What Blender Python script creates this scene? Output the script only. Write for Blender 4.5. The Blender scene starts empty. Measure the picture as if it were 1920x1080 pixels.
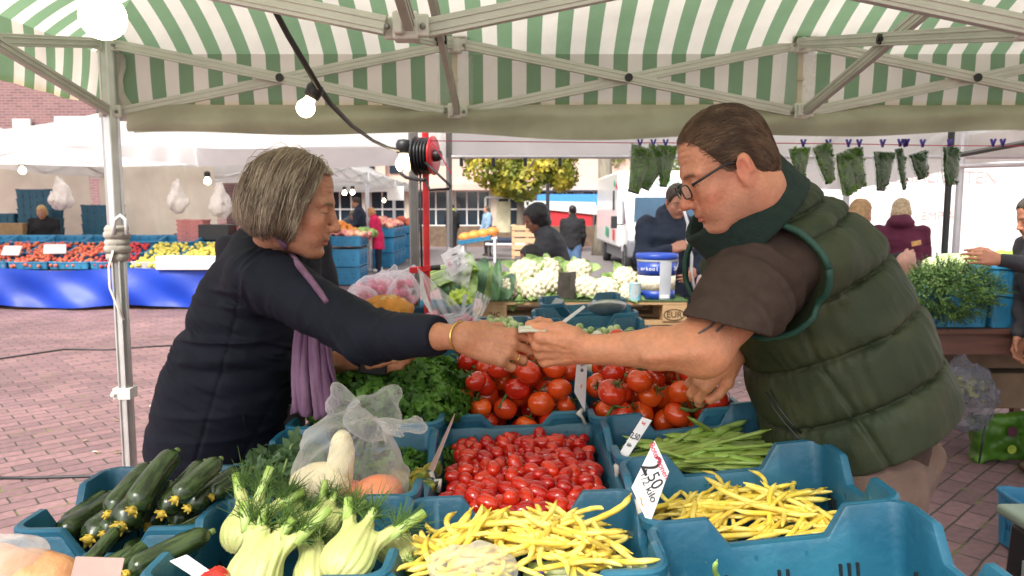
import bpy, math, random
import numpy as np
from mathutils import Vector, Matrix, Euler
random.seed(7); rng = np.random.default_rng(7)
S = bpy.context.scene
R = math.radians
COL = S.collection
# ---------------------------------------------------------------- camera
FPX = 1400.0; CAMZ = 1.48; PITCH = math.atan(145 / FPX)
cam = bpy.data.cameras.new('camera'); camo = bpy.data.objects.new('camera', cam); COL.objects.link(camo)
cam.sensor_width = 36; cam.lens = FPX / 1920 * 36; cam.clip_start = 0.05; cam.clip_end = 500
camo.location = (0, 0, CAMZ); camo.rotation_euler = (math.pi / 2 - PITCH, 0, 0)
cam.dof.use_dof = True; cam.dof.focus_distance = 1.55; cam.dof.aperture_fstop = 7.5
S.camera = camo
# ---------------------------------------------------------------- world + sun (bright overcast day)
SUN_EL, SUN_AZ = R(48), R(208)      # azimuth measured clockwise from +y
w = bpy.data.worlds.new('World'); S.world = w; w.use_nodes = True
nt = w.node_tree; bg = nt.nodes['Background']
sk = nt.nodes.new('ShaderNodeTexSky'); sk.sky_type = 'NISHITA'; sk.sun_disc = False
sk.sun_elevation = SUN_EL; sk.sun_rotation = SUN_AZ; sk.air_density = 1.0; sk.dust_density = 3.0
hs = nt.nodes.new('ShaderNodeHueSaturation'); hs.inputs['Saturation'].default_value = 0.22
nt.links.new(sk.outputs[0], hs.inputs['Color']); nt.links.new(hs.outputs[0], bg.inputs[0])
bg.inputs[1].default_value = 0.14
sl = bpy.data.lights.new('sun', 'SUN'); sl.energy = 2.3; sl.angle = R(24); sl.color = (1, .95, .87)
so = bpy.data.objects.new('sun', sl); COL.objects.link(so)
sd = Vector((math.sin(SUN_AZ) * math.cos(SUN_EL), math.cos(SUN_AZ) * math.cos(SUN_EL), math.sin(SUN_EL)))
so.rotation_euler = sd.to_track_quat('Z', 'Y').to_euler(); so.location = (0, -3, 8)
S.view_settings.view_transform = 'Standard'; S.view_settings.look = 'None'
S.view_settings.exposure = 1.15; S.view_settings.gamma = 1
S.render.engine = 'CYCLES'
try:
    S.cycles.use_denoising = True; S.cycles.max_bounces = 10; S.cycles.transparent_max_bounces = 16
    S.cycles.sample_clamp_indirect = 6
except Exception: pass

def P(px, py, d):
    """point at forward distance d (metres) seen at photo pixel px, py - used to read positions off the photograph"""
    u = (px - 960) / FPX; v = (540 - py) / FPX; c, s = math.cos(PITCH), math.sin(PITCH)
    D = Vector((u, c + v * s, v * c - s)); D *= d / D.y
    return Vector((0, 0, CAMZ)) + D
def PZ(px, py, z):
    D = P(px, py, 1) - Vector((0, 0, CAMZ)); D *= (z - CAMZ) / D.z
    return Vector((0, 0, CAMZ)) + D
# ---------------------------------------------------------------- materials
def _n(nt, t, **k):
    n = nt.nodes.new('ShaderNode' + t)
    for a, b in k.items():
        if a in n.inputs: n.inputs[a].default_value = b
        else: setattr(n, a, b)
    return n
MATS = {}
def lin(c):
    """sRGB 0-255 -> linear"""
    return tuple(((x / 255) / 12.92 if x / 255 < .04045 else ((x / 255 + .055) / 1.055) ** 2.4) for x in c)
def pm(name, col, rough=.55, var=.18, scale=12., bump=0., bscale=60., metal=0., sss=0., transl=0., alpha=1., coat=0., emit=0.,
       rnd=0., attr=None, col2=None, spec=.5, stretch=None, ecol=None, hue=0., sheen=0.):
    """procedural material: noise-varied colour, optional bump, translucency, per-object variation"""
    if name in MATS: return MATS[name]
    m = bpy.data.materials.new(name); m.use_nodes = True; nt = m.node_tree; L = nt.links.new
    b = nt.nodes['Principled BSDF']; out = nt.nodes['Material Output']
    tc = _n(nt, 'TexCoord'); vec = tc.outputs['Object']
    if stretch:
        mp = _n(nt, 'Mapping'); mp.inputs['Scale'].default_value = stretch; L(vec, mp.inputs['Vector']); vec = mp.outputs[0]
    nz = _n(nt, 'TexNoise', Scale=scale, Detail=5.); L(vec, nz.inputs['Vector'])
    if attr:
        a = _n(nt, 'Attribute', attribute_name=attr); base = a.outputs['Color']
    else:
        a = _n(nt, 'RGB'); a.outputs[0].default_value = (*col, 1); base = a.outputs[0]
    if col2:
        rp = _n(nt, 'ValToRGB'); rp.color_ramp.elements[0].position = .42; rp.color_ramp.elements[1].position = .6
        L(nz.outputs['Fac'], rp.inputs[0])
        mx = _n(nt, 'MixRGB'); mx.inputs['Color2'].default_value = (*col2, 1); L(base, mx.inputs['Color1']); L(rp.outputs[0], mx.inputs['Fac']); base = mx.outputs[0]
    hsv = _n(nt, 'HueSaturation'); L(base, hsv.inputs['Color'])
    mr = _n(nt, 'MapRange'); mr.inputs[1].default_value = .25; mr.inputs[2].default_value = .75; mr.inputs[3].default_value = 1 - var; mr.inputs[4].default_value = 1 + var
    L(nz.outputs['Fac'], mr.inputs[0]); val = mr.outputs[0]
    if rnd or hue:
        oi = _n(nt, 'ObjectInfo')
        if rnd:
            m2 = _n(nt, 'MapRange'); m2.inputs[3].default_value = 1 - rnd; m2.inputs[4].default_value = 1 + rnd; L(oi.outputs['Random'], m2.inputs[0])
            mu = _n(nt, 'Math', operation='MULTIPLY'); L(val, mu.inputs[0]); L(m2.outputs[0], mu.inputs[1]); val = mu.outputs[0]
        if hue:
            m3 = _n(nt, 'MapRange'); m3.inputs[3].default_value = .5 - .15 * hue; m3.inputs[4].default_value = .5 + 1.6 * hue; L(oi.outputs['Random'], m3.inputs[0]); L(m3.outputs[0], hsv.inputs['Hue'])
    L(val, hsv.inputs['Value']); c = hsv.outputs[0]
    L(c, b.inputs['Base Color'])
    b.inputs['Roughness'].default_value = rough; b.inputs['Metallic'].default_value = metal
    b.inputs['Specular IOR Level'].default_value = spec
    if coat: b.inputs['Coat Weight'].default_value = coat; b.inputs['Coat Roughness'].default_value = .12
    if sheen: b.inputs['Sheen Weight'].default_value = sheen
    if sss:
        b.inputs['Subsurface Weight'].default_value = sss; b.inputs['Subsurface Radius'].default_value = (.01, .004, .002); b.inputs['Subsurface Scale'].default_value = 1.
    if emit:
        b.inputs['Emission Strength'].default_value = emit; b.inputs['Emission Color'].default_value = (*(ecol or col), 1)
    if bump:
        n2 = _n(nt, 'TexNoise', Scale=bscale, Detail=4.); L(vec, n2.inputs['Vector'])
        bp = _n(nt, 'Bump', Strength=bump, Distance=.01); L(n2.outputs['Fac'], bp.inputs['Height']); L(bp.outputs[0], b.inputs['Normal'])
    sh = b.outputs[0]
    if transl:
        tl = _n(nt, 'BsdfTranslucent'); L(c, tl.inputs['Color']); mx = _n(nt, 'MixShader', Fac=transl); L(sh, mx.inputs[1]); L(tl.outputs[0], mx.inputs[2]); sh = mx.outputs[0]
    if alpha < 1:
        tp = _n(nt, 'BsdfTransparent'); mx = _n(nt, 'MixShader', Fac=alpha); L(tp.outputs[0], mx.inputs[1]); L(sh, mx.inputs[2]); sh = mx.outputs[0]
    L(sh, out.inputs['Surface'])
    MATS[name] = m; return m
def mat_film(name, a=.35, tint=(.95, .95, .97), rough=.12, edge=.55):
    """clear plastic film: see-through face on, whiter at grazing angles, glossy"""
    if name in MATS: return MATS[name]
    m = bpy.data.materials.new(name); m.use_nodes = True; nt = m.node_tree; L = nt.links.new
    b = nt.nodes['Principled BSDF']; b.inputs['Base Color'].default_value = (*tint, 1); b.inputs['Roughness'].default_value = rough
    b.inputs['Specular IOR Level'].default_value = .8
    tl = _n(nt, 'BsdfTranslucent'); tl.inputs[0].default_value = (*tint, 1)
    m1 = _n(nt, 'MixShader', Fac=.5); L(b.outputs[0], m1.inputs[1]); L(tl.outputs[0], m1.inputs[2])
    tp = _n(nt, 'BsdfTransparent'); lw = _n(nt, 'LayerWeight', Blend=.35)
    tc = _n(nt, 'TexCoord'); nz = _n(nt, 'TexNoise', Scale=14., Detail=4.); L(tc.outputs['Object'], nz.inputs['Vector'])
    mr = _n(nt, 'MapRange'); mr.inputs[3].default_value = a; mr.inputs[4].default_value = min(1, a + edge); L(lw.outputs['Facing'], mr.inputs[0])
    ma = _n(nt, 'Math', operation='MULTIPLY_ADD'); ma.inputs[1].default_value = .35; L(nz.outputs['Fac'], ma.inputs[0])
    ad = _n(nt, 'Math', operation='SUBTRACT'); ad.inputs[1].default_value = .17; L(mr.outputs[0], ad.inputs[0]); L(ad.outputs[0], ma.inputs[2]); ma.use_clamp = True
    m2 = _n(nt, 'MixShader'); L(ma.outputs[0], m2.inputs[0]); L(tp.outputs[0], m2.inputs[1]); L(m1.outputs[0], m2.inputs[2])
    bp = _n(nt, 'Bump', Strength=.35, Distance=.01); n2 = _n(nt, 'TexNoise', Scale=38., Detail=5., Distortion=1.2); L(tc.outputs['Object'], n2.inputs['Vector']); L(n2.outputs['Fac'], bp.inputs['Height']); L(bp.outputs[0], b.inputs['Normal'])
    L(m2.outputs[0], nt.nodes['Material Output'].inputs['Surface']); MATS[name] = m; return m
# ---------------------------------------------------------------- objects
def tag(o, label=None, cat=None, group=None, kind=None):
    if label: o['label'] = label
    if cat: o['category'] = cat
    if group: o['group'] = group
    if kind: o['kind'] = kind
    return o
def thing(name, label, cat, loc=(0, 0, 0), group=None, rot=(0, 0, 0)):
    o = bpy.data.objects.new(name, None); COL.objects.link(o); o.location = loc; o.rotation_euler = rot; o.empty_display_size = .05
    return tag(o, label, cat, group)
def tmat(o):
    return Matrix.LocRotScale(o.location, o.rotation_euler, o.scale)
def wmat(o):
    m = tmat(o)
    if o.parent: m = wmat(o.parent) @ o.matrix_parent_inverse @ m
    return m
def attach(o, parent, world=True):
    if parent is not None:
        o.parent = parent
        if world: o.matrix_parent_inverse = wmat(parent).inverted()
    return o
def link_mesh(name, me, mat=None, parent=None, world=True, smooth=True):
    if mat is not None:
        for m in (mat if isinstance(mat, (list, tuple)) else [mat]): me.materials.append(m)
    if smooth and len(me.polygons): me.polygons.foreach_set('use_smooth', np.ones(len(me.polygons), bool))
    o = bpy.data.objects.new(name, me); COL.objects.link(o)
    return attach(o, parent, world)
def np_mesh(name, V, Fc, mat=None, parent=None, world=True, smooth=True, col=None, uv=None):
    V = np.asarray(V, np.float32); Fc = np.asarray(Fc, np.int32)
    me = bpy.data.meshes.new(name); k = Fc.shape[1]
    me.vertices.add(len(V)); me.vertices.foreach_set('co', V.ravel())
    me.loops.add(Fc.size); me.loops.foreach_set('vertex_index', Fc.ravel())
    me.polygons.add(len(Fc)); me.polygons.foreach_set('loop_start', np.arange(0, Fc.size, k, dtype=np.int32))
    if col is not None:
        a = me.color_attributes.new('Col', 'FLOAT_COLOR', 'POINT'); cc = np.ones((len(V), 4), np.float32); cc[:, :3] = col; a.data.foreach_set('color', cc.ravel())
    if uv is not None:
        u = me.uv_layers.new(name='UVMap'); u.data.foreach_set('uv', np.asarray(uv, np.float32)[Fc.ravel()].ravel())
    me.update(calc_edges=True); me.validate()
    return link_mesh(name, me, mat, parent, world, smooth)
def dup(o, loc=None, rot=None, label=None, group=None, scale=None):
    c = o.copy(); COL.objects.link(c)
    if loc is not None: c.location = loc
    if rot is not None: c.rotation_euler = rot
    if scale is not None: c.scale = scale
    if label: c['label'] = label
    if group: c['group'] = group
    for ch in list(o.children):
        k = ch.copy(); COL.objects.link(k); k.parent = c
        for g in list(ch.children):
            q = g.copy(); COL.objects.link(q); q.parent = k
    return c
def bevel(o, wd=.004, seg=2):
    m = o.modifiers.new('bevel', 'BEVEL'); m.width = wd; m.segments = seg; m.limit_method = 'ANGLE'; m.angle_limit = R(35)
    try: o.data.set_sharp_from_angle(angle=R(35))
    except Exception: pass
    return o
def sharp(o, a=35):
    try: o.data.set_sharp_from_angle(angle=R(a))
    except Exception: pass
    return o
class MB:
    def __init__(s): s.v = []; s.f = []; s.m = []; s.mi = 0
    def add(s, vs, fs):
        n = len(s.v); s.v += [tuple(v) for v in vs]; s.f += [tuple(i + n for i in f) for f in fs]; s.m += [s.mi] * len(fs); return s
    def box(s, c, size, rot=None, taper=1.):
        x, y, z = [q / 2 for q in size]; M = rot if rot is not None else Matrix.Identity(3); c = Vector(c)
        vs = [c + M @ Vector((a * x * (taper if e > 0 else 1), b * y * (taper if e > 0 else 1), e * z)) for e in (-1, 1) for a, b in ((-1, -1), (1, -1), (1, 1), (-1, 1))]
        return s.add(vs, [(3, 2, 1, 0), (4, 5, 6, 7), (0, 1, 5, 4), (1, 2, 6, 5), (2, 3, 7, 6), (3, 0, 4, 7)])
    def bar(s, a, b, w, h, up=(0, 0, 1)):
        a, b = Vector(a), Vector(b); d = (b - a); l = d.length; d.normalize(); sd_ = d.cross(Vector(up))
        if sd_.length < 1e-4: sd_ = d.cross(Vector((1, 0, 0)))
        sd_.normalize(); u = sd_.cross(d)
        return s.box((a + b) / 2, (l, w, h), Matrix((d, sd_, u)).transposed())
    def tube(s, pts, r, n=8, caps=True, flat=1.):
        pts = [Vector(p) for p in pts]; k = len(pts); rs = r if isinstance(r, (list, tuple, np.ndarray)) else [r] * k
        ref = None; vs = []
        for i, p in enumerate(pts):
            t = (pts[min(i + 1, k - 1)] - pts[max(i - 1, 0)]).normalized()
            if ref is None:
                ref = t.orthogonal().normalized()
                if abs(t.z) < .9: ref = (Vector((0, 0, 1)) - t * t.z).normalized()
            ref = (ref - t * ref.dot(t)).normalized(); b = t.cross(ref)
            for j in range(n):
                a = 2 * math.pi * j / n; vs.append(p + (ref * math.cos(a) * flat + b * math.sin(a)) * rs[i])
        fs = [(i * n + j, i * n + (j + 1) % n, (i + 1) * n + (j + 1) % n, (i + 1) * n + j) for i in range(k - 1) for j in range(n)]
        if caps: fs += [tuple(range(n - 1, -1, -1)), tuple((k - 1) * n + j for j in range(n))]
        return s.add(vs, fs)
    def lathe(s, prof, n=16, c=(0, 0, 0), rot=None):
        M = rot if rot is not None else Matrix.Identity(3); c = Vector(c); k = len(prof)
        vs = [c + M @ Vector((r * math.cos(2 * math.pi * j / n), r * math.sin(2 * math.pi * j / n), z)) for r, z in prof for j in range(n)]
        fs = [(i * n + j, i * n + (j + 1) % n, (i + 1) * n + (j + 1) % n, (i + 1) * n + j) for i in range(k - 1) for j in range(n)]
        if prof[0][0] > 1e-6: fs.append(tuple(range(n - 1, -1, -1)))
        if prof[-1][0] > 1e-6: fs.append(tuple((k - 1) * n + j for j in range(n)))
        return s.add(vs, fs)
    def ell(s, c, r, rot=None, nu=14, nv=9):
        pr = [(max(1e-7, math.sin(math.pi * i / nv)), -math.cos(math.pi * i / nv)) for i in range(nv + 1)]
        M = (rot if rot is not None else Matrix.Identity(3)) @ Matrix.Diagonal(Vector(r))
        return s.lathe(pr, nu, c, M)
    def grid(s, fn, nu, nv):
        vs = [fn(i / nu, j / nv) for i in range(nu + 1) for j in range(nv + 1)]
        return s.add(vs, [(i * (nv + 1) + j, (i + 1) * (nv + 1) + j, (i + 1) * (nv + 1) + j + 1, i * (nv + 1) + j + 1) for i in range(nu) for j in range(nv)])
    def prism(s, poly, a, b):
        """poly = list of world points (a planar outline); extruded by vector b-a"""
        d = Vector(b) - Vector(a); n = len(poly)
        vs = [Vector(p) for p in poly] + [Vector(p) + d for p in poly]
        return s.add(vs, [tuple(range(n - 1, -1, -1)), tuple(range(n, 2 * n))] + [(i, (i + 1) % n, n + (i + 1) % n, n + i) for i in range(n)])
    def build(s, name, mat, parent=None, world=True, smooth=False):
        me = bpy.data.meshes.new(name); me.from_pydata([tuple(v) for v in s.v], [], s.f)
        if any(s.m): me.polygons.foreach_set('material_index', s.m)
        me.update(); return link_mesh(name, me, mat, parent, world, smooth)
# ---------------------------------------------------------------- signed distance sculpting
def A3(*v): return np.array(v if len(v) == 3 else v[0], float)
def smin(a, b, k):
    h = np.clip(.5 + .5 * (b - a) / k, 0, 1); return b + (a - b) * h - k * h * (1 - h)
def smax(a, b, k): return -smin(-a, -b, k)
def cap(p, a, b, r1, r2=None):
    r2 = r1 if r2 is None else r2; a = A3(a); b = A3(b); ab = b - a; q = p - a
    t = np.clip(q @ ab / max(1e-9, ab @ ab), 0, 1)
    return np.linalg.norm(q - t[:, None] * ab, axis=1) - (r1 + (r2 - r1) * t)
def ell(p, c, r, Rm=None):
    q = p - A3(c)
    if Rm is not None: q = q @ Rm
    r = A3(r); k0 = np.linalg.norm(q / r, axis=1); k1 = np.linalg.norm(q / (r * r), axis=1)
    return k0 * (k0 - 1) / np.maximum(k1, 1e-6)
def sph(p, c, r): return np.linalg.norm(p - A3(c), axis=1) - r
def chain(p, pts, rs, k=.02):
    d = None
    for i in range(len(pts) - 1):
        e = cap(p, pts[i], pts[i + 1], rs[i], rs[i + 1]); d = e if d is None else smin(d, e, k)
    return d
def rbox(p, c, half, r, Rm=None):
    q = p - A3(c)
    if Rm is not None: q = q @ Rm
    q = np.abs(q) - (A3(half) - r)
    return np.linalg.norm(np.maximum(q, 0), axis=1) + np.minimum(q.max(1), 0) - r
def Rot(rx=0, ry=0, rz=0): return np.array(Euler((R(rx), R(ry), R(rz))).to_matrix())
_pm = rng.permutation(256); _pm = np.concatenate([_pm, _pm, _pm]); _gr = rng.uniform(-1, 1, 768)
def vnoise(p):
    """smooth value noise, -1..1"""
    i = np.floor(p).astype(int); f = p - i; f = f * f * (3 - 2 * f); i &= 255; r = 0
    for dx in (0, 1):
        for dy in (0, 1):
            for dz in (0, 1):
                h = _gr[_pm[_pm[_pm[i[:, 0] + dx] + i[:, 1] + dy] + i[:, 2] + dz]]
                r = r + h * (f[:, 0] if dx else 1 - f[:, 0]) * (f[:, 1] if dy else 1 - f[:, 1]) * (f[:, 2] if dz else 1 - f[:, 2])
    return r
def nets(f, lo, hi, h, bs=8, lip=1.7):
    lo = np.array(lo, float); hi = np.array(hi, float); nb = np.maximum(1, np.ceil((hi - lo) / (h * bs)).astype(int))
    bi = np.stack(np.meshgrid(*[np.arange(n) for n in nb], indexing='ij'), -1).reshape(-1, 3)
    d = np.concatenate([f(lo + (c + .5) * bs * h) for c in np.array_split(bi, max(1, len(bi) // 50000))])
    act = bi[np.abs(d) < bs * h * .87 * lip]
    g = np.arange(bs + 1); loc = np.stack(np.meshgrid(g, g, g, indexing='ij'), -1); n = bs + 1
    V = np.empty((len(act), n, n, n), np.float32)
    for s in range(0, len(act), 300):
        a = act[s:s + 300]; pts = lo + (a[:, None, None, None, :] * bs + loc) * h
        V[s:s + 300] = f(pts.reshape(-1, 3)).reshape(len(a), n, n, n)
    Sg = V < 0; cn = [(a, b, c) for a in (0, 1) for b in (0, 1) for c in (0, 1)]
    cnt = sum(Sg[:, a:a + bs, b:b + bs, c:c + bs].astype(np.int8) for a, b, c in cn)
    idx = np.argwhere((cnt > 0) & (cnt < 8)); b_, i_, j_, k_ = idx.T
    cv = np.stack([V[b_, i_ + a, j_ + b, k_ + c] for a, b, c in cn], 1); off = np.array(cn, float)
    pos = np.zeros((len(idx), 3)); num = np.zeros(len(idx))
    for x in range(8):
        for y in range(x + 1, 8):
            if abs(off[x] - off[y]).sum() == 1:
                cr = (cv[:, x] < 0) != (cv[:, y] < 0); t = cv[:, x] / np.where(cr, cv[:, x] - cv[:, y], 1)
                pos += np.where(cr[:, None], off[x] + t[:, None] * (off[y] - off[x]), 0); num += cr
    cell = act[b_] * bs + idx[:, 1:]; pv = lo + (cell + pos / num[:, None]) * h
    N = nb * bs + 3; key = lambda c: ((c[:, 0] + 1) * N[1] + c[:, 1] + 1) * N[2] + c[:, 2] + 1
    ids = key(cell); order = np.argsort(ids); sid = ids[order]; quads = []
    for ax in range(3):
        sl1 = [slice(None)] + [slice(0, bs)] * 3; sl2 = list(sl1); sl2[ax + 1] = slice(1, bs + 1)
        e = np.argwhere(Sg[tuple(sl1)] != Sg[tuple(sl2)])
        if not len(e): continue
        c = act[e[:, 0]] * bs + e[:, 1:]; sg = Sg[tuple(sl1)][tuple(e.T)]
        u, v = (ax + 1) % 3, (ax + 2) % 3; eu = np.eye(3, dtype=int)[u]; ev = np.eye(3, dtype=int)[v]
        q = []
        for cc in (c, c - eu, c - eu - ev, c - ev):
            kk = key(cc); p = np.clip(np.searchsorted(sid, kk), 0, len(sid) - 1); q.append(np.where(sid[p] == kk, order[p], -1))
        q = np.stack(q, 1); ok = (q >= 0).all(1); q = q[ok]; sg = sg[ok]; q[~sg] = q[~sg][:, ::-1]; quads.append(q)
    return pv, np.concatenate(quads)
def sculpt(name, f, lo, hi, h, mat, parent=None, col=None, world=True):
    V, Q = nets(f, lo, hi, h)
    return np_mesh(name, V, Q, mat, parent, world, True, col(V) if col else None)
def text(name, body, size, M, mat, parent=None, ext=.0006, bold=False):
    c = bpy.data.curves.new(name, 'FONT'); c.body = body; c.size = size; c.align_x = 'CENTER'; c.align_y = 'CENTER'; c.extrude = ext
    o = bpy.data.objects.new(name, c); COL.objects.link(o)
    bpy.context.view_layer.update()
    me = bpy.data.meshes.new_from_object(o.evaluated_get(bpy.context.evaluated_depsgraph_get())); bpy.data.objects.remove(o); me.transform(M)
    me.materials.clear(); return link_mesh(name, me, mat, parent, True, False)
def frame(o, x, y):
    """4x4 from origin, x and y directions"""
    x = Vector(x).normalized(); y = Vector(y); y = (y - x * y.dot(x)).normalized(); z = x.cross(y)
    M = Matrix((x, y, z)).transposed().to_4x4(); M.translation = Vector(o); return M
# ================================================================ ground
def ground_mat():
    m = bpy.data.materials.new('brick_paving'); m.use_nodes = True; nt = m.node_tree; L = nt.links.new; b = nt.nodes['Principled BSDF']
    tc = _n(nt, 'TexCoord'); mp = _n(nt, 'Mapping'); mp.inputs['Rotation'].default_value = (0, 0, R(-43)); L(tc.outputs['Object'], mp.inputs[0])
    br = _n(nt, 'TexBrick', offset=.5); br.inputs['Scale'].default_value = 1; br.inputs['Brick Width'].default_value = .215; br.inputs['Row Height'].default_value = .108
    br.inputs['Mortar Size'].default_value = .006; br.inputs['Mortar Smooth'].default_value = .35; br.inputs['Bias'].default_value = -.1
    br.inputs['Color1'].default_value = (.265, .148, .146, 1); br.inputs['Color2'].default_value = (.175, .100, .104, 1); br.inputs['Mortar'].default_value = (.055, .048, .035, 1)
    wn = _n(nt, 'TexNoise', Scale=3.5, Detail=3.); L(mp.outputs[0], wn.inputs['Vector'])
    wv = _n(nt, 'VectorMath', operation='MULTIPLY_ADD'); wv.inputs[1].default_value = (.022, .022, 0); L(wn.outputs['Color'], wv.inputs[0]); L(mp.outputs[0], wv.inputs[2]); L(wv.outputs[0], br.inputs['Vector'])
    n1 = _n(nt, 'TexNoise', Scale=.9, Detail=6.); L(tc.outputs['Object'], n1.inputs['Vector'])
    n2 = _n(nt, 'TexNoise', Scale=26., Detail=6.); L(tc.outputs['Object'], n2.inputs['Vector'])
    h = _n(nt, 'HueSaturation'); L(br.outputs['Color'], h.inputs['Color'])
    mr = _n(nt, 'MapRange'); mr.inputs[1].default_value = .3; mr.inputs[2].default_value = .7; mr.inputs[3].default_value = .8; mr.inputs[4].default_value = 1.2; L(n1.outputs['Fac'], mr.inputs[0])
    mr2 = _n(nt, 'MapRange'); mr2.inputs[1].default_value = .3; mr2.inputs[2].default_value = .7; mr2.inputs[3].default_value = .85; mr2.inputs[4].default_value = 1.15; L(n2.outputs['Fac'], mr2.inputs[0])
    mu = _n(nt, 'Math', operation='MULTIPLY'); L(mr.outputs[0], mu.inputs[0]); L(mr2.outputs[0], mu.inputs[1]); L(mu.outputs[0], h.inputs['Value'])
    # moss in some joints
    n3 = _n(nt, 'TexNoise', Scale=4., Detail=4.); L(tc.outputs['Object'], n3.inputs['Vector'])
    rp = _n(nt, 'ValToRGB'); rp.color_ramp.elements[0].position = .56; rp.color_ramp.elements[1].position = .66; L(n3.outputs['Fac'], rp.inputs[0])
    mm = _n(nt, 'Math', operation='MULTIPLY'); L(br.outputs['Fac'], mm.inputs[0]); L(rp.outputs[0], mm.inputs[1])
    mx = _n(nt, 'MixRGB'); mx.inputs['Color2'].default_value = (.16, .17, .05, 1); L(h.outputs[0], mx.inputs['Color1']); L(mm.outputs[0], mx.inputs['Fac'])
    L(mx.outputs[0], b.inputs['Base Color']); b.inputs['Roughness'].default_value = .75
    inv = _n(nt, 'Math', operation='MULTIPLY_ADD'); inv.inputs[1].default_value = -1.; L(br.outputs['Fac'], inv.inputs[0]); L(n2.outputs['Fac'], inv.inputs[2])
    bp = _n(nt, 'Bump', Strength=.6, Distance=.006); L(inv.outputs[0], bp.inputs['Height']); L(bp.outputs[0], b.inputs['Normal'])
    L(b.outputs[0], nt.nodes['Material Output'].inputs[0]); return m
g = MB(); g.grid(lambda u, v: (-120 + 240 * u, -40 + 240 * v, 0), 24, 24)
tag(g.build('ground', ground_mat()), kind='structure')
ap = MB(); ap.grid(lambda u, v: (-14 + 40 * u, 16.5 + 14 * v, .004 + 0 * u), 4, 4)
tag(ap.build('road', pm('asphalt', (.17, .15, .15), .85, .2, 6., .3, 90.)), kind='structure')

lt = MB(); g_l = np.random.default_rng(21)
for k in range(150):
    x, y = g_l.uniform(-5, 4.5), g_l.uniform(2.6, 10.5); s = g_l.uniform(.006, .02); a = g_l.uniform(0, 6.3); lt.add([(x + s * math.cos(a + q) * (1 + .5 * (q > 2)), y + s * math.sin(a + q), .006 + .004 * g_l.random()) for q in (0, 1.3, 2.6, 4.4)], [(0, 1, 2, 3)]); lt.m[-1] = int(k % 3 == 0)
tag(lt.build('litter', [pm('dry leaf litter', (.30, .22, .10), .8, .4, 30.), pm('paper litter', (.62, .58, .52), .8, .2)]), 'scattered dry leaves and paper scraps on the brick paving', 'litter', kind='stuff')
# ================================================================ the market tent over us
M_alu = pm('aluminium', (.62, .62, .60), .38, .10, 14., .05, 120., metal=.75)
M_bar = pm('painted bar', (.56, .56, .50), .42, .10, 9., .05, 90., metal=.25)
M_plast = pm('grey plastic', (.66, .66, .60), .5, .14, 25.)
M_black = pm('black plastic', (.018, .018, .02), .45, .2, 20.)
M_steel = pm('steel bolt', (.25, .25, .24), .35, .2, 30., metal=.9)
def stripe_mat():
    m = bpy.data.materials.new('striped canvas'); m.use_nodes = True; nt = m.node_tree; L = nt.links.new; b = nt.nodes['Principled BSDF']
    uv = _n(nt, 'UVMap', uv_map='UVMap'); sp = _n(nt, 'SeparateXYZ'); L(uv.outputs[0], sp.inputs[0])
    fr = _n(nt, 'Math', operation='FRACT'); L(sp.outputs[0], fr.inputs[0])
    gt = _n(nt, 'Math', operation='GREATER_THAN'); gt.inputs[1].default_value = .5; L(fr.outputs[0], gt.inputs[0])
    tc = _n(nt, 'TexCoord'); nz = _n(nt, 'TexNoise', Scale=2.2, Detail=6.); L(tc.outputs['Object'], nz.inputs['Vector'])
    mx = _n(nt, 'MixRGB'); mx.inputs['Color1'].default_value = (.78, .73, .63, 1); mx.inputs['Color2'].default_value = (.20, .315, .18, 1); L(gt.outputs[0], mx.inputs['Fac'])
    # yellowish tint towards the bottom of the valance
    geo = _n(nt, 'NewGeometry'); s2 = _n(nt, 'SeparateXYZ'); L(geo.outputs['Position'], s2.inputs[0])
    h = _n(nt, 'HueSaturation'); mr = _n(nt, 'MapRange'); mr.inputs[1].default_value = .3; mr.inputs[2].default_value = .7; mr.inputs[3].default_value = .86; mr.inputs[4].default_value = 1.1
    L(nz.outputs['Fac'], mr.inputs[0]); L(mr.outputs[0], h.inputs['Value']); L(mx.outputs[0], h.inputs['Color'])
    zr = _n(nt, 'MapRange'); zr.inputs[1].default_value = 1.905; zr.inputs[2].default_value = 1.955; zr.inputs[3].default_value = 1; zr.inputs[4].default_value = 0; L(s2.outputs[2], zr.inputs[0])
    mz = _n(nt, 'MixRGB', blend_type='MULTIPLY'); mz.inputs['Color2'].default_value = (.86, .70, .36, 1); L(zr.outputs[0], mz.inputs['Fac']); L(h.outputs[0], mz.inputs['Color1'])
    L(mz.outputs[0], b.inputs['Base Color']); b.inputs['Roughness'].default_value = .7
    tl = _n(nt, 'BsdfTranslucent'); L(mz.outputs[0], tl.inputs[0]); ms = _n(nt, 'MixShader', Fac=.6); L(b.outputs[0], ms.inputs[1]); L(tl.outputs[0], ms.inputs[2])
    bn = _n(nt, 'TexNoise', Scale=7., Detail=5.); L(tc.outputs['Object'], bn.inputs['Vector']); bp = _n(nt, 'Bump', Strength=.25, Distance=.03); L(bn.outputs['Fac'], bp.inputs['Height']); L(bp.outputs[0], b.inputs['Normal']); L(bp.outputs[0], tl.inputs['Normal'])
    L(ms.outputs[0], nt.nodes['Material Output'].inputs[0]); return m
XL, MOD, YB = -1.69, 1.45, 3.2; XR = XL + 3 * MOD; YF = YB - 2 * MOD; ZL, ZU, ZE = 1.895, 2.165, 2.17
PER = .123
tent = thing('market_tent', 'large pop-up market tent with green and white striped canopy over the vegetable stall', 'tent', (XL, YB, 0))
def roof_z(s): return ZE + .36 * s - .10 * math.exp(-s / .20) + .07
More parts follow.
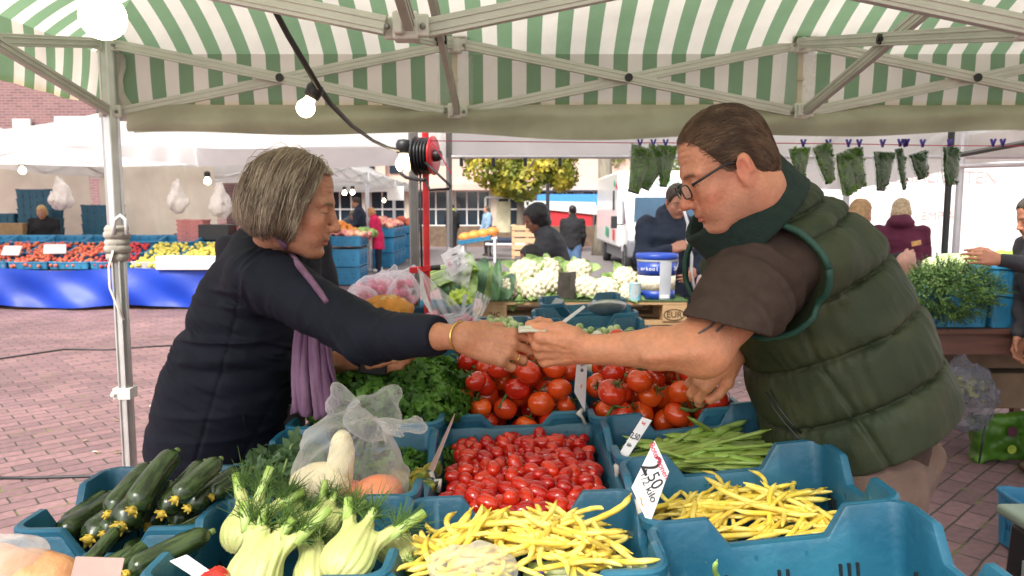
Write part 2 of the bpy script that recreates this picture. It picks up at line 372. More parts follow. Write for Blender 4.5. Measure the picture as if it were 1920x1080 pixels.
def build_canopy():
    E = .05; x0, x1, y0, y1 = XL - E, XR + E, YF - E, YB + E; n = 89; g_ = (x1 - x0) / n; ny = round((y1 - y0) / g_); gy = (y1 - y0) / ny
    V = []; Fq = []; UV = []; vid = {}
    def vert(i, j, face):
        k = (i, j, face)
        if k not in vid:
            x = x0 + i * g_; y = y1 - j * gy; s = min(x - x0, x1 - x, y1 - y, y - y0); s = max(s, 0)
            z = roof_z(s) - .012 * math.sin(math.pi * min(1, s / .9)) * (1 + math.cos(2 * math.pi * ((x - XL) / MOD)))
            vid[k] = len(V); V.append((x, y, z)); UV.append(((x if face in 'bf' else -y) / PER if face in 'bf' else ((y - YB) / PER + XL / PER), 0))
        return vid[k]
    for i in range(n):
        for j in range(ny):
            c = (i + .5, j + .5); L_ = c[0]; R_ = n - c[0]; B_ = c[1]; F_ = ny - c[1]
            m = min(L_, R_, B_, F_); f = 'l' if m == L_ else 'r' if m == R_ else 'b' if m == B_ else 'f'
            q = [(i, j), (i + 1, j), (i + 1, j + 1), (i, j + 1)]
            a1 = i == j or (n - 1 - i) == (ny - 1 - j); a2 = i + j == n - 1 or i == ny - 1 - j
            if a1 or a2:
                for t in ((0, 1, 2), (0, 2, 3)) if a1 else ((0, 1, 3), (1, 2, 3)):
                    cx = sum(q[a][0] for a in t) / 3; cy = sum(q[a][1] for a in t) / 3
                    dd = {'l': cx, 'r': n - cx, 'b': cy, 'f': ny - cy}; f = min(dd, key=dd.get); Fq.append([vert(*q[a], f) for a in t])
            else: Fq.append([vert(*a, f) for a in q])
    me = bpy.data.meshes.new('canopy'); me.from_pydata(V, [], Fq); me.update()
    u = me.uv_layers.new(name='UVMap')
    for l in me.loops: u.data[l.index].uv = UV[l.vertex_index]
    return me
M_str = stripe_mat()
link_mesh('canopy', build_canopy(), M_str, tent)
def valance(a, b, key, z1, wob):
    a = Vector(a); b = Vector(b); L_ = (b - a).length; nx, nz = int(L_ / .03), 10; d = (b - a) / L_; nrm = Vector((-d.y, d.x, 0)); V = []; UV = []
    for i in range(nx + 1):
        t = i / nx * L_; p = a + d * t
        for j in range(nz + 1):
            q = j / nz; z = roof_z(0) * (1 - q) + (z1 + wob * math.sin(t * 4.3)) * q
            off = .012 * math.sin(t * 9 + 1.3) * q + .006 * math.sin(t * 31) * q + .02 * q * q
            pp = p + nrm * off; V.append((pp.x, pp.y, z)); UV.append((((pp.x if key == 'x' else (p.y - YB + XL)) / PER), q))
    Fq = [[i * (nz + 1) + j, (i + 1) * (nz + 1) + j, (i + 1) * (nz + 1) + j + 1, i * (nz + 1) + j + 1] for i in range(nx) for j in range(nz)]
    return np_mesh('valance', V, Fq, M_str, tent, uv=UV)
valance((XL - .05, YB + .05, 0), (XR + .05, YB + .05, 0), 'x', 1.90, .004)
valance((XL - .05, YF, 0), (XL - .05, YB + .05, 0), 'y', 1.93, .008)
valance((XR + .05, YB + .05, 0), (XR + .05, YF, 0), 'y', 1.93, .008)
# rolled-up plain side panel hanging inside the back valance
M_olive = pm('olive canvas', (.62, .63, .50), .8, .16, 5., .25, 26., transl=.62)
def roll(u, v):
    x = XL + .07 + (XR - XL - .1) * u
    zt, zb = 1.925, 1.80 - .012 * math.sin(x * 2.1 + .5) - .010 * math.sin(x * 5.2)
    z = zt + (zb - zt) * v; y = YB + .02 - .035 * math.sin(math.pi * v) - .012 * math.sin(6.5 * v + x * 3) - .008 * math.sin(x * 17 + v * 4)
    return (x, y, z)
r_ = MB(); r_.grid(roll, 150, 14); r_.grid(lambda u, v: (roll(u, 1)[0], YB + .02 + .03 * (1 - v) - .0, roll(u, 1)[2] + .10 * v), 150, 3)
r_.build('rolled_side_panel', M_olive, tent, smooth=True)
# trusses
def node(x, y, z, lower):
    b = MB()
    b.box((x, y, z), (.058, .05, .062)); b.box((x + .038, y - .012, z), (.03, .022, .05)); b.box((x - .038, y + .012, z), (.03, .022, .05))
    b.box((x - .012, y - .038, z), (.022, .03, .05)); b.box((x + .012, y + .038, z), (.022, .03, .05))
    o = bevel(b.build('bracket', M_plast, tent), .005)
    for sx in (-.04, .04):
        k = MB(); k.lathe([(.007, -.004), (.007, .004), (.003, .006)], 8, (x + sx, y - .026, z - .004), Matrix.Rotation(R(90), 3, 'X')); k.build('bolt', M_steel, o)
    if not lower:
        c = MB(); c.box((x, y, z + .045), (.11, .07, .022)); bevel(c.build('bracket_cap', M_black, tent), .004)
def scissor(a, b):
    ax, ay = a; bx, by = b; d = Vector((bx - ax, by - ay, 0)).normalized(); nv = Vector((-d.y, d.x, 0)) * .0125
    for s, (za, zb) in ((1, (ZL, ZU)), (-1, (ZU, ZL))):
        m = MB(); p = Vector((ax, ay, za)) + d * .045 + nv * s; q = Vector((bx, by, zb)) - d * .045 + nv * s
        m.bar(p, q, .021, .042); e = (q - p).normalized(); up = Vector((0, 0, 1)); sd_ = e.cross(up).normalized(); uu = sd_.cross(e)
        for o_ in (-.009, .009): m.bar(p + uu * o_ - sd_ * .0115, q + uu * o_ - sd_ * .0115, .003, .006); m.bar(p + uu * o_ + sd_ * .0115, q + uu * o_ + sd_ * .0115, .003, .006)
        bevel(m.build('truss_bar', M_bar, tent), .003)
    c = Vector(((ax + bx) / 2, (ay + by) / 2, (ZL + ZU) / 2)); k = MB()
    k.lathe([(.0, -.034), (.008, -.034), (.008, -.03), (.017, -.03), (.017, .03), (.0, .03)], 14, c, Matrix.Rotation(R(90), 3, 'X') if abs(d.x) > .5 else Matrix.Rotation(R(90), 3, 'Y'))
    k.build('pivot_bolt', M_black, tent)
XS = [XL + MOD * i for i in range(4)]; YS = [YB - MOD * i for i in range(3)]
for y in YS[:2]:
    for i in range(3): scissor((XS[i], y), (XS[i + 1], y))
for x in XS:
    for j in range(2): scissor((x, YS[j]), (x, YS[j + 1]))
for x in XS:
    for y in YS: node(x, y, ZL, True); node(x, y, ZU, False)
M_clear = mat_film('clear sleeve', .22, (.8, .82, .8), .3, .4)
for x in XS[1:3]:
    s = MB(); s.grid(lambda u, v, x=x: (x - .075 + .15 * u, YB + .035 - .02 * math.sin(3.1 * u), 1.915 + .25 * v), 8, 4); s.build('clear_sleeve', M_clear, tent, smooth=True)
    s = MB(); s.box((x, YB + .012, 2.03), (.022, .006, .22)); s.box((x, YB + .008, 2.03), (.03, .012, .012)); s.build('strap', pm('webbing', (.52, .47, .36), .8), tent)
# legs
for lx, ly in ((XL, YB), (XR, YB), (XL, YF), (XR, YF)):
    m = MB()
    def hexa(cx, cy, r, z0, z1, m=m):
        m.lathe([(r, z0), (r, z1)], 8, (cx, cy, 0), Matrix.Rotation(R(22.5), 3, 'Z'))
    hexa(lx, ly, .036, 1.3, 2.2); o = bevel(m.build('pole', M_alu, tent), .004)
    m = MB(); m.lathe([(.029, .02), (.029, 1.34)], 8, (lx + .004, ly, 0), Matrix.Rotation(R(22.5), 3, 'Z'))
    for s in (-1, 1): m.box((lx + .004 + s * .014, ly - .03, .68), (.008, .008, 1.3))
    m.box((lx, ly, .012), (.13, .13, .024)); bevel(m.build('pole_foot', M_alu, tent), .003)
    m = MB(); m.lathe([(.004, -.03), (.016, -.028), (.016, 0), (.009, .004), (.009, .02)], 12, (lx - .03, ly - .035, .69), Matrix.Rotation(R(90), 3, 'X')); m.box((lx, ly, .69), (.075, .07, .05)); bevel(m.build('lock_knob', M_plast, tent), .003)
    if lx < 0 and ly == YB:
        m = MB()
        for k, (zz, rr) in enumerate(((1.40, .048), (1.375, .053), (1.345, .05), (1.315, .054), (1.285, .047))): m.lathe([(rr * .8, -.02), (rr, -.006), (rr, .008), (rr * .8, .02)], 14, (lx, ly, zz), Matrix.Rotation(R(8 * (-1) ** k), 3, 'X'))
        m.build('cloth_wrap', pm('grey rag', (.34, .31, .27), .9, .3, 20., .4, 60.), tent, smooth=True)
        m = MB(); m.tube([P(212, 470, ly - .05), P(204, 500, ly - .06), P(206, 540, ly - .06), P(220, 575, ly - .05), P(232, 600, ly - .04)], .011, 6, flat=.4); m.build('tie_strap', pm('white webbing', (.62, .58, .52), .8), tent, smooth=True)
        m = MB(); m.tube([P(212, 438, ly - .05), P(216, 412, ly - .06), P(226, 404, ly - .06), P(236, 412, ly - .06), P(238, 440, ly - .05)], .008, 6); m.build('cable_tie', pm('white plastic', (.75, .75, .75), .4), tent, smooth=True)
        # corner drape of loose canvas behind the leg
        m = MB(); m.grid(lambda u, v: (XL - .05 + .10 * u + .02 * math.sin(9 * v), YB + .06 + .02 * math.sin(7 * u), 2.16 - .3 * v), 6, 8); m.build('corner_flap', pm('white canvas', (.72, .69, .64), .8, .15, 8., transl=.4), tent, smooth=True)
# ================================================================ bulbs and cord
def bulb_mat(n, e): return pm(n, (1, .86, .62), .3, 0, emit=e, ecol=(1, .80, .52))
def bulb(name, c, r, label, e, tilt=(0, 0)):
    t = thing(name, label, 'light bulb', c, 'glowing bulbs of the stall')
    rot = Euler((R(tilt[0]), R(tilt[1]), 0)).to_matrix()
    b = MB(); b.lathe([(0, -r)] + [(r * math.sin(a), -r * math.cos(a)) for a in np.linspace(.15, 2.35, 12)] + [(r * .55, r * 1.05), (r * .5, r * 1.3)], 20, c, rot); b.build('glass', bulb_mat('bulb glow %g' % e, e), t, smooth=True)
    b = MB(); b.lathe([(r * .55, r * 1.25), (r * .85, r * 1.35), (r * .95, r * 2.4), (r * .7, r * 2.9), (0.001, r * 3.0)], 14, c, rot); b.build('socket', M_black, t, smooth=True)
    return t
bulb('light_bulb', P(193, 32, 1.25), .036, 'big glowing globe bulb hanging at the top left corner', 7)
bulb('light_bulb', P(573, 203, 1.95), .0235, 'small lit bulb hanging from the black cord above the woman', 9, (0, 28))
bulb('light_bulb', P(757, 308, 3.93), .043, 'lit bulb beside the cable reel on the grey pole', 5)
c = MB(); c.tube([P(480, -60, 1.75), P(505, 0, 1.8), P(540, 66, 1.85), P(575, 125, 1.9), P(597, 163, 1.93), P(620, 195, 2.1), P(660, 236, 2.6), P(700, 264, 3.2), P(728, 277, 3.7), P(752, 283, 3.93)], .0075, 8)
tag(c.build('power_cord', pm('black rubber', (.025, .022, .02), .5), smooth=True), 'black power cord hanging diagonally from the tent frame down to the cable reel', 'cord')
c = MB(); c.tube([P(193, -70, 1.25), P(200, -40, 1.25), P(192, -14, 1.25)], .006, 6)
tag(c.build('power_cord', pm('black rubber', (.02, .02, .02)), smooth=True), 'short cord holding the big globe bulb at the top left', 'cord')
# cables lying on the paving
for pts, lab in (([(-40, 678), (60, 664), (120, 655), (200, 656), (280, 650), (360, 646)], 'thin dark cable on the paving behind the tent leg'), ([(-60, 896), (60, 896), (160, 893), (245, 891), (330, 888)], 'thin dark cable on the paving near the front of the tent leg')):
    c = MB(); c.tube([PZ(x, y, .008) for x, y in pts], .009, 6); tag(c.build('cable', M_black, smooth=True), lab, 'cable', 'cables on the paving')
# ================================================================ crates
M_teal = pm('teal crate plastic', (.014, .108, .185), .40, .22, 5., .16, 55., rnd=.10, spec=.5, col2=(.024, .140, .215))
def scuff(m):
    nt = m.node_tree; L = nt.links.new; b = nt.nodes['Principled BSDF']; src = b.inputs['Base Color'].links[0].from_socket; tc = _n(nt, 'TexCoord'); prev = src
    for sc, st, lo, col, fac in ((26., (1, 1, .12), .66, (.16, .34, .44), .45), (30., (.1, .1, 1.4), .68, (.15, .32, .42), .4), (3.2, (1, 1, 1), .56, (.030, .06, .07), .35), (120., (1, 1, 1), .70, (.20, .17, .12), .5)):
        mp = _n(nt, 'Mapping'); mp.inputs['Scale'].default_value = st; L(tc.outputs['Object'], mp.inputs[0]); n = _n(nt, 'TexNoise', Scale=sc, Detail=6.); L(mp.outputs[0], n.inputs['Vector'])
        r = _n(nt, 'MapRange'); r.inputs[1].default_value = lo; r.inputs[2].default_value = lo + .06; r.inputs[4].default_value = fac; L(n.outputs['Fac'], r.inputs[0])
        mx = _n(nt, 'MixRGB'); mx.inputs['Color2'].default_value = (*col, 1); L(r.outputs[0], mx.inputs['Fac']); L(prev, mx.inputs['Color1']); prev = mx.outputs[0]
    L(prev, b.inputs['Base Color'])
scuff(M_teal)
M_blue = pm('blue crate plastic', (.03, .21, .38), .45, .16, 7., .1, 60., rnd=.1)
M_slot_shade = pm('crate slot shade', (.006, .012, .016), .8, .1)  # near-black boxes stand in for the shade inside the slot openings
def crate_mesh(W, L, H, rise=.05, rl=.085, slope=.04, rad=.03, draft=.010, slots=True, ribs=False, low=None, grid=False):
    """nestable crate: rounded box shell with a rolled rim whose corners stand higher than the cut-away middles"""
    low = low or {}
    def per(W, L, r, n):   # rounded rectangle, list of (x, y, nx, ny, wall, distance-from-corner)
        out = []; hx, hy = W / 2, L / 2
        walls = [((-hx + r, -hy), (1, 0), W - 2 * r, (0, -1), 'near'), ((hx, -hy + r), (0, 1), L - 2 * r, (1, 0), 'right'), ((hx - r, hy), (-1, 0), W - 2 * r, (0, 1), 'far'), ((-hx, hy - r), (0, -1), L - 2 * r, (-1, 0), 'left')]
        for (sx, sy), (dx, dy), l, (nx, ny), nm in walls:
            brk = sorted(set([0, l] + [q for q in (rl - r, rl - r + slope * .12, rl - r + slope * .88, rl - r + slope, l - (rl - r), l - (rl - r + slope * .12), l - (rl - r + slope * .88), l - (rl - r + slope)) if 0 < q < l] + list(np.linspace(0, l, 7))))
            for t in brk: out.append((sx + dx * t, sy + dy * t, nx, ny, nm, min(t, l - t) + r))
            cx, cy = sx + dx * l - nx * r, sy + dy * l - ny * r
            for k in range(1, 5):
                a = k / 5 * math.pi / 2; ex, ey = nx * math.cos(a) + dx * math.sin(a), ny * math.cos(a) + dy * math.sin(a)
                out.append((cx + ex * r, cy + ey * r, ex, ey, nm, 0))
        return out
    pr = per(W, L, rad, 0); V = []; n = len(pr)
    for x, y, nx, ny, nm, dc in pr:
        q = min(1, max(0, (dc - rl) / slope)); q = q * q * (3 - 2 * q) if q < 1 else 1
        h = H + rise * (1 - q) - low.get(nm, 0) * q
        f = lambda off, z: (x + nx * (off - draft * (1 - z / H)), y + ny * (off - draft * (1 - z / H)), z)
        V += [f(-.012, .012), f(-.010, h * .5), f(-.008, h - .008), f(-.005, h - .001), f(.004, h), f(.010, h - .004), f(.011, h - .018), f(.002, h - .020), f(.000, h * .5), f(-.002, 0)]
    k = 10; Fq = [(i * k + j, ((i + 1) % n) * k + j, ((i + 1) % n) * k + j + 1, i * k + j + 1) for i in range(n) for j in range(k - 1)]
    Fq = [f[::-1] for f in Fq]
    b = MB(); b.add(V, Fq); b.f.append(tuple(i * k for i in range(n))); b.m.append(0); b.f.append(tuple(i * k + k - 1 for i in range(n - 1, -1, -1))); b.m.append(0)
    b.mi = 0
    # outside ribs
    for nm, ln, ax in (('x', L, 0), ('y', W, 1)):
        for s in (-1, 1):
            for t in (-.3, -.1, .1, .3):
                o = ((W if ax == 0 else L) / 2 - .004) * s; c = (o, t * ln, H * .5) if ax == 0 else (t * ln, o, H * .5)
                b.box(c, (.012, .006, H * .8) if ax == 0 else (.006, .012, H * .8))
    b.mi = 1
    if slots:
        for ax in (0, 1):
            Wd, Ln = (W, L) if ax == 0 else (L, W)
            for s in (-1, 1):
                for t, cnt in ((-.26, 3), (0, 2), (.26, 3)) if not ribs else ((-.3, 4), (-.1, 4), (.1, 4), (.3, 4)):
                    for q in range(cnt):
                        for zz in ((.66, .16), (.42, .16)):
                            tt = t * Ln + (q - (cnt - 1) / 2) * .014; z = H * zz[0]
                            o = (Wd / 2 - .0065 - draft * (1 - z / H)) * s
                            c = (o, tt, z) if ax == 0 else (tt, o, z)
                            b.box(c, (.0135, .0045, H * zz[1]) if ax == 0 else (.0045, .0135, H * zz[1]))
    me = bpy.data.meshes.new('produce_crate'); me.from_pydata([tuple(v) for v in b.v], [], b.f); me.polygons.foreach_set('material_index', b.m)
    me.polygons.foreach_set('use_smooth', np.ones(len(me.polygons), bool)); me.update()
    try: me.set_sharp_from_angle(angle=R(38))
    except Exception: pass
    me.materials.append(M_teal); me.materials.append(M_slot_shade); return me
CM = {}
def crate(x0, x1, y0, y1, zr, tilt, label, H=.17, rise=.05, pitch=0, mat=None, yaw=0, **k):
    """crate whose low rim is at height zr in its middle; x0..x1, y0..y1 outer footprint at the rim; tilt raises its right side"""
    W, L = x1 - x0, y1 - y0; key = (round(W, 3), round(L, 3), H, rise, mat, str(k))
    if key not in CM:
        CM[key] = crate_mesh(W, L, H, rise, **k)
        if mat: CM[key].materials[0] = mat
    o = bpy.data.objects.new('produce_crate', CM[key]); COL.objects.link(o)
    o.rotation_euler = (R(pitch), R(-tilt), R(yaw)); rm = o.rotation_euler.to_matrix(); o.location = Vector(((x0 + x1) / 2, (y0 + y1) / 2, zr)) - rm @ Vector((0, 0, H))
    tag(o, label, 'crate', 'blue produce crates'); return o, tmat(o) @ Matrix.Translation((0, 0, H)), W - .035, L - .035
cr = {}
C = lambda k, *a, **q: cr.__setitem__(k, crate(*a, **q))
C('cherry', -.18, .225, 1.36, 1.95, .905, 2.5, 'flat-rimmed teal crate full of small red plum tomatoes', rise=.004, ribs=True, H=.14)
C('beanY', -.18, .222, 1.04, 1.345, .905, 2.5, 'teal crate heaped with yellow beans below the plum tomatoes')
C('aspar', -.18, .222, .72, 1.025, .90, 2.5, 'teal crate holding the asparagus bundle at the bottom edge')
C('beanG', .235, .65, 1.525, 1.84, .935, 6, 'teal crate of flat green beans beside the man', rl=.09)
C('beanYr', .235, .65, 1.20, 1.515, .935, 6, 'teal crate of yellow beans on the right with the price card at its corner', rl=.09)
C('front', .235, .65, .875, 1.19, .935, 6, 'nearly empty teal crate nearest the camera at bottom right', rl=.09)
C('front2', .235, .65, .55, .865, .935, 6, 'teal crate of which only one corner shows at the bottom right', rl=.09)
C('tomL', -.17, .20, 1.965, 2.38, .905, 2, 'teal crate of vine tomatoes in front of the joined hands', rise=.035, ribs=True)
C('tomR', .215, .58, 1.85, 2.25, .925, 5, 'teal crate of vine tomatoes under the forearm of the man')
C('pars', -.56, -.185, 1.82, 2.36, .90, 2, 'teal crate overflowing with parsley')
C('herb', -.56, -.19, 1.36, 1.805, .895, 1, 'teal crate of courgette flowers behind the plastic bag')
C('fen', -.54, -.19, 1.04, 1.345, .90, 1, 'teal crate packed with fennel bulbs')
C('zuc', -.88, -.55, 1.27, 1.58, .875, 1, 'teal crate heaped with dark green courgettes')
C('zuc2', -.88, -.55, .94, 1.26, .865, 1, 'teal crate at the bottom left with bagged roots')
# further back along the stall
C('lemon', -.17, .19, 2.40, 2.76, .955, 2, 'teal crate of white and yellow vegetables behind the woman\'s hand')
C('spL', -.17, .07, 2.79, 3.12, .985, 2, 'crate of pale green sprouts left of the stacked crate corners')
C('r4', .12, .52, 2.29, 2.60, .985, 4, 'teal crate with white mushrooms behind the tomatoes')
C('r5', .10, .50, 2.62, 2.93, 1.00, 4, 'teal crate of green sprouts behind the forearm')
C('r6', .10, .50, 2.95, 3.26, 1.015, 4, 'teal crate holding a metal scoop')
C('r7', .14, .50, 3.28, 3.58, 1.03, 4, 'rearmost teal crate in front of the pallet')
C('rad', -.50, -.19, 2.75, 3.15, .96, 1, 'teal crate under the bags of pink radishes')
C('blk', -.53, -.40, 3.0, 3.1, 1.0, 0, 'narrow crate stack end beside the potato net', ribs=True, rise=.01)
# tables that carry the crates
M_wood = pm('table wood', (.17, .10, .055), .7, .3, 3., .3, 40., stretch=(1, 12, 12))
def table(name, label, x0, x1, y0, y1, z, legs=True, mat=M_wood, rail=.09):
    t = thing(name, label, 'table', ((x0 + x1) / 2, (y0 + y1) / 2, 0))
    m = MB(); m.box(((x0 + x1) / 2, (y0 + y1) / 2, z - .015), (x1 - x0, y1 - y0, .03)); bevel(m.build('table_top', mat, t), .003)
    for yy in (y0 + .03, y1 - .03): m = MB(); m.box(((x0 + x1) / 2, yy, z - .03 - rail / 2), (x1 - x0 - .06, .025, rail)); m.build('rail', mat, t)
    for x in (x0 + .06, x1 - .06):
        for y in (y0 + .06, y1 - .06):
            m = MB(); m.box((x, y, (z - .03) / 2), (.05, .05, z - .03)); m.build('leg', mat, t)
    return t
table('stall_table', 'low wooden table carrying the courgette and fennel crates', -.92, .60, .5, 1.585, .66)
table('stall_table', 'low wooden table carrying the tomato and parsley crates', -.56, .58, 1.60, 2.38, .66)
table('stall_table', 'low wooden table carrying the rear crates behind the tomatoes', -.72, .50, 2.40, 3.62, .74)
# ================================================================ produce
def deposit(n, W, L, r, floor, tries=10, seed=1, sq=1.):
    g = np.random.default_rng(seed); pts = np.zeros((0, 3)); out = []
    for i in range(n):
        best = None
        for k in range(tries):
            x, y = g.uniform(-W / 2 + r, W / 2 - r), g.uniform(-L / 2 + r, L / 2 - r); z = floor(x, y) + r
            if len(pts):
                d2 = (pts[:, 0] - x) ** 2 + (pts[:, 1] - y) ** 2; m = d2 < (2 * r) ** 2
                if m.any(): z = max(z, (pts[m, 2] + sq * np.sqrt((2 * r) ** 2 - d2[m])).max())
            sc = z - floor(x, y)
            if best is None or sc < best[0]: best = (sc, x, y, z)
        pts = np.vstack([pts, best[1:]]); out.append(Vector(best[1:]))
    return out
def proto_place(protos, spots, label, group, cat):
    """spots: (loc, euler, scale); the first use of each prototype is the prototype itself"""
    used = set()
    for i, (l, e, s) in enumerate(spots):
        k = i % len(protos); p = protos[k]
        o = p if k not in used else dup(p); used.add(k)
        o.location = l; o.rotation_euler = e; o.scale = (s, s, s) if not isinstance(s, tuple) else s
        lb = label(i) if callable(label) else label
        tag(o, lb, cat, group)
def rnd_e(): return Euler((random.uniform(0, 6.3), random.uniform(0, 6.3), random.uniform(0, 6.3)))
# ---- plum cherry tomatoes
M_cherry = pm('cherry tomato skin', (.52, .006, .006), .16, .18, 30., .04, 90., sss=.08, coat=.5, rnd=.25, hue=.004)
M_calyx = pm('tomato stem', (.09, .14, .03), .7, .25, 40.)
pro = []
for k in range(5):
    g = np.random.default_rng(k); e = 1.3 + .3 * g.random(); n = 12; pr = []
    for i in range(n + 1):
        a = math.pi * i / n; rr = math.sin(a) ** (.92) * .0142 * (1 + .05 * math.cos(a)); zz = -math.cos(a) * .0142 * e
        if i == n: zz -= .002
        pr.append((max(rr, 1e-7), zz))
    m = MB(); m.lathe(pr, 16); pro.append(m.build('cherry_tomato', M_cherry, smooth=True))
o, M, W, L = cr['cherry']; sp = []
fl = lambda x, y: -.066 + .024 * (1 - (2 * x / W) ** 2) * (1 - (2 * y / L) ** 2) + .018 * max(0, -y / L * 2)
for v in deposit(285, W - .015, L - .02, .0148, fl, 14, 3, .86): sp.append((M @ v, Euler((random.gauss(1.4, .5), random.uniform(-.5, .5), random.uniform(0, 6.3))), random.uniform(.98, 1.25)))
proto_place(pro, sp, 'small red plum tomato among the heap in the flat-rimmed teal crate', 'small plum tomatoes heaped in the crate', 'tomato')
# ---- vine tomatoes
M_tom = pm('tomato skin', (.66, .026, .010), .16, .20, 14., .03, 60., sss=.1, coat=.5, rnd=.2, hue=.010)
def tomato(seed):
    g = np.random.default_rng(seed); t = thing('tomato', 'x', 'tomato'); m = MB(); n = 14; ph = g.uniform(0, 6, 3)
    sq = .84 + .08 * g.random(); r0 = .0355; vs = []; nu = 24
    for i in range(n + 1):
        a = math.pi * i / n
        for j in range(nu):
            b = 2 * math.pi * j / nu; rr = r0 * math.sin(a) * (1 + .025 * math.sin(5 * b + ph[0]) * (math.sin(a) ** 2) + .02 * math.sin(2 * b + ph[1]))
            z = -math.cos(a) * r0 * sq - .008 * math.exp(-(math.pi - a) ** 2 / .12); vs.append((rr * math.cos(b), rr * math.sin(b), z))
    m.add(vs, [(i * nu + j, i * nu + (j + 1) % nu, (i + 1) * nu + (j + 1) % nu, (i + 1) * nu + j) for i in range(n) for j in range(nu)])
    m.build('fruit', M_tom, t, smooth=True)
    m = MB(); top = r0 * sq - .007
    for k in range(5):
        a = 2 * math.pi * k / 5 + g.uniform(-.3, .3); l = g.uniform(.016, .026); pts = [(0, 0, top + .002), (math.cos(a) * l * .5, math.sin(a) * l * .5, top + .006), (math.cos(a) * l, math.sin(a) * l, top + .004 + g.uniform(-.004, .010))]
        m.tube(pts, [.0022, .0028, .0006], 5, flat=.5)
    b = g.uniform(0, 6.3); m.tube([(0, 0, top), (0.002, 0, top + .012), (.010 * math.cos(b), .010 * math.sin(b), top + .024)], [.0024, .0022, .0030], 6)
    m.build('calyx', M_calyx, t, smooth=True); return t
pro = [tomato(s) for s in range(5)]
def tpile(key, n, seed, dome, W_=None, L_=None):
    o, M, W, L = cr[key]; W = W_ or W; L = L_ or L; fl = lambda x, y: dome * (1 - (2 * x / W) ** 4) * (1 - (1.6 * y / L) ** 2) + .045 * y / L - .115; sp = []
    for v in deposit(n, W + .035, L + .02, .033, fl, 12, seed, .92): sp.append((M @ v, Euler((random.gauss(0, .7), random.gauss(0, .7), random.uniform(0, 6.3))), random.uniform(.85, 1.12)))
    return sp
s1 = tpile('tomL', 82, 5, .05); s2 = tpile('tomR', 80, 6, .045)
pr2 = [tomato(s + 20) for s in range(4)]
proto_place(pro, s1, 'ripe red vine tomato in the pile left of the upright price card', 'vine tomatoes in the left tomato crate', 'tomato')
proto_place(pr2, s2, 'ripe red vine tomato in the crate under the forearm of the man', 'vine tomatoes in the right tomato crate', 'tomato')
def vine(pts, label):
    m = MB(); m.tube(pts, [.0042] * len(pts), 7)
    for p in pts[1:-1]:
        for k in range(2):
            d = Vector((random.gauss(0, 1), random.gauss(0, 1), random.uniform(-.2, 1))).normalized() * random.uniform(.018, .034); m.tube([p, Vector(p) + d * .6, Vector(p) + d], [.003, .0026, .0014], 5)
    tag(m.build('tomato_vine', M_calyx, smooth=True), label, 'stem', 'green tomato vines')
for px, lab in (([(935, 770, 2.02), (960, 725, 2.06), (985, 690, 2.1), (1020, 690, 2.1), (1040, 700, 2.1)], 'long green vine stem lying across the left tomatoes below the hand'),
                ([(1160, 700, 1.98), (1180, 712, 1.97), (1200, 705, 1.96), (1215, 712, 1.95)], 'green vine stem between the tomatoes right of the upright card'),
                ([(1285, 735, 1.92), (1300, 765, 1.9), (1330, 760, 1.88), (1300, 775, 1.86), (1275, 770, 1.86)], 'tangle of green vine stem under the fingers of the man'),
                ([(1135, 790, 1.87), (1150, 765, 1.88), (1165, 770, 1.9), (1185, 790, 1.88)], 'green vine stem on the tomatoes behind the narrow card'),
                ([(885, 690, 2.15), (910, 700, 2.14), (930, 690, 2.13)], 'green vine stem at the left edge of the tomatoes'),
                ([(1195, 850, 1.84), (1215, 835, 1.84), (1240, 820, 1.85)], 'green vine stem behind the green beans')):
    vine([P(*q) + Vector((0, 0, .006)) for q in px], lab)
# ---- beans
def bean_mesh(name, mat, L_, r, seed, flat=1., curl=1.):
    g = np.random.default_rng(seed); n = 12; c1 = g.uniform(-.9, .9) * curl; c2 = g.uniform(-.85, .85) * curl; pts = []; rs = []; a = 0; p = Vector((0, 0, 0)); da = [c1 * (i / n - .5) * .35 + c2 * .12 + g.normal(0, .04) for i in range(n)]
    up = g.normal(0, .03)
    for i in range(n + 1):
        q = i / n; pts.append(p.copy()); rs.append(r * (min(1, (q + .02) * 12) ** .5) * (min(1, (1.01 - q) * 8) ** .6) * (1 + .07 * math.sin(q * 40 + seed)) + .0004)
        if i < n: a += da[i]; p = p + Vector((math.cos(a), math.sin(a), up * (q - .5))) * (L_ / n)
    c = pts[n // 2].copy(); pts = [v - c for v in pts]
    m = MB(); m.tube(pts, rs, 8, flat=flat); e = pts[0] - pts[1]; e.normalize(); m.tube([pts[0] - e * .002, pts[0] + e * .007], [.0016, .0012], 5)
    return m.build(name, mat, smooth=True)
M_yb = pm('yellow bean', (.87, .60, .075), .42, .14, 24., .06, 80., rnd=.12, hue=.008, transl=.10, col2=(.93, .74, .20))
M_gb = pm('flat green bean', (.29, .39, .06), .42, .2, 18., .15, 90., rnd=.22, hue=.015, col2=(.32, .42, .10))
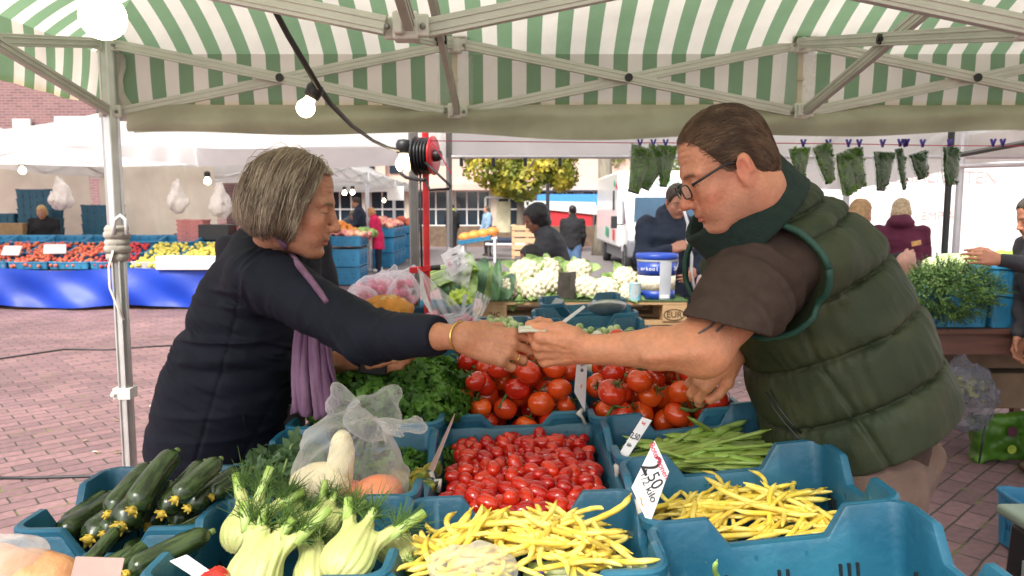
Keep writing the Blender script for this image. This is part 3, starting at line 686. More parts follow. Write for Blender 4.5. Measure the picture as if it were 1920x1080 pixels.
def bean_heap(key, n, protos, label, group, dome, yaw0, yawsd, seed, lay=.0045, zlow=-.03, ext=0., L_=.12, front=0., stick=.12):
    o, M, W, L = cr[key]; g = np.random.default_rng(seed); sp = []
    H = lambda x, y: zlow + dome * max(0, 1 - (1.9 * x / W) ** 2) * max(0, 1 - (1.6 * y / L) ** 2) - front * y / L
    for i in range(n):
        q = i / n; x = g.uniform(-.5, .5) * (W - .10 + ext); y = g.uniform(-.5, .5) * (L - .04 + ext)
        yaw = g.normal(yaw0, yawsd) + (math.pi if g.random() < .5 else 0); e = .02
        dx, dy = math.cos(yaw), math.sin(yaw); za = H(x + dx * L_ * .4, y + dy * L_ * .4); zb = H(x - dx * L_ * .4, y - dy * L_ * .4)
        z = max(H(x, y), (za + zb) / 2) + lay * (.2 + 5.5 * q) + g.normal(0, .002); pit = -math.atan2(za - zb, L_ * .8) + g.normal(0, .10)
        if g.random() < stick: pit += g.choice([-1, 1]) * g.uniform(.2, .6); z += .012
        rot = Euler((g.uniform(-.35, .35), pit, yaw), 'XYZ'); mm = M.to_3x3() @ rot.to_matrix()
        sp.append((M @ Vector((x, y, z)), mm.to_euler(), g.uniform(.78, 1.2)))
    g.shuffle(sp) if False else None
    proto_place(protos, sp, label, group, 'bean')
yb = [bean_mesh('yellow_bean', M_yb, .140, .0041, s, curl=2.2) for s in range(9)]
bean_heap('beanY', 174, yb, 'slim yellow wax bean in the big heap below the plum tomatoes', 'yellow beans in the middle crate', .06, .45, 1.0, 11, zlow=-.018, ext=.03, front=.06)
yb2 = [bean_mesh('yellow_bean', M_yb, .145, .0041, s + 30, curl=1.9) for s in range(9)]
bean_heap('beanYr', 126, yb2, 'slim yellow wax bean in the right crate behind the front crate', 'yellow beans in the right crate', .03, .15, .45, 12, zlow=-.055, front=.01, L_=.13, stick=.06)
gb = [bean_mesh('green_bean', M_gb, .19, .0122, s + 60, flat=.36, curl=.6) for s in range(8)]
bean_heap('beanG', 92, gb, 'long flat green bean in the crate beside the man', 'flat green beans', .035, .05, .28, 13, lay=.0042, zlow=-.05, L_=.18, ext=-.02, stick=.05)
gb2 = [bean_mesh('green_bean', M_gb, .12, .006, s + 90, flat=.7) for s in range(3)]
o, M, W, L = cr['front']
proto_place(gb2, [(P(1390, 1118, 1.06), Euler((.4, 1.0, 2)), .8), (P(1440, 1106, 1.06), Euler((.4, .9, 1)), .7), (P(1345, 1082, 1.1), Euler((.3, 1.1, 2.2)), .7)], 'stray thin green bean in the nearest crate at the bottom', 'stray green beans', 'bean')
# ---- courgettes
M_zuc = pm('courgette skin', (.020, .036, .010), .25, .35, 60., .05, 150., rnd=.25, col2=(.045, .072, .022), stretch=(1, 1, .22), spec=.6)
M_blos = pm('dried blossom', (.58, .40, .05), .7, .3, 40., rnd=.2)
def courgette(seed):
    g = np.random.default_rng(seed); t = thing('courgette', 'x', 'courgette'); n = 20; L_ = .235; cv = g.uniform(-.010, .012); nu = 20; vs = []
    for i in range(n + 1):
        q = i / n; rr = .0365 * (1 - .16 * q) * (min(1, q * 9 + .02) ** .5) * (min(1, (1.0001 - q) * 7) ** .42); x = cv * (1 - (2 * q - 1) ** 2)
        for j in range(nu):
            a = 2 * math.pi * j / nu; r2 = rr * (1 + .022 * math.cos(5 * a + seed)); vs.append((x + r2 * math.cos(a), r2 * math.sin(a), (q - .5) * L_))
    m = MB(); m.add(vs, [(i * nu + j, i * nu + (j + 1) % nu, (i + 1) * nu + (j + 1) % nu, (i + 1) * nu + j) for i in range(n) for j in range(nu)])
    m.build('fruit', M_zuc, t, smooth=True)
    m = MB(); z0 = -.5 * L_; m.lathe([(.010, z0 + .004), (.013, z0 - .004), (.011, z0 - .010), (.0001, z0 - .012)], 10)
    for k in range(6):
        a = k * math.pi / 3 + g.uniform(-.3, .3); l = g.uniform(.014, .022); m.tube([(0, 0, z0 - .004), (math.cos(a) * l * .6, math.sin(a) * l * .6, z0 - .006), (math.cos(a) * l, math.sin(a) * l, z0 - .012)], [.006, .006, .002], 6, flat=.5)
    m.build('blossom', M_blos, t, smooth=True)
    m = MB(); m.tube([(0, 0, .5 * L_ - .003), (0, 0, .5 * L_ + .012)], [.011, .009], 6); m.build('stalk', pm('courgette stalk', (.16, .22, .06), .6), t, smooth=True); return t
zp = [courgette(s) for s in range(4)]
def axis_e(a, b, roll=0.):
    d = (b - a).normalized(); q = d.to_track_quat('Z', 'Y'); return (a + b) / 2, (q @ Euler((0, 0, roll)).to_quaternion()).to_euler(), (b - a).length / .235
zs = [((110, 1004, 1.36), (222, 930, 1.52)), ((168, 1010, 1.33), (262, 935, 1.52)), ((228, 985, 1.30), (300, 880, 1.50)), ((250, 955, 1.27), (330, 848, 1.42)), ((305, 962, 1.30), (383, 868, 1.44)),
      ((355, 952, 1.30), (452, 880, 1.42)), ((278, 985, 1.36), (330, 905, 1.5)), ((325, 990, 1.36), (412, 893, 1.52)), ((385, 985, 1.40), (452, 935, 1.46)), ((160, 1062, 1.20), (222, 990, 1.28)), ((215, 1072, 1.2), (300, 1005, 1.3)),
      ((240, 1075, 1.12), (395, 998, 1.22)), ((100, 1065, 1.24), (140, 1040, 1.30)), ((150, 1085, 1.18), (260, 1030, 1.26)), ((230, 1040, 1.32), (345, 985, 1.40)), ((180, 1035, 1.34), (250, 985, 1.44)), ((120, 985, 1.42), (205, 925, 1.54)), ((330, 1005, 1.30), (425, 955, 1.38)), ((300, 1040, 1.22), (390, 985, 1.30)), ((195, 1000, 1.33), (268, 925, 1.46)), ((205, 962, 1.34), (283, 872, 1.48)), ((330, 935, 1.24), (412, 862, 1.36)), ((398, 930, 1.32), (472, 880, 1.42))]
sp = [axis_e(P(*a), P(*b), random.uniform(0, 6)) for a, b in zs]
zl = ['dark courgette at the back left of the heap along the crate wall', 'dark courgette lying beside the back left one', 'courgette with a bluish tip tucked under the topmost one', 'topmost big dark courgette leaning toward the woman', 'courgette with a bright yellow blossom right of the topmost one',
      'courgette pointing at the celery leaves with a yellow blossom end', 'half hidden courgette with a brown blossom under the topmost ones', 'courgette deep behind the two blossom ends', 'short courgette lying against the fennel crate wall', 'grey-green courgette standing at the front behind the pinkish card', 'courgette lying low behind the pinkish card', 'light green courgette across the front with a big yellow blossom', 'courgette end poking out at the left front', 'courgette half hidden by the pinkish card', 'courgette low in the middle of the crate', 'courgette in the shade of the crate wall', 'courgette under the back left one', 'courgette lying toward the fennel crate, second from the wall', 'courgette crossing just above the light green front one', 'courgette wedged between the two left ones', 'courgette left of the topmost one, leaning on it', 'courgette lying across the two yellow blossom ends', 'courgette at the right end of the heap, touching the celery']
proto_place(zp, sp, lambda i: zl[i], 'courgettes in the crate', 'courgette')
# ---- fennel
M_fen = pm('fennel bulb', (.62, .61, .25), .4, .12, 70., .25, 120., col2=(.52, .58, .20), stretch=(1, 1, .08), transl=.12)
M_fst = pm('fennel stalk', (.34, .50, .09), .42, .2, 60., .2, 100., stretch=(1, 1, .1), col2=(.46, .58, .20))
M_frond = pm('fennel frond', (.085, .17, .025), .6, .3, 40., rnd=.2)
def fennel(seed, ns=4, size=1.):
    g = np.random.default_rng(seed); t = thing('fennel', 'x', 'fennel'); ph = g.uniform(0, 6)
    st = []
    for k in range(ns):
        u = (k - (ns - 1) / 2) / max(1, ns - 1) * 2; st.append((u * .034, g.uniform(-.008, .008), u * .030 + g.normal(0, .006), g.normal(0, .012), g.uniform(.035, .080)))
    def f(p):
        d = ell(p, (0, 0, .0), (.050, .034, .046)); d = smin(d, ell(p, (0, 0, .028), (.040, .026, .045)), .02)
        for x, y, dx, dy, l in st: d = smin(d, cap(p, (x * .5, y, .03), (x + dx * .4, y + dy * .4, .082), .016, .0115), .014)
        a = np.arctan2(p[:, 1] * 1.5, p[:, 0]); d = d + .0011 * np.sin(a * 17 + ph + p[:, 2] * 18) + .0014 * np.sin(np.abs(a) * 4 + ph)
        return d * .8
    sculpt('bulb', f, (-.075, -.055, -.055), (.075, .055, .11), .0030, M_fen, t)
    for x, y, dx, dy, l in st:
        m = MB(); a = Vector((x + dx * .4, y + dy * .4, .074)); b = a + Vector((dx, dy, l)); m.tube([a, a.lerp(b, .5), b], [.0115, .0098, .0088], 10); m.build('stalk', M_fst, t, smooth=True)
    m = MB()
    for k in range(260):
        s = st[k % ns]; a = Vector((s[0] + s[2] * .5, s[1] + s[3] * .5, .078 + g.uniform(0, .03))); d = Vector((g.normal(0, .5) + s[2] * 8, g.normal(0, .5), g.uniform(.25, 1.2))).normalized(); l = g.uniform(.025, .07)
        e = Vector(g.normal(0, .012, 3)); m.tube([a, a + d * l * .5 + e * .4, a + d * l + e], [.0012, .0009, .0004], 3, caps=False)
        if k % 2: m.tube([a + d * l * .6, a + d * l * .6 + Vector(g.normal(0, .013, 3))], [.0008, .0004], 3, caps=False)
    m.build('frond', M_frond, t, smooth=True); return t
fl_ = [((458, 1000, 1.24), (485, 945, 1.28), 7, 'fennel bulb with two upright cut stalks at the left of its crate', 3, 1.05, 0.2), ((475, 1085, 1.12), (515, 985, 1.17), 8, 'fennel with feathery green top in the front middle', 4, 1.15, .3), ((650, 1050, 1.12), (695, 980, 1.18), 9, 'round fennel bulb with one thick cut stalk at the right front', 3, 1.1, .2),
       ((592, 1075, 1.15), (600, 1005, 1.21), 10, 'fennel bulb half hidden between the two front ones', 3, .9, .1), ((735, 1018, 1.22), (770, 1058, 1.17), 11, 'fennel bulb lying on its side next to the yellow beans', 3, .9, .4), ((600, 990, 1.28), (640, 940, 1.34), 12, 'fennel at the back under the plastic bag', 4, .85, .3), ((545, 1000, 1.26), (585, 945, 1.32), 14, 'small fennel behind the feathery one', 4, .8, .6)]
for a, b, sd_, lab, ns, sc, rl in fl_:
    t = fennel(sd_, ns); va, vb = P(*a), P(*b); t.location = va; d = (vb - va).normalized(); t.rotation_euler = (d.to_track_quat('Z', 'Y') @ Euler((0, 0, rl)).to_quaternion()).to_euler(); t.scale = (sc * .77,) * 3
    tag(t, lab, 'fennel', 'fennel bulbs in the crate')
# ---- leafy heaps
def leaf_cloud(name, pts, nrm, size, mat, g, lobes=3, kind=True, curl=.25):
    """many small lobed leaves; pts (n,3), nrm (n,3) outward"""
    V = []; Fq = []
    for p, n in zip(pts, nrm):
        n = Vector(n) + Vector(g.normal(0, .55, 3)); n.normalize(); t = n.orthogonal().normalized(); t = Matrix.Rotation(g.uniform(0, 6.3), 3, n) @ t; b = n.cross(t); s = size * g.uniform(.6, 1.35); p = Vector(p)
        for k in range(lobes):
            a = (k - (lobes - 1) / 2) * .95; d = t * math.cos(a) + b * math.sin(a); e = n.cross(d); i = len(V); l = s * (1 if k == (lobes - 1) / 2 else .78)
            V += [p, p + d * l * .55 + e * l * .32 + n * curl * l * .3, p + d * l - n * curl * l * .25, p + d * l * .55 - e * l * .32 + n * curl * l * .3]; Fq += [(i, i + 1, i + 2), (i, i + 2, i + 3)]
    return np_mesh(name, [tuple(v) for v in V], Fq, mat, smooth=False)
M_pars = pm('parsley', (.050, .150, .014), .5, .45, 22., transl=.3, col2=(.12, .26, .035))
g = np.random.default_rng(5)
def dome_pts(c, r, n, g, thick=.35):
    d = g.normal(0, 1, (n, 3)); d[:, 2] = np.abs(d[:, 2]) * .9 + .02; d /= np.linalg.norm(d, axis=1)[:, None]; q = (1 - thick * g.random(n) ** 1.6)[:, None]
    lump = 1 + .16 * vnoise(d * 3.1 + 7)[:, None] + .10 * vnoise(d * 7 + 3)[:, None]
    return np.array(c) + d * np.array(r) * q * lump, d
pp, pn = dome_pts((-.345, 2.10, .93), (.25, .29, .15), 5200, g); tag(leaf_cloud('parsley', pp, pn, .021, M_pars, g), 'big heap of fresh green parsley behind the plastic bag', 'parsley', kind='stuff')
pp, pn = dome_pts((-.30, 1.79, .85), (.17, .14, .055), 900, g); tag(leaf_cloud('parsley', pp, pn, .018, M_pars, g), 'small patch of parsley low in the crate in front of the big heap', 'parsley', kind='stuff')
M_cel = pm('celery leaf', (.075, .14, .05), .45, .3, 20., transl=.2, col2=(.11, .19, .09))
pp, pn = dome_pts((-.50, 1.60, .87), (.12, .14, .08), 380, g); lc = leaf_cloud('celery', pp, pn, .034, M_cel, g); tag(lc, 'bushy celery leaves between the courgettes and the plastic bag', 'celery', kind='stuff')
t = thing('celery_sprig', 'single celery sprig standing up in front of the mauve scarf', 'celery', P(535, 880, 1.55)); m = MB(); sg = [P(528, 895, 1.52), P(538, 862, 1.54), P(546, 835, 1.56), P(556, 822, 1.57)]; m.tube(sg, [.003, .0025, .002, .001], 5); m.build('stem', pm('celery stem', (.25, .36, .10), .5), t, smooth=True)
lc = leaf_cloud('leaf', [P(547, 840, 1.56), P(556, 826, 1.57), P(540, 846, 1.55), P(560, 832, 1.57), P(551, 822, 1.57), P(536, 858, 1.54)], [(0, -1, .3)] * 6, .035, M_cel, g); attach(lc, t)
# courgette flowers
M_cf = pm('courgette flower', (.20, .27, .04), .5, .3, 50., col2=(.55, .40, .06), stretch=(1, 1, .15), transl=.2)
def cflower(seed):
    g = np.random.default_rng(seed); m = MB(); n = 12
    m.lathe([(.0045, -.02), (.005, 0), (.0135, .012), (.017, .024), (.012, .04), (.006, .05), (.0005, .056)], 12)
    for k in range(6): a = k * 1.05; m.tube([(.015 * math.cos(a), .015 * math.sin(a), .012), (.019 * math.cos(a), .019 * math.sin(a), .028), (.01 * math.cos(a), .01 * math.sin(a), .05)], [.001, .0016, .0008], 4)
    return m.build('courgette_flower', M_cf, smooth=True)
proto_place([cflower(0), cflower(1)], [(P(755, 915, 1.6), Euler((1.2, .4, .5)), 1.1), (P(780, 905, 1.62), Euler((.8, -.5, 1.)), 1.15), (P(795, 900, 1.63), Euler((1., .5, 2.2)), 1.1), (P(770, 925, 1.58), Euler((1.5, .3, 2.6)), 1.1), (P(748, 928, 1.57), Euler((1.3, .2, 3.)), 1.1), (P(790, 918, 1.58), Euler((.9, .8, .2)), 1), (P(735, 905, 1.64), Euler((1.5, .3, 2.6)), 1.1), (P(765, 895, 1.66), Euler((1.5, .3, 1.6)), 1.1)], 'closed green and yellow courgette flower in the crate beside the bag', 'courgette flowers', 'flower')
# ================================================================ people
M_skin = pm('skin', (.5, .3, .2), .5, .10, 26., .22, 150., attr='Col', sss=.08, spec=.42)
def grp(p, c, rad, fn, out=.05):
    d0 = np.linalg.norm(p - A3(c), axis=1) - rad; m = d0 < out
    r = np.maximum(d0, out); 
    if m.any(): r[m] = fn(p[m])
    return r
def hframe(f, l, u): return np.stack([A3(f), A3(l), A3(u)], 1)
def head_sdf(q, woman=False, age=1.):
    """q: head-local points, x forward, y to the left, z up, origin between the ears"""
    ay = q.copy(); ay[:, 1] = np.abs(q[:, 1])
    d = ell(q, (-.012, 0, .045), (.099, .077, .088))
    d = smin(d, ell(q, (.028, 0, -.028), (.064, .060, .085)), .03)
    d = smin(d, cap(ay, (-.010, .052, -.055), (.062, .022, -.105), .022, .019), .03)
    d = smin(d, ell(q, (.075, 0, -.104), (.023, .026, .020)), .018)                        # chin
    d = smin(d, ell(q, (.02, 0, -.075), (.055, .045, .035)), .03)                           # under the jaw
    d = smin(d, cap(ay, (.083, .012, .024), (.070, .046, .020), .011, .009), .014)          # brow
    d = smin(d, ell(ay, (.062, .044, -.030), (.026, .022, .022)), .018)                     # cheekbone
    d = smin(d, ell(ay, (.066, .030, -.060), (.026, .026, .032)), .018)                     # jowl
    d = smax(d, -sph(ay, (.101, .033, -.001), .0165), .014)                                 # eye sockets
    d = smin(d, sph(ay, (.0765, .033, -.001), .0140), .004)                                 # lids over the eyeballs
    d = smax(d, -cap(ay, (.0895, .022, -.0025), (.087, .044, -.0035), .0016), .002)         # lid line
    d = smax(d, -cap(ay, (.090, .022, .0085), (.085, .046, .0075), .0015), .004)            # lid crease
    d = smin(d, cap(ay, (.084, .026, -.0155), (.079, .044, -.014), .0052), .007)            # bags
    d = smin(d, cap(q, (.090, 0, .012), (.110, 0, -.030), .0075, .0105), .010)              # nose bridge
    d = smin(d, ell(q, (.112, 0, -.036), (.0145, .0125, .0115)), .008)
    d = smin(d, ell(ay, (.100, .0135, -.041), (.012, .0075, .0088)), .006)
    d = smax(d, -ell(ay, (.106, .007, -.0485), (.006, .0036, .004)), .003)                  # nostrils
    d = smax(d, -cap(ay, (.094, .020, -.038), (.080, .034, -.066), .0028), .008)            # nasolabial fold
    d = smin(d, ell(q, (.088, 0, -.062), (.014, .020, .014)), .012)                         # upper lip mass
    d = smin(d, cap(ay, (.0985, .004, -.0685), (.087, .023, -.0735), .0048, .0024), .005)
    d = smin(d, cap(ay, (.0955, .004, -.0800), (.086, .021, -.0760), .0060, .0028), .006)
    d = smax(d, -cap(ay, (.1035, .000, -.0742), (.086, .026, -.0752), .0016), .003)         # mouth line
    d = smax(d, -cap(q, (.096, -.012, -.0905), (.096, .012, -.0905), .0035), .008)
    for k in range(3):                                                                      # forehead creases
        if age > .5: d = smax(d, -cap(ay, (.092 - .004 * k, .0, .048 + .013 * k), (.074 - .004 * k, .046, .047 + .013 * k), .0009), .004)
    # ears
    E = Rot(0, -14, 0) @ Rot(0, 0, 18)
    e = ell(ay, (-.014, .079, -.012), (.021, .0085, .034), E)
    e = smin(e, ell(ay, (-.010, .076, -.038), (.0105, .008, .011)), .008)
    e = smax(e, -ell(ay, (-.007, .0915, -.008), (.0125, .0125, .021), E), .004); e = smin(e, cap(ay, (-.022, .085, .004), (-.024, .085, -.022), .0035), .004)
    e = smin(e, cap(ay, (.003, .078, -.012), (.002, .078, -.020), .0045), .004)
    d = smin(d, e, .006)
    return d
def head_col(q, base, lip, brow, red, stub, rednose=1.):
    c = np.tile(A3(base), (len(q), 1)); x, y, z = q.T; ay = np.abs(y)
    def mixc(m, t):
        nonlocal c; m = np.clip(m, 0, 1)[:, None]; c = c * (1 - m) + A3(t) * m
    g = lambda cx, cy, cz, r: np.exp(-((x - cx) ** 2 + (ay - cy) ** 2 + (z - cz) ** 2) / r ** 2)
    mixc(.65 * g(.065, .045, -.04, .026) + .75 * rednose * g(.112, 0, -.036, .018) + .5 * g(-.014, .085, -.012, .035), red)
    n = vnoise(q * 160); n2 = vnoise(q * 420)
    c *= (1 + .09 * n + .08 * n2)[:, None]
    if stub is not None:
        m = np.clip((-.052 - z) / .015, 0, 1) * np.clip((x + .02) / .02, 0, 1) * np.clip((z + .15) / .02, 0, 1); mixc(m * (.28 + .14 * n2), stub)
    lipm = np.clip(1.6 - np.abs(z + .0745) / .0062, 0, 1) * np.clip((x - .080) / .006, 0, 1) * np.clip((.024 - ay) / .004, 0, 1); mixc(lipm * .8, lip)
    zb = .020 + .10 * (ay - .012) - 2.2 * np.maximum(ay - .030, 0) ** 1.5
    bm = np.clip(1.5 - np.abs(z - zb) / .0042, 0, 1) * np.clip((ay - .008) / .004, 0, 1) * np.clip((.052 - ay) / .006, 0, 1) * (x > .05); mixc(bm * (.75 + .3 * n2), brow)
    zl = -.0026 - .0 * ay; lm = np.clip(1.4 - np.abs(z - zl) / .0016, 0, 1) * np.clip((ay - .018) / .004, 0, 1) * np.clip((.049 - ay) / .004, 0, 1) * (x > .06); mixc(lm * .9, (.03, .018, .012))
    return c
FB = [(.090, .030, 0, .041, .026, .021), (.095, .0095, 0, .046, .029, .022), (.090, -.011, 0, .042, .027, .021), (.081, -.030, 0, .033, .020, .018)]
def finger_pts(i, curl, spread=0.):
    bx, by, bz, *ls = FB[i]; p = A3(bx, by, bz); out = [p]; a = 0
    for l, c in zip(ls, curl):
        a += R(c); p = p + A3(math.cos(a) * math.cos(spread), math.cos(a) * math.sin(spread), -math.sin(a)) * l; out.append(p)
    return out
def hand_sdf(q, curls, thumb, spread=(.06, .01, -.04, -.10), fat=1., vein=0.):
    d = None
    for i in range(4):
        e = cap(q, (.004, (.016, .005, -.006, -.016)[i], -.001), FB[i][:3], .0150 * fat, .0120 * fat); d = e if d is None else smin(d, e, .010)
    d = smin(d, ell(q, (.045, -.024, -.010), (.042, .014, .014)), .012)
    d = smin(d, cap(q, (.010, .014, -.008), thumb[0], .017 * fat, .0165 * fat), .014)
    d = smin(d, ell(q, (.052, 0, -.004), (.045, .034, .012)), .01)
    for i in range(4):      # tendons and knuckles on the back
        d = smin(d, cap(q, (.02, FB[i][1] * .45, .0125 * fat), (FB[i][0], FB[i][1], .0098 * fat), .0016 + vein, .0026 + vein), .007)
        d = smin(d, sph(q, (FB[i][0], FB[i][1], .0040), .0100 * fat), .006)
    if vein: 
        for a, b in (((.02, .012, .0145), (.06, -.004, .0128)), ((.035, .004, .014), (.075, .018, .0120)), ((.015, -.010, .014), (.06, -.020, .0118))): d = smin(d, cap(q, a, b, .0016), .004)
    F = None
    for i in range(4):
        pts = finger_pts(i, curls[i], spread[i]); s = (1, 1.04, 1, .86)[i] * fat; rs = [.0102 * s, .0090 * s, .0082 * s, .0068 * s]
        e = chain(q, pts, rs, .004)
        e = smin(e, sph(q, pts[1], .0098 * s), .004); e = smin(e, sph(q, pts[2], .0086 * s), .003)
        F = e if F is None else smin(F, e, .0025)
    d = smin(d, F, .007)
    e = chain(q, thumb, [.0150 * fat, .0118 * fat, .0105 * fat, .0088 * fat][:len(thumb)], .005); e = smin(e, sph(q, thumb[1], .0125 * fat), .005)
    d = smin(d, e, .0055); return d
class Limb:
    """hand frame: origin at the wrist, X along the fingers, Z out of the back of the hand"""
    def __init__(s, o, x, z, left): 
        x = Vector(x).normalized(); z = Vector(z); z = (z - x * z.dot(x)).normalized(); y = z.cross(x) * (-1 if left else 1)
        s.o = A3(o); s.M = hframe(x, y, z)
    def loc(s, p): return (p - s.o) @ s.M
    def w(s, q): return Vector(s.o + s.M @ A3(q))
def skin_cols(base, nails=None):
    def f(V):
        n = vnoise(V * 45); n2 = vnoise(V * 190); return np.tile(A3(base), (len(V), 1)) * (1 + .11 * n + .09 * n2)[:, None] * (1 + np.stack([0 * n, -.06 * n, -.08 * n], 1))
    return f
def v3(px, py, d): return A3(*P(px, py, d))
def project_on(fn, px, py, d0=.8, d1=3., off=0.):
    """first point of a surface met along a viewing line - used to lay seams and piping on cloth"""
    a = A3(*P(px, py, d0)); b = A3(*P(px, py, d1)); L_ = np.linalg.norm(b - a); dr = (b - a) / L_; t = 0
    for _ in range(90):
        s = fn((a + dr * t)[None])[0]
        if s < .0006: break
        t += max(s * .7, .0006)
        if t > L_: return None
    return Vector(a + dr * (t - off))
# ------------------------------------------------------------------ the stallholder
man = thing('person', 'heavy man in green quilted vest and brown t-shirt leaning over the crates to take money', 'person', (.78, 1.72, 0))
HC = v3(1360, 316, 1.50); HS = .90; a_ = R(26); HM = hframe((-math.cos(a_), -.02, -math.sin(a_)), (0, -1, 0), (-math.sin(a_), 0, math.cos(a_)))
hl = lambda p: (p - HC) @ HM / HS
hw = lambda q: Vector(HC + HS * (HM @ A3(q)))
YM = 1.68; TS = .80
TA = [v3(1432, 405, YM), v3(1498, 515, YM), v3(1560, 645, YM), v3(1598, 765, YM), v3(1602, 850, YM)]; TR = [k * YM / 1400 for k in (84, 124, 138, 144, 138)]
def torso(p, off=0.):
    q = p.copy(); q[:, 1] = YM + (p[:, 1] - YM) * TS
    d = chain(q, TA, [r + off for r in TR], .08)
    for s in (-1, 1): d = smin(d, cap(p, v3(1480, 480, YM), A3(*P(1446, 478, YM)) + A3(.0 if s < 0 else .09, s * .20, 0), .10 + off, .070 + off), .06)
    return d
SH = v3(1432, 500, 1.55); EL = v3(1318, 652, 1.41); WR = v3(1098, 656, 1.47)
LH = Limb(WR, (-1, .03, .02), (-.05, -.89, -.45), True)
lthumb = [(.022, .028, -.010), (.050, .037, -.020), (.086, .036, -.024), (.114, .030, -.026)]
lcurl = [(58, 78, 45), (60, 76, 45), (60, 76, 45), (58, 72, 45)]
WR2 = v3(1366, 660, 1.66); RH = Limb(WR2, (-.66, .25, -.70), (-.50, -.72, .30), False)
rthumb = [(.026, .030, -.014), (.050, .046, -.020), (.082, .052, -.022), (.108, .050, -.022)]
rcurl = [(28, 34, 22), (32, 38, 24), (38, 42, 26), (42, 46, 26)]
def man_body(p):
    d = grp(p, HC, .19, lambda q: head_sdf(hl(q)) * HS)
    def arm(q):
        e = cap(q, SH, EL, .066, .052); e = smin(e, ell(q, (SH + EL) / 2 + A3(-.02, 0, 0), (.06, .058, .075)), .03)
        f = chain(q, [EL, EL * .62 + WR * .38, WR * .88 + EL * .12, WR], [.045, .041, .0285, .0265], .012); f = smin(f, ell(q, EL + A3(.000, .0, -.020), (.035, .034, .028)), .02)
        fz = cap(q, EL + A3(-.02, -.045, .0), WR * .5 + EL * .5 + A3(0, -.040, -.008), .010, .006); f = smin(f, fz, .02)
        return smin(e, f, .035)
    def lh(q): return hand_sdf(LH.loc(q), lcurl, lthumb, fat=1.06, vein=.0004)
    e = grp(p, (SH + WR) / 2, .34, arm); h = grp(p, LH.w((.06, 0, 0)), .15, lh); d = smin(d, smin(e, h, .012), .03)
    EL2 = v3(1440, 640, 1.80)
    e = grp(p, (EL2 + WR2) / 2, .14, lambda q: cap(q, EL2, WR2, .050, .031)); h = grp(p, RH.w((.06, 0, 0)), .15, lambda q: hand_sdf(RH.loc(q), rcurl, rthumb, fat=1.1)); d = smin(d, smin(e, h, .025), .03)
    nk = cap(p, HC + HM @ A3(-.03, 0, -.06), v3(1445, 420, 1.60), .066, .080); d = smin(d, nk, .03)
    d = smin(d, torso(p, -.035), .04)
    return d
def man_body_f(p):      # keep the far torso cheap
    return man_body(p)
S_BASE = (.60, .25, .135)
def man_col(V):
    c = skin_cols(S_BASE)(V); q = hl(V); m = np.linalg.norm(V - HC, axis=1) < .2
    c[m] = head_col(q[m], (.58, .255, .155), (.46, .13, .10), (.11, .06, .035), (.60, .155, .10), (.36, .19, .13))
    # tattoo curls below the sleeve
    for pts in (((1312, 624), (1332, 612), (1340, 604)), ((1344, 620), (1356, 610), (1366, 600))):
        for (x0, y0), (x1, y1) in zip(pts[:-1], pts[1:]):
            for t in np.linspace(0, 1, 8):
                k = project_on(man_body, x0 + (x1 - x0) * t, y0 + (y1 - y0) * t, 1.1, 1.8)
                if k is not None: c[np.linalg.norm(V - A3(*k), axis=1) < .0030] = (.12, .09, .08)
    return c
bodym = sculpt('body', man_body_f, (-.18, 1.18, .82), (1.1, 2.1, 1.83), .0030, M_skin, man, man_col)
# nails
M_nail = pm('nail', (.62, .36, .28), .3, .08)
def nail(L_, pts, fat, parent, up=(0, 0, 1)):
    a, b = A3(pts[-2]), A3(pts[-1]); d = (b - a) / np.linalg.norm(b - a); u = A3(up) - d * (A3(up) @ d); u /= np.linalg.norm(u); w_ = np.cross(d, u); c = b + d * .001 + u * .0052 * fat
    m = MB(); vs = []; fs = []
    for i in range(5):
        for j in range(5):
            s, t = i / 4 - .5, j / 4 - .5; vs.append(L_.w(c + d * s * .011 + w_ * t * .0098 * (1 - .2 * (s > .3)) - u * (t * t * .008 + max(0, s) ** 2 * .006)))
    m.add(vs, [(i * 5 + j, i * 5 + j + 1, (i + 1) * 5 + j + 1, (i + 1) * 5 + j) for i in range(4) for j in range(4)]); m.build('nail', M_nail, parent, smooth=True)
nail(LH, lthumb, 1.2, bodym, (0, .9, .45)); nail(RH, rthumb, 1.3, bodym, (-.5, .2, 1)); 
for i in range(2): nail(RH, finger_pts(i, rcurl[i], (.06, .01)[i]), 1.1, bodym, (.6, 0, 1))
# t-shirt
M_tee = pm('brown cotton', (.062, .041, .033), .92, .16, 40., .25, 320., spec=.2)
HEM = v3(1362, 612, 1.425)
def tee(p):
    ax = (HEM - SH) / np.linalg.norm(HEM - SH)
    d = chain(p, [SH + A3(.04, .06, -.01), SH, SH * .5 + HEM * .5, HEM + ax * .06], [.088, .085, .083, .080], .05)
    t = (p - SH) @ ax
    w_ = vnoise(np.stack([t * 26, p[:, 0] * 9 + p[:, 2] * 6, p[:, 1] * 9], 1)); d = d + .0075 * (np.abs(w_) * 1.7 - .4) * np.clip(t / .08, 0, 1) + .0016 * vnoise(p * 60)
    d = d - .006 * np.exp(-((t - .05) / .02) ** 2)
    L_ = np.linalg.norm(HEM - SH); cut = (p - HEM) @ A3(-.24, -.1, -.965); d = smax(d, cut, .003)
    d = d - .0012 * ((cut > -.022) & (cut < -.019))
    inner = cap(p, SH, HEM + ax * .1, .066, .072); d = smax(d, -np.maximum(inner, -(cut + .04)), .004)
    return smin(d, torso(p, -.022), .03)
sculpt('t_shirt', tee, (.2, 1.22, .95), (.85, 2.0, 1.62), .0038, M_tee, man)
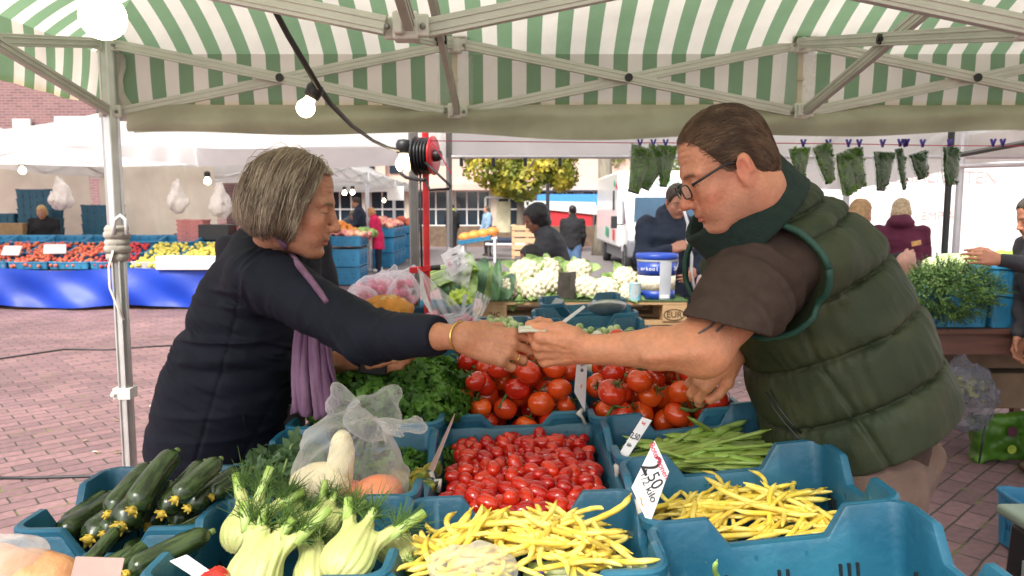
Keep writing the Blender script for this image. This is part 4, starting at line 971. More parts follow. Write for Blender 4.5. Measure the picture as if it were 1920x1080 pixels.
# quilted vest
M_vest = pm('quilted nylon', (.028, .039, .019), .62, .20, 9., .14, 170., spec=.28, col2=(.038, .044, .021))
M_pipe = pm('green piping', (.010, .055, .038), .6, .1)
M_fleece = pm('fleece collar', (.010, .026, .020), .95, .25, 80., .5, 260.)
SPA = A3(*v3(1432, 405, YM)); SPD = v3(1600, 760, YM) - SPA; SPD[1] = 0; SPL = np.linalg.norm(SPD); SPD = SPD / SPL
def sp_t(px, py): return (v3(px, py, 1.48) - SPA) @ SPD
seams = [sp_t(1480, 365), sp_t(1536, 400), sp_t(1572, 436), sp_t(1573, 557), sp_t(1616, 658), sp_t(1646, 768)]
ARMC = v3(1432, 528, 1.47)
def armhole(p):
    q = (p - ARMC); th = R(18); x = q[:, 0] * math.cos(th) + q[:, 2] * math.sin(th); z = -q[:, 0] * math.sin(th) + q[:, 2] * math.cos(th)
    return (np.sqrt((x / .100) ** 2 + (z / .122) ** 2) - 1) * .1
def vest0(p):
    d = torso(p, .004); d = smin(d, ell(p, (ARMC[0] + .055, 1.60, ARMC[2] + .02), (.130, .150, .165)), .05)
    t = (p - SPA) @ SPD; t = t + .03 * np.sin((p[:, 1] - YM) * 6) * 0 + .012 * ((p[:, 1] - YM) / .2) ** 2
    ds = np.min(np.abs(t[:, None] - np.array(seams)[None]), 1)
    sd_ = (p - SPA) @ A3(SPD[2], 0, -SPD[0])
    puff = .0120 * (1 - np.exp(-(ds / .012) ** 1.0)) - .005 * np.exp(-(ds / .0045) ** 2); wr = vnoise(np.stack([t * 16, sd_ * 75, p[:, 1] * 70], 1)); wr2 = vnoise(np.stack([t * 30 + 9, sd_ * 22, p[:, 1] * 20], 1)); wr3 = vnoise(p * 11)
    fade = np.exp(-(ds / .030)); d = d - puff + .0036 * wr * (.2 + fade) + .0026 * wr2 + .005 * wr3
    # vertical seam at the side
    vs = np.abs(sd_ - .085 + .10 * np.maximum(t - .3, 0)); d = d + .006 * np.exp(-(vs / .006) ** 2) * np.clip((t - .2) / .03, 0, 1) * (p[:, 1] < YM)
    hem = t - .545; d = smax(d, hem, .012)
    return d
def vest(p):
    d = vest0(p); a = armhole(p); near = (p[:, 1] < YM - .02); d = np.where(near, smax(d, -np.maximum(a, p[:, 1] - 1.60), .008), d)
    return smax(d, -cap(p, v3(1400, 380, 1.55), v3(1448, 440, 1.60), .085, .075), .01)
sculpt('vest', vest, (.28, 1.22, .80), (1.12, 2.12, 1.66), .0036, M_vest, man)
CE = v3(1372, 360, 1.53); CAX = A3(-.735, 0, .68); CAX /= np.linalg.norm(CAX)
def collar(p):
    q = p.copy(); q[:, 1] = 1.57 + (p[:, 1] - 1.57) * 1.05
    o = cap(q, A3(CE[0], 1.57, CE[2]) - CAX * .13, A3(CE[0], 1.57, CE[2]) + CAX * .05, .132, .124)
    i = cap(q, A3(CE[0], 1.57, CE[2]) - CAX * .13, A3(CE[0], 1.57, CE[2]) + CAX * .15, .115, .108)
    d = smax(o + .003 * vnoise(p * 28), -i, .006); t = (p - CE) @ CAX; d = smax(d, t - .012 * np.sin(p[:, 0] * 16), .012); d = smax(d, -(t + .105), .01)
    return d + .0008 * vnoise(p * 120)
sculpt('collar', collar, (.25, 1.35, 1.30), (.75, 1.80, 1.68), .0036, M_fleece, man)
pp = []
for a in np.linspace(0, 2 * math.pi, 46):
    th = R(18); x = .1015 * math.cos(a); z = .1235 * math.sin(a); q = ARMC + A3(x * math.cos(th) - z * math.sin(th), 0, x * math.sin(th) + z * math.cos(th)); 
    y = 1.22
    for _ in range(120):
        s = vest0(A3(q[0], y, q[2])[None])[0]
        if s < .001: break
        y += max(.0008, s * .6)
        if y > YM: break
    pp.append(Vector((q[0], y + .003, q[2])))
m = MB(); m.tube(pp, .0068, 8); m.build('piping', M_pipe, man, smooth=True)
for pts in ([(1436, 735), (1450, 765), (1470, 792), (1492, 815), (1506, 835)], [(1444, 732), (1459, 762), (1480, 790), (1502, 812)]):
    ps = [project_on(vest, x, y, 1.0, 2.2, .001) for x, y in pts]; ps = [p for p in ps if p is not None]
    m = MB(); m.tube(ps, .0026, 6); m.build('pocket_zip', pm('zip', (.012, .016, .014), .4), man, smooth=True)
# trousers
M_trou = pm('brown trousers', (.135, .085, .065), .9, .2, 14., .3, 200.)
def trous(p):
    H1 = A3(.76, 1.56, .90); H2 = A3(.76, 1.84, .90); d = smin(cap(p, H1, A3(.80, 1.58, .06), .125, .075), cap(p, H2, A3(.80, 1.84, .06), .125, .075), .03); d = smin(d, ell(p, (.78, 1.70, .90), (.155, .21, .14)), .05)
    d = smin(d, cap(p, v3(1742, 850, 1.60), v3(1712, 925, 1.58), .035, .024), .03)
    return d + .006 * vnoise(p * A3(16, 16, 26)) + .003 * vnoise(p * 34)
sculpt('trousers', trous, (.5, 1.35, .0), (1.1, 2.1, 1.06), .008, M_trou, man)
M_shoe = pm('brown leather', (.06, .035, .02), .5, .2, 20.)
def shoe_at(parent, x, y, dx, dy, mat=None, s=1.):
    D = A3(dx, dy, 0) / math.hypot(dx, dy); c = A3(x, y, .045)
    f = lambda p: smax(smin(cap(p, c - D * .06 * s, c + D * .12 * s, .045 * s, .036 * s), cap(p, c - D * .05 * s, c - D * .05 * s + A3(0, 0, .06), .042 * s), .02), -(p[:, 2] - .002), .004)
    r = .24 * s; sculpt('shoe', f, (x - r, y - r, -.01), (x + r, y + r, .16), .012, mat or M_shoe, parent)
shoe_at(man, .78, 1.58, -1, 0); shoe_at(man, .78, 1.84, -1, 0)
# hair
def hair_strands(name, tufts, mat, parent, rad=.0007, col0=(.1, .07, .05), cvar=.4, streak=None, frac=.25, seed=2, fr=(60, 60, 60)):
    g = np.random.default_rng(seed); V = []; Fq = []; Cc = []
    for pts in tufts:
        n = len(pts); cc = A3(col0) * (1 + g.uniform(-cvar, cvar)); r0 = rad * g.uniform(.7, 1.5)
        if streak is not None:
            w_ = np.clip(frac + 1.1 * vnoise(A3(pts[0])[None] * A3(*fr))[0] + g.normal(0, .15), 0, 1); cc = cc * (1 - w_) + A3(streak) * (1 + g.uniform(-.12, .12)) * w_
        b0 = len(V)
        for i, p in enumerate(pts):
            t = pts[min(i + 1, n - 1)] - pts[max(i - 1, 0)]; t /= np.linalg.norm(t) + 1e-9; u = np.cross(t, (.31, .2, .93)); u /= np.linalg.norm(u) + 1e-9; w_ = np.cross(t, u); r = r0 * (1 - .75 * (i / (n - 1)) ** 2)
            for k in range(3):
                a = k * 2.094; V.append(p + (u * math.cos(a) + w_ * math.sin(a)) * r); Cc.append(cc)
        for i in range(n - 1):
            for k in range(3): Fq.append((b0 + i * 3 + k, b0 + i * 3 + (k + 1) % 3, b0 + (i + 1) * 3 + (k + 1) % 3, b0 + (i + 1) * 3 + k))
    return np_mesh(name, V, Fq, mat, parent, col=np.array(Cc))
M_hair = pm('hair', (.1, .07, .05), .38, .12, 60., attr='Col', spec=.5)
M_hairb = pm('hair base', (.075, .043, .024), .6, .3, 60., .4, 200.)
def hair_keep(q):     # >0 where the man's hair grows
    x, y, z = q.T; ay = np.abs(y)
    front = .024 + .46 * z + .30 * np.maximum(0, .045 - ay) - x
    low = np.where(x > -.030, z - .012 + 3. * np.maximum(0, x - .004) * 0, z + .075)
    side = np.where((x > .004) & (x < .034), z + .022, low)
    return np.minimum(front, side)
def mhair(p):
    q = hl(p); d = ell(q, (-.014, 0, .044), (.1025, .0805, .0915)); d = smin(d, ell(q, (-.055, 0, -.02), (.058, .066, .062)), .03)
    d = d + .0012 * vnoise(q * A3(40, 110, 60)); return smax(d, -(hair_keep(q) - .005) * .8, .006) * HS
sculpt('hair', mhair, tuple(HC - .19), tuple(HC + .19), .0036, M_hairb, man)
def groom(f, roots, flow, length, n, off, jit, seed, stop=None):
    g = np.random.default_rng(seed); N = len(roots); q = roots.copy(); eps = 1e-4
    def proj(q, o):
        for _ in range(2):
            d = f(q) - o; G = np.stack([f(q + e) - f(q - e) for e in np.eye(3) * 5e-4], 1); G /= np.linalg.norm(G, axis=1)[:, None] + 1e-9; q = q - G * d[:, None]
        return q, G
    q, G = proj(q, 0 * off); out = [q.copy()]; J = g.normal(0, jit, (N, 3)); alive = np.ones(N, bool)
    for i in range(1, n):
        v = flow(q) + J; v -= G * (v * G).sum(1)[:, None]; v /= np.linalg.norm(v, axis=1)[:, None] + 1e-9
        q2, G = proj(q + v * (length / (n - 1))[:, None], off * min(1, i / (n * .35)))
        if stop is not None: alive &= stop(q2)
        q = np.where(alive[:, None], q2, q); out.append(q.copy())
    return np.stack(out, 1)
def roots_on(f, c, n, seed, keep):
    g = np.random.default_rng(seed); v = g.normal(0, 1, (n * 4, 3)); v /= np.linalg.norm(v, axis=1)[:, None]; t = np.full(len(v), .22)
    for _ in range(40): t -= f(A3(*c) + v * t[:, None]) * .9
    q = A3(*c) + v * t[:, None]; return q[keep(q)][:n]
mbase = lambda q: smin(ell(q, (-.014, 0, .044), (.1025, .0805, .0915)), ell(q, (-.055, 0, -.02), (.058, .066, .062)), .03)
g = np.random.default_rng(3); rt_ = roots_on(mbase, (-.02, 0, .03), 7000, 3, lambda q: hair_keep(q) > np.random.default_rng(1).uniform(-.004, .006, len(q)))
def mflow(q):
    v = np.tile(A3(-1, 0, -.15), (len(q), 1)); v[:, 2] -= 1.2 * np.clip((-.02 - q[:, 0]) / .06, 0, 1); v[:, 1] += .25 * np.sign(q[:, 1]); v[:, 2] -= .5 * (q[:, 2] < .02); return v
tf = [np.array(HC + HS * (p @ HM.T)) for p in groom(mbase, rt_, mflow, g.uniform(.016, .036, len(rt_)), 5, g.uniform(.0005, .0035, len(rt_)), .12, 4)]
hair_strands('hair', tf, M_hair, man, .0005, (.105, .060, .033), .2, (.24, .15, .088), .38)
# glasses
M_fr = pm('glasses frame', (.012, .012, .014), .25, .1)
gl = thing('spectacles', 'black framed glasses worn by the man in the green vest', 'glasses', tuple(hw((.1, 0, 0))))
for s in (1, -1):
    m = MB(); m.tube([hw((-.012, s * .079, .006)), hw((.02, s * .080, .014)), hw((.07, s * .076, .008)), hw((.098, s * .068, .004))], [.0026, .0024, .0026, .003], 8); m.build('temple', M_fr, gl, smooth=True)
    rim = []; gp = []
    for a in np.linspace(0, 2 * math.pi, 33):
        cx, cz = abs(math.cos(a)) ** .6 * np.sign(math.cos(a)), abs(math.sin(a)) ** .6 * np.sign(math.sin(a)); rim.append(hw((.1105 - .12 * max(0, abs(.037 + .027 * cx) - .02) , s * (.038 + .0265 * cx), -.006 + .0155 * cz)))
    m = MB(); m.tube(rim, .0017, 7); m.build('rim', M_fr, gl, smooth=True)
    m = MB(); m.add([sum(rim[:-1], Vector()) / 32] + rim[:-1], [(0, i + 1, (i + 1) % 32 + 1) for i in range(32)]); m.build('lens', mat_film('spectacle lens', .06, (.9, .95, .95), .03, .25), gl, smooth=True)
m = MB(); m.tube([hw((.112, .012, -.002)), hw((.116, 0, .001)), hw((.112, -.012, -.002))], .0017, 7); m.build('bridge', M_fr, gl, smooth=True)
# ------------------------------------------------------------------ the customer
wom = thing('person', 'grey haired woman in navy jacket reaching across the stall to pay', 'person', (-.80, 1.98, 0))
WC = v3(553, 383, 1.85); WS = .97; p_ = R(14); y_ = R(5); fwd = A3(math.cos(p_) * math.cos(y_), math.cos(p_) * math.sin(y_), -math.sin(p_)); lft = A3(-math.sin(y_), math.cos(y_), 0); WM = hframe(fwd, lft, np.cross(fwd, lft))
wl = lambda p: (p - WC) @ WM / WS
ww = lambda q: Vector(WC + WS * (WM @ A3(q)))
YW = 2.0; WA = [v3(512, 500, YW), v3(472, 600, YW), v3(428, 720, YW), v3(402, 830, YW), v3(400, 905, YW)]; WRd = [k * YW / 1400 for k in (80, 95, 101, 101, 99)]
def wtorso(p, off=0., n=5):
    q = p.copy(); q[:, 1] = YW + (p[:, 1] - YW) * .82; d = chain(q, WA[:n], [r + off for r in WRd[:n]], .08)
    for s in (-1, 1): d = smin(d, cap(p, v3(512, 492, YW), v3(512, 510, YW) + A3(.0, s * .17, 0), .09 + off, .062 + off), .06)
    return d
WSH = v3(508, 528, 1.80); WEL = v3(685, 628, 1.66); WWR = v3(872, 632, 1.47); WCU = WWR * .86 + WEL * .14
WH = Limb(WWR, (1, -.06, -.24), (.12, -.93, .34), False)
wthumb = [(.030, .030, -.012), (.060, .040, -.026), (.092, .030, -.036), (.116, .022, -.040)]
wcurl = [(30, 42, 22), (34, 44, 24), (38, 48, 26), (42, 50, 28)]
WSH2 = v3(560, 540, 2.18); WEL2 = v3(585, 688, 2.08); WWR2 = v3(664, 674, 1.95); WH2 = Limb(WWR2, (1, .0, -.10), (.1, .35, -.95), False)
def wom_body(p):
    d = grp(p, WC, .18, lambda q: head_sdf(wl(q), True, 1.) * WS)
    e = grp(p, (WEL + WWR) / 2, .25, lambda q: chain(q, [WEL, WWR * .75 + WEL * .25, WWR], [.034, .027, .0255], .01)); h = grp(p, WH.w((.06, 0, 0)), .15, lambda q: hand_sdf(WH.loc(q), wcurl, wthumb, fat=.93, vein=.0006)); d = smin(d, smin(e, h, .02), .02)
    e = grp(p, (WEL2 + WWR2) / 2, .14, lambda q: cap(q, WEL2, WWR2, .04, .026)); h = grp(p, WH2.w((.06, 0, 0)), .15, lambda q: hand_sdf(WH2.loc(q), [(20, 30, 20), (18, 30, 20), (18, 28, 20), (15, 25, 20)], [(.03, .03, -.01), (.05, .05, -.02), (.08, .055, -.03), (.10, .05, -.035)], fat=.9)); d = smin(d, smin(e, h, .02), .02)
    d = smin(d, cap(p, WC + WM @ A3(-.03, 0, -.07), v3(512, 480, 1.95), .050, .062), .03)
    return smin(d, wtorso(p, -.03, 4), .04)
def wom_col(V):
    c = skin_cols((.45, .19, .102))(V); q = wl(V); m = np.linalg.norm(V - WC, axis=1) < .19
    c[m] = head_col(q[m], (.48, .22, .135), (.40, .11, .09), (.16, .11, .07), (.55, .17, .09), None, .5); return c
bodyw = sculpt('body', wom_body, (-1.1, 1.34, .78), (.2, 2.4, 1.68), .0030, M_skin, wom, wom_col)
for i in range(4): nail(WH, finger_pts(i, wcurl[i], (.06, .01, -.04, -.10)[i]), .9, bodyw)
M_jack = pm('navy jacket cloth', (.0065, .008, .0175), .75, .22, 18., .18, 300., spec=.25)
JD = A3(*(WA[3] - WA[0])); JD[1] = 0; JD /= np.linalg.norm(JD)
def jacket(p):
    t = (p - WA[0]) @ JD; s_ = (p - WA[0]) @ A3(-JD[2], 0, JD[0])
    n1 = vnoise(np.stack([t * 30 + s_ * 10, s_ * 4.5, p[:, 1] * 4.5], 1)); n2 = vnoise(np.stack([t * 52 - s_ * 8 + 5, s_ * 8, p[:, 1] * 8], 1)); n3 = vnoise(p * 9)
    band = np.exp(-((t - .22) / .13) ** 2)
    b = wtorso(p, .004) + (.010 * (np.abs(n1) * 1.6 - .4) + .006 * (np.abs(n2) * 1.6 - .4)) * (.3 + band) + .006 * n3
    b = b + .0030 * np.exp(-((s_ - .105 - .03 * np.sin(t * 6)) / .004) ** 2) + .0030 * np.exp(-((s_ - .00 - .05 * t) / .004) ** 2) * (p[:, 1] < YW)
    b = smax(b, (p - WA[4]) @ A3(-.50, 0, -.87) + .022, .01)
    ax = (WEL - WSH); ax = ax / np.linalg.norm(ax); ta = (p - WSH) @ ax
    a = chain(p, [WSH, WEL, WCU], [.078, .058, .0405], .05)
    wv = vnoise(np.stack([ta * 34, p[:, 2] * 8 + p[:, 0] * 5, p[:, 1] * 8], 1)); wv2 = vnoise(np.stack([p[:, 0] * 42 + p[:, 2] * 30, p[:, 2] * 9, p[:, 1] * 9], 1)); el = np.exp(-(np.linalg.norm(p - WEL, axis=1) / .10) ** 2)
    a = a + .0080 * (np.abs(wv) * 1.7 - .4) * np.clip(1 - ta / .35, .3, 1) + .0110 * (np.abs(wv2) * 1.7 - .4) * el + .0028 * vnoise(p * 24)
    ca = A3(*(WCU - WEL)); ca /= np.linalg.norm(ca); cut = (p - WCU) @ ca; a = smax(a, cut, .003); a = a + .0016 * np.exp(-((cut + .03) / .002) ** 2)
    a = smax(a, -np.maximum(cap(p, WEL, WCU + ca * .1, .05, .036), -(cut + .03)), .003)
    a2 = chain(p, [WSH2, WEL2, v3(642, 676, 2.06)], [.07, .055, .042], .04) + .006 * vnoise(p * 20)
    d = smin(b, a, .035); d = smin(d, a2, .03)
    # stand-up collar
    c = cap(p, v3(508, 470, 1.96), v3(505, 432, 1.93), .082, .072); c = smax(c, (p - v3(500, 436, 1.93)) @ A3(-.45, 0, .89) - .004, .006); c = smax(c, -cap(p, v3(515, 470, 1.96), v3(515, 400, 1.93), .060, .062), .004)
    d = smin(d, c, .012)
    return smax(d, -cap(p, v3(548, 440, 1.86), v3(585, 560, 1.86), .046, .03), .01)
sculpt('jacket', jacket, (-1.12, 1.42, .72), (-.02, 2.45, 1.56), .0040, M_jack, wom)
M_lil = pm('lilac cotton', (.44, .33, .55), .85, .12, 12., .2, 200.)
sculpt('shirt', lambda p: smax(smax(chain(p * A3(1, .82, 1) + A3(0, YW * .18, 0), [WA[3], v3(402, 900, YW), v3(404, 960, YW)], [WRd[3] + .004, WRd[3] + .004, WRd[4] + .0], .05), (p - v3(380, 880, YW)) @ A3(-.30, 0, -.95) - .022, .01), -(p - WA[3]) @ JD, .01) + .004 * vnoise(p * 20), (-1.12, 1.6, .55), (-.5, 2.4, 1.0), .008, M_lil, wom)
M_dk = pm('dark trousers', (.02, .02, .028), .85, .2, 14.)
sculpt('trousers', lambda p: smin(smin(cap(p, A3(-.80, 1.94, .78), A3(-.80, 1.89, .05), .095, .07), cap(p, A3(-.80, 2.07, .78), A3(-.80, 2.11, .05), .10, .07), .03), ell(p, (-.80, 2.0, .76), (.12, .14, .10)), .04) + .006 * vnoise(p * 17), (-1.1, 1.6, 0), (-.5, 2.4, .95), .012, M_dk, wom)
shoe_at(wom, -.77, 1.89, 1, 0); shoe_at(wom, -.77, 2.11, 1, 0)
# pocket flap
pts = [project_on(jacket, x, y, 1.2, 2.4, .001) for x, y in [(455, 778), (460, 800), (475, 806), (520, 810), (540, 800), (542, 775)]]
m = MB(); m.tube([p for p in pts if p], .0022, 5); m.build('pocket_flap', M_jack, wom, smooth=True)
# bob
HE = A3(-.014, 0, .024); HR = A3(.114, .102, .116)
def wface(q):     # >0 inside the opening for the face
    x, y, z = q.T; return np.minimum(x - (.036 + .010 * np.sin(z * 30)) - .25 * np.maximum(z - .05, 0), .104 - z)
def whair(p):
    q = wl(p); d = ell(q, HE, HR - .007); d = smin(d, ell(q, (-.024, 0, -.040), (.094, .090, .068)), .05)
    a = np.arctan2(q[:, 1], q[:, 0] + .02); d = d + .0030 * np.sin(a * 26 + q[:, 2] * 20) + .004 * vnoise(q * A3(30, 30, 9))
    d = smax(d, wface(q), .012); return smax(d, -(q[:, 2] + .080 - .010 * np.sin(a * 7)), .02) * WS
M_hb2 = pm('bob base', (.085, .062, .038), .6, .35, 40., .5, 140., stretch=(1, 1, .2))  # shade in the gaps between strands put into a darker base colour
sculpt('hair', whair, tuple(WC - .2), tuple(WC + .2), .0040, M_hb2, wom)
wb = lambda q: smin(ell(q, HE, HR - .004), ell(q, (-.024, 0, -.040), (.097, .093, .071)), .05)
g = np.random.default_rng(8); rt_ = roots_on(wb, (-.02, 0, .0), 13000, 8, lambda q: (wface(q) < .004) & (q[:, 2] > -.075))
def wflow(q):
    v = np.zeros((len(q), 3)); v[:, 2] = -1; v[:, 1] = np.sign(q[:, 1] - .012) * .9 * np.clip(q[:, 2] / .12, 0, 1); v[:, 0] = -.30 * np.clip((q[:, 2] - .02) / .1, 0, 1) + .10 * vnoise(q * 18) + .35 * np.clip((q[:, 0] + .02) / .08, -1, 1) * np.clip((q[:, 2] - .07) / .05, 0, 1); v[:, 1] += .10 * vnoise(q * 18 + 40); return v
bot = -.084 + g.normal(0, .007, len(rt_)) + .014 * vnoise(rt_ * A3(40, 40, 3))
tf = [np.array(WC + WS * (p @ WM.T)) for p in groom(wb, rt_, wflow, g.uniform(.07, .20, len(rt_)), 10, np.abs(g.normal(.002, .004, len(rt_))) + .010 * np.clip(vnoise(rt_ * A3(34, 34, 12)), 0, 1) + .012 * (g.random(len(rt_)) < .05), .10, 9, lambda q: (q[:, 2] > bot) & (wface(q) < .012))]
for i in range(0):      # flyaways at the back and over the brow
    q0 = A3(-.12, -.02 + g.normal(0, .04), .06 + g.normal(0, .03)); k = g.uniform(.03, .085); tf.append([A3(*ww(q0 + A3(-k * math.sin(s * 1.7), g.normal(0, .002), .05 * s - .16 * s * s))) for s in np.linspace(0, 1, 8)])
for i in range(0):
    y0 = g.uniform(-.07, .06); tf.append([A3(*ww(A3(.03 + .085 * math.sin(s * 1.5), y0 * (1 - .1 * s), .145 - .13 * s * s + g.normal(0, .001)))) for s in np.linspace(0, 1, 8)])
hair_strands('hair', tf, M_hair, wom, .00065, (.185, .128, .088), .30, (.62, .51, .39), .45, 4, (70, 70, 25))
# scarf
M_scarf = pm('mauve scarf', (.22, .105, .195), .9, .2, 30., .4, 260., transl=.12, col2=(.26, .14, .23), stretch=(1, 1, .3))
m = MB()
def scf(u, v):
    px = 556 + 52 * u + (v ** .8) * (-12 + 38 * u); top, bot = 560 + 40 * (1 - u), 780 - 7 * math.sin(u * 8) - 10 * u * u; py = top + (bot - top) * v
    p = P(px, py, 1.84 - .03 * v); q = u + .05 * math.sin(v * 4); fold = (.016 * math.sin(q * 15 + 1) + .012 * math.sin(q * 27 + v * 2) + .006 * math.sin(q * 53)) * (.4 + .6 * v); return p + Vector((.004 * math.sin(q * 40), fold, 0))
m.grid(scf, 60, 26); o = m.build('scarf', M_scarf, None, smooth=True); sm = o.modifiers.new('cloth', 'SOLIDIFY'); sm.thickness = .006
scarf = tag(o, 'mauve scarf hanging from the neck of the woman down to the crates', 'scarf'); scarf.name = 'scarf'
surf = lambda p: np.minimum(jacket(p), wom_body(p))
nkp = [project_on(surf, x, y, 1.2, 2.4, .004) for x, y in [(508, 428), (516, 437), (530, 455), (546, 478), (562, 500), (580, 522), (600, 548), (612, 566)]]; nkp = [p for p in nkp if p]
nk = MB(); nk.tube(nkp, [.010, .013, .014, .014, .014, .013, .012, .010][:len(nkp)], 10, flat=.6)
nk.build('neck_wrap', M_scarf, scarf, smooth=True)
# bracelet, ring, wallet, banknote
M_gold = pm('gold', (.75, .52, .16), .22, .08, metal=1.)
bc = WWR - .0 * fwd; bd = A3(*(WWR - WEL)); bd /= np.linalg.norm(bd); ring = []
for a in np.linspace(0, 2 * math.pi, 33):
    u = np.cross(bd, (0, 1, 0)); u /= np.linalg.norm(u); w_ = np.cross(bd, u); ring.append(Vector(WWR - bd * .012 + (u * math.cos(a) + w_ * math.sin(a)) * .0305))
m = MB(); m.tube(ring, .0022, 6); tag(m.build('bracelet', M_gold, smooth=True), 'thin gold bangle on the wrist of the woman', 'bracelet')
rp = finger_pts(2, wcurl[2], -.04); ring = []; a0, a1 = A3(rp[0]), A3(rp[1]); dd = (a1 - a0) / np.linalg.norm(a1 - a0)
for a in np.linspace(0, 2 * math.pi, 25):
    u = np.cross(dd, (0, 1, 0)); u /= np.linalg.norm(u); w_ = np.cross(dd, u); ring.append(WH.w(a0 + dd * .022 + (u * math.cos(a) + w_ * math.sin(a)) * .0108))
m = MB(); m.tube(ring, .0013, 6); tag(m.build('finger_ring', M_gold, smooth=True), 'gold ring on the finger of the woman\'s paying hand', 'ring')
m = MB(); A, B = LH.w((.135, .040, -.012)), LH.w((.080, .043, -.010))
m.grid(lambda u, v: A.lerp(B, u) + Vector((0, .020 * (v - .5), .012 * (v - .5) + .003 * math.sin(v * 5 + u * 2))), 8, 6); o = m.build('banknote', pm('banknote paper', (.62, .56, .44), .7, .25, 60., col2=(.50, .52, .42)), smooth=True); sm = o.modifiers.new('t', 'SOLIDIFY'); sm.thickness = .004
tag(o, 'folded banknotes passing between the two joined hands', 'banknote')
m = MB(); m.box(P(700, 684, 1.90), (.072, .02, .052), Euler((.1, .12, .1)).to_matrix()); tag(bevel(m.build('wallet', pm('black leather', (.012, .012, .014), .4, .2, 40.), None), .006), 'black wallet held in the woman\'s far hand', 'wallet')
# ================================================================ the square behind
M_white = pm('white canvas roof', (.80, .79, .77), .7, .07, 3., .25, 9., transl=.55)
M_cream = pm('cream canvas', (.93, .87, .74), .8, .10, 2.5, .3, 7., transl=.6)
M_pipe = pm('tent pipe', (.66, .66, .68), .35, .1, 9., metal=.5)
M_dpipe = pm('dark pipe', (.16, .155, .15), .4, .15, 9., metal=.6)
def popup(label, x0, x1, y0, y1, zv, ze, zt, legs=True, val=('n', 'f', 'l', 'r'), pipe=None, sag=.10, bars=True):
    t = thing('market_tent', label, 'tent', ((x0 + x1) / 2, (y0 + y1) / 2, 0)); cx, cy = (x0 + x1) / 2, (y0 + y1) / 2; hx, hy = (x1 - x0) / 2, (y1 - y0) / 2
    m = MB()
    def roof(u, v):
        a, b = 2 * u - 1, 2 * v - 1; q = 1 - max(abs(a), abs(b)); return (cx + hx * a, cy + hy * b, ze + (zt - ze) * q ** 1.35 - sag * math.sin(math.pi * q) * .3 - .05 * q * (1 - abs(abs(a) - abs(b))))
    m.grid(roof, 20, 20); m.build('roof', M_white, t, smooth=True)
    for s in val:
        m = MB(); a, b = {'n': ((x0, y0), (x1, y0)), 'f': ((x0, y1), (x1, y1)), 'l': ((x0, y0), (x0, y1)), 'r': ((x1, y0), (x1, y1))}[s]; nx, ny = ((0, -1), (0, 1), (-1, 0), (1, 0))['nflr'.index(s)]
        def vl(u, v):
            o = .015 + .02 * math.sin(u * 23 + v) * v; return (a[0] + (b[0] - a[0]) * u + nx * o, a[1] + (b[1] - a[1]) * u + ny * o, ze + (zv - ze) * v + .015 * math.sin(u * 9) * v)
        m.grid(vl, 40, 5); m.build('valance', M_white, t, smooth=True)
    pm_ = pipe or M_pipe
    if legs:
        for x in (x0 + .03, x1 - .03):
            for y in (y0 + .04, y1 - .04):
                m = MB(); m.tube([(x, y, .0), (x, y, ze)], .026, 8); m.lathe([(.09, 0), (.09, .012)], 12, (x, y, 0)); m.build('leg', pm_, t)
    if bars:
        for (ax, ay), (bx, by) in (((x0, y0), (x1, y0)), ((x0, y1), (x1, y1)), ((x0, y0), (x0, y1)), ((x1, y0), (x1, y1))):
            for k in range(2):
                f = lambda q: Vector((ax + (bx - ax) * q, ay + (by - ay) * q, 0))
                for za, zb in ((zv + .02, ze), (ze, zv + .02)):
                    m = MB(); m.bar(f(k / 2) + Vector((0, 0, za)), f(k / 2 + .5) + Vector((0, 0, zb)), .02, .03); m.build('truss_bar', pm_, t)
    return t
popup('white market tent at the far left over the strawberry table', -11.7, -7.65, 10.3, 14.3, 2.09, 2.55, 3.4)
popup('white market tent in front of the brick wall, behind the tent leg', -7.6, -3.55, 10.3, 14.3, 2.09, 2.55, 3.4)
popup('second white tent of the row behind the head of the woman', -7.6, -3.55, 14.5, 18.5, 2.15, 2.42, 3.5)
popup('third white tent of the row above the woman in the red coat', -7.6, -3.55, 18.7, 22.7, 2.15, 2.42, 3.6)
popup('farthest white tent of the row before the school', -7.6, -3.55, 22.9, 26.9, 2.15, 2.42, 3.5)
nt2 = popup('white neighbouring tent with grey poles behind the cauliflower pallet', -.56, 4.5, 4.02, 6.4, 1.915, 2.24, 2.9, pipe=M_dpipe, val=('f', 'l', 'r'), bars=False)
m = MB(); m.tube([(-.53, 6.36, 1.93), (4.47, 6.36, 1.93)], .016, 8); m.build('cross_bar', M_pipe, nt2)
for px in (865, 925, 985, 1050): m = MB(); m.box(P(px, 304, 6.33), (.03, .03, .07)); bevel(m.build('clip', M_black, nt2), .006)
popup('white tent whose roof edge shows above the woman', -3.6, -.75, 6.0, 8.6, 1.98, 2.22, 2.7, legs=False, bars=False)
# canvas walls of the left stalls
for x0, x1, lab in ((-11.5, -7.9, 'cream canvas back wall of the strawberry stall'), (-7.7, -5.55, 'cream canvas sheet hung behind the fruit stall, pulled into folds')):
    m = MB(); m.grid(lambda u, v: (x0 + (x1 - x0) * u, 14.1 + .10 * math.sin(u * 9 + v * 2.5) * v + .06 * math.sin(u * 23 - v * 5), 2.3 - 2.2 * v), 40, 20); tag(m.build('canvas_wall', M_cream, smooth=True), lab, 'canvas wall')
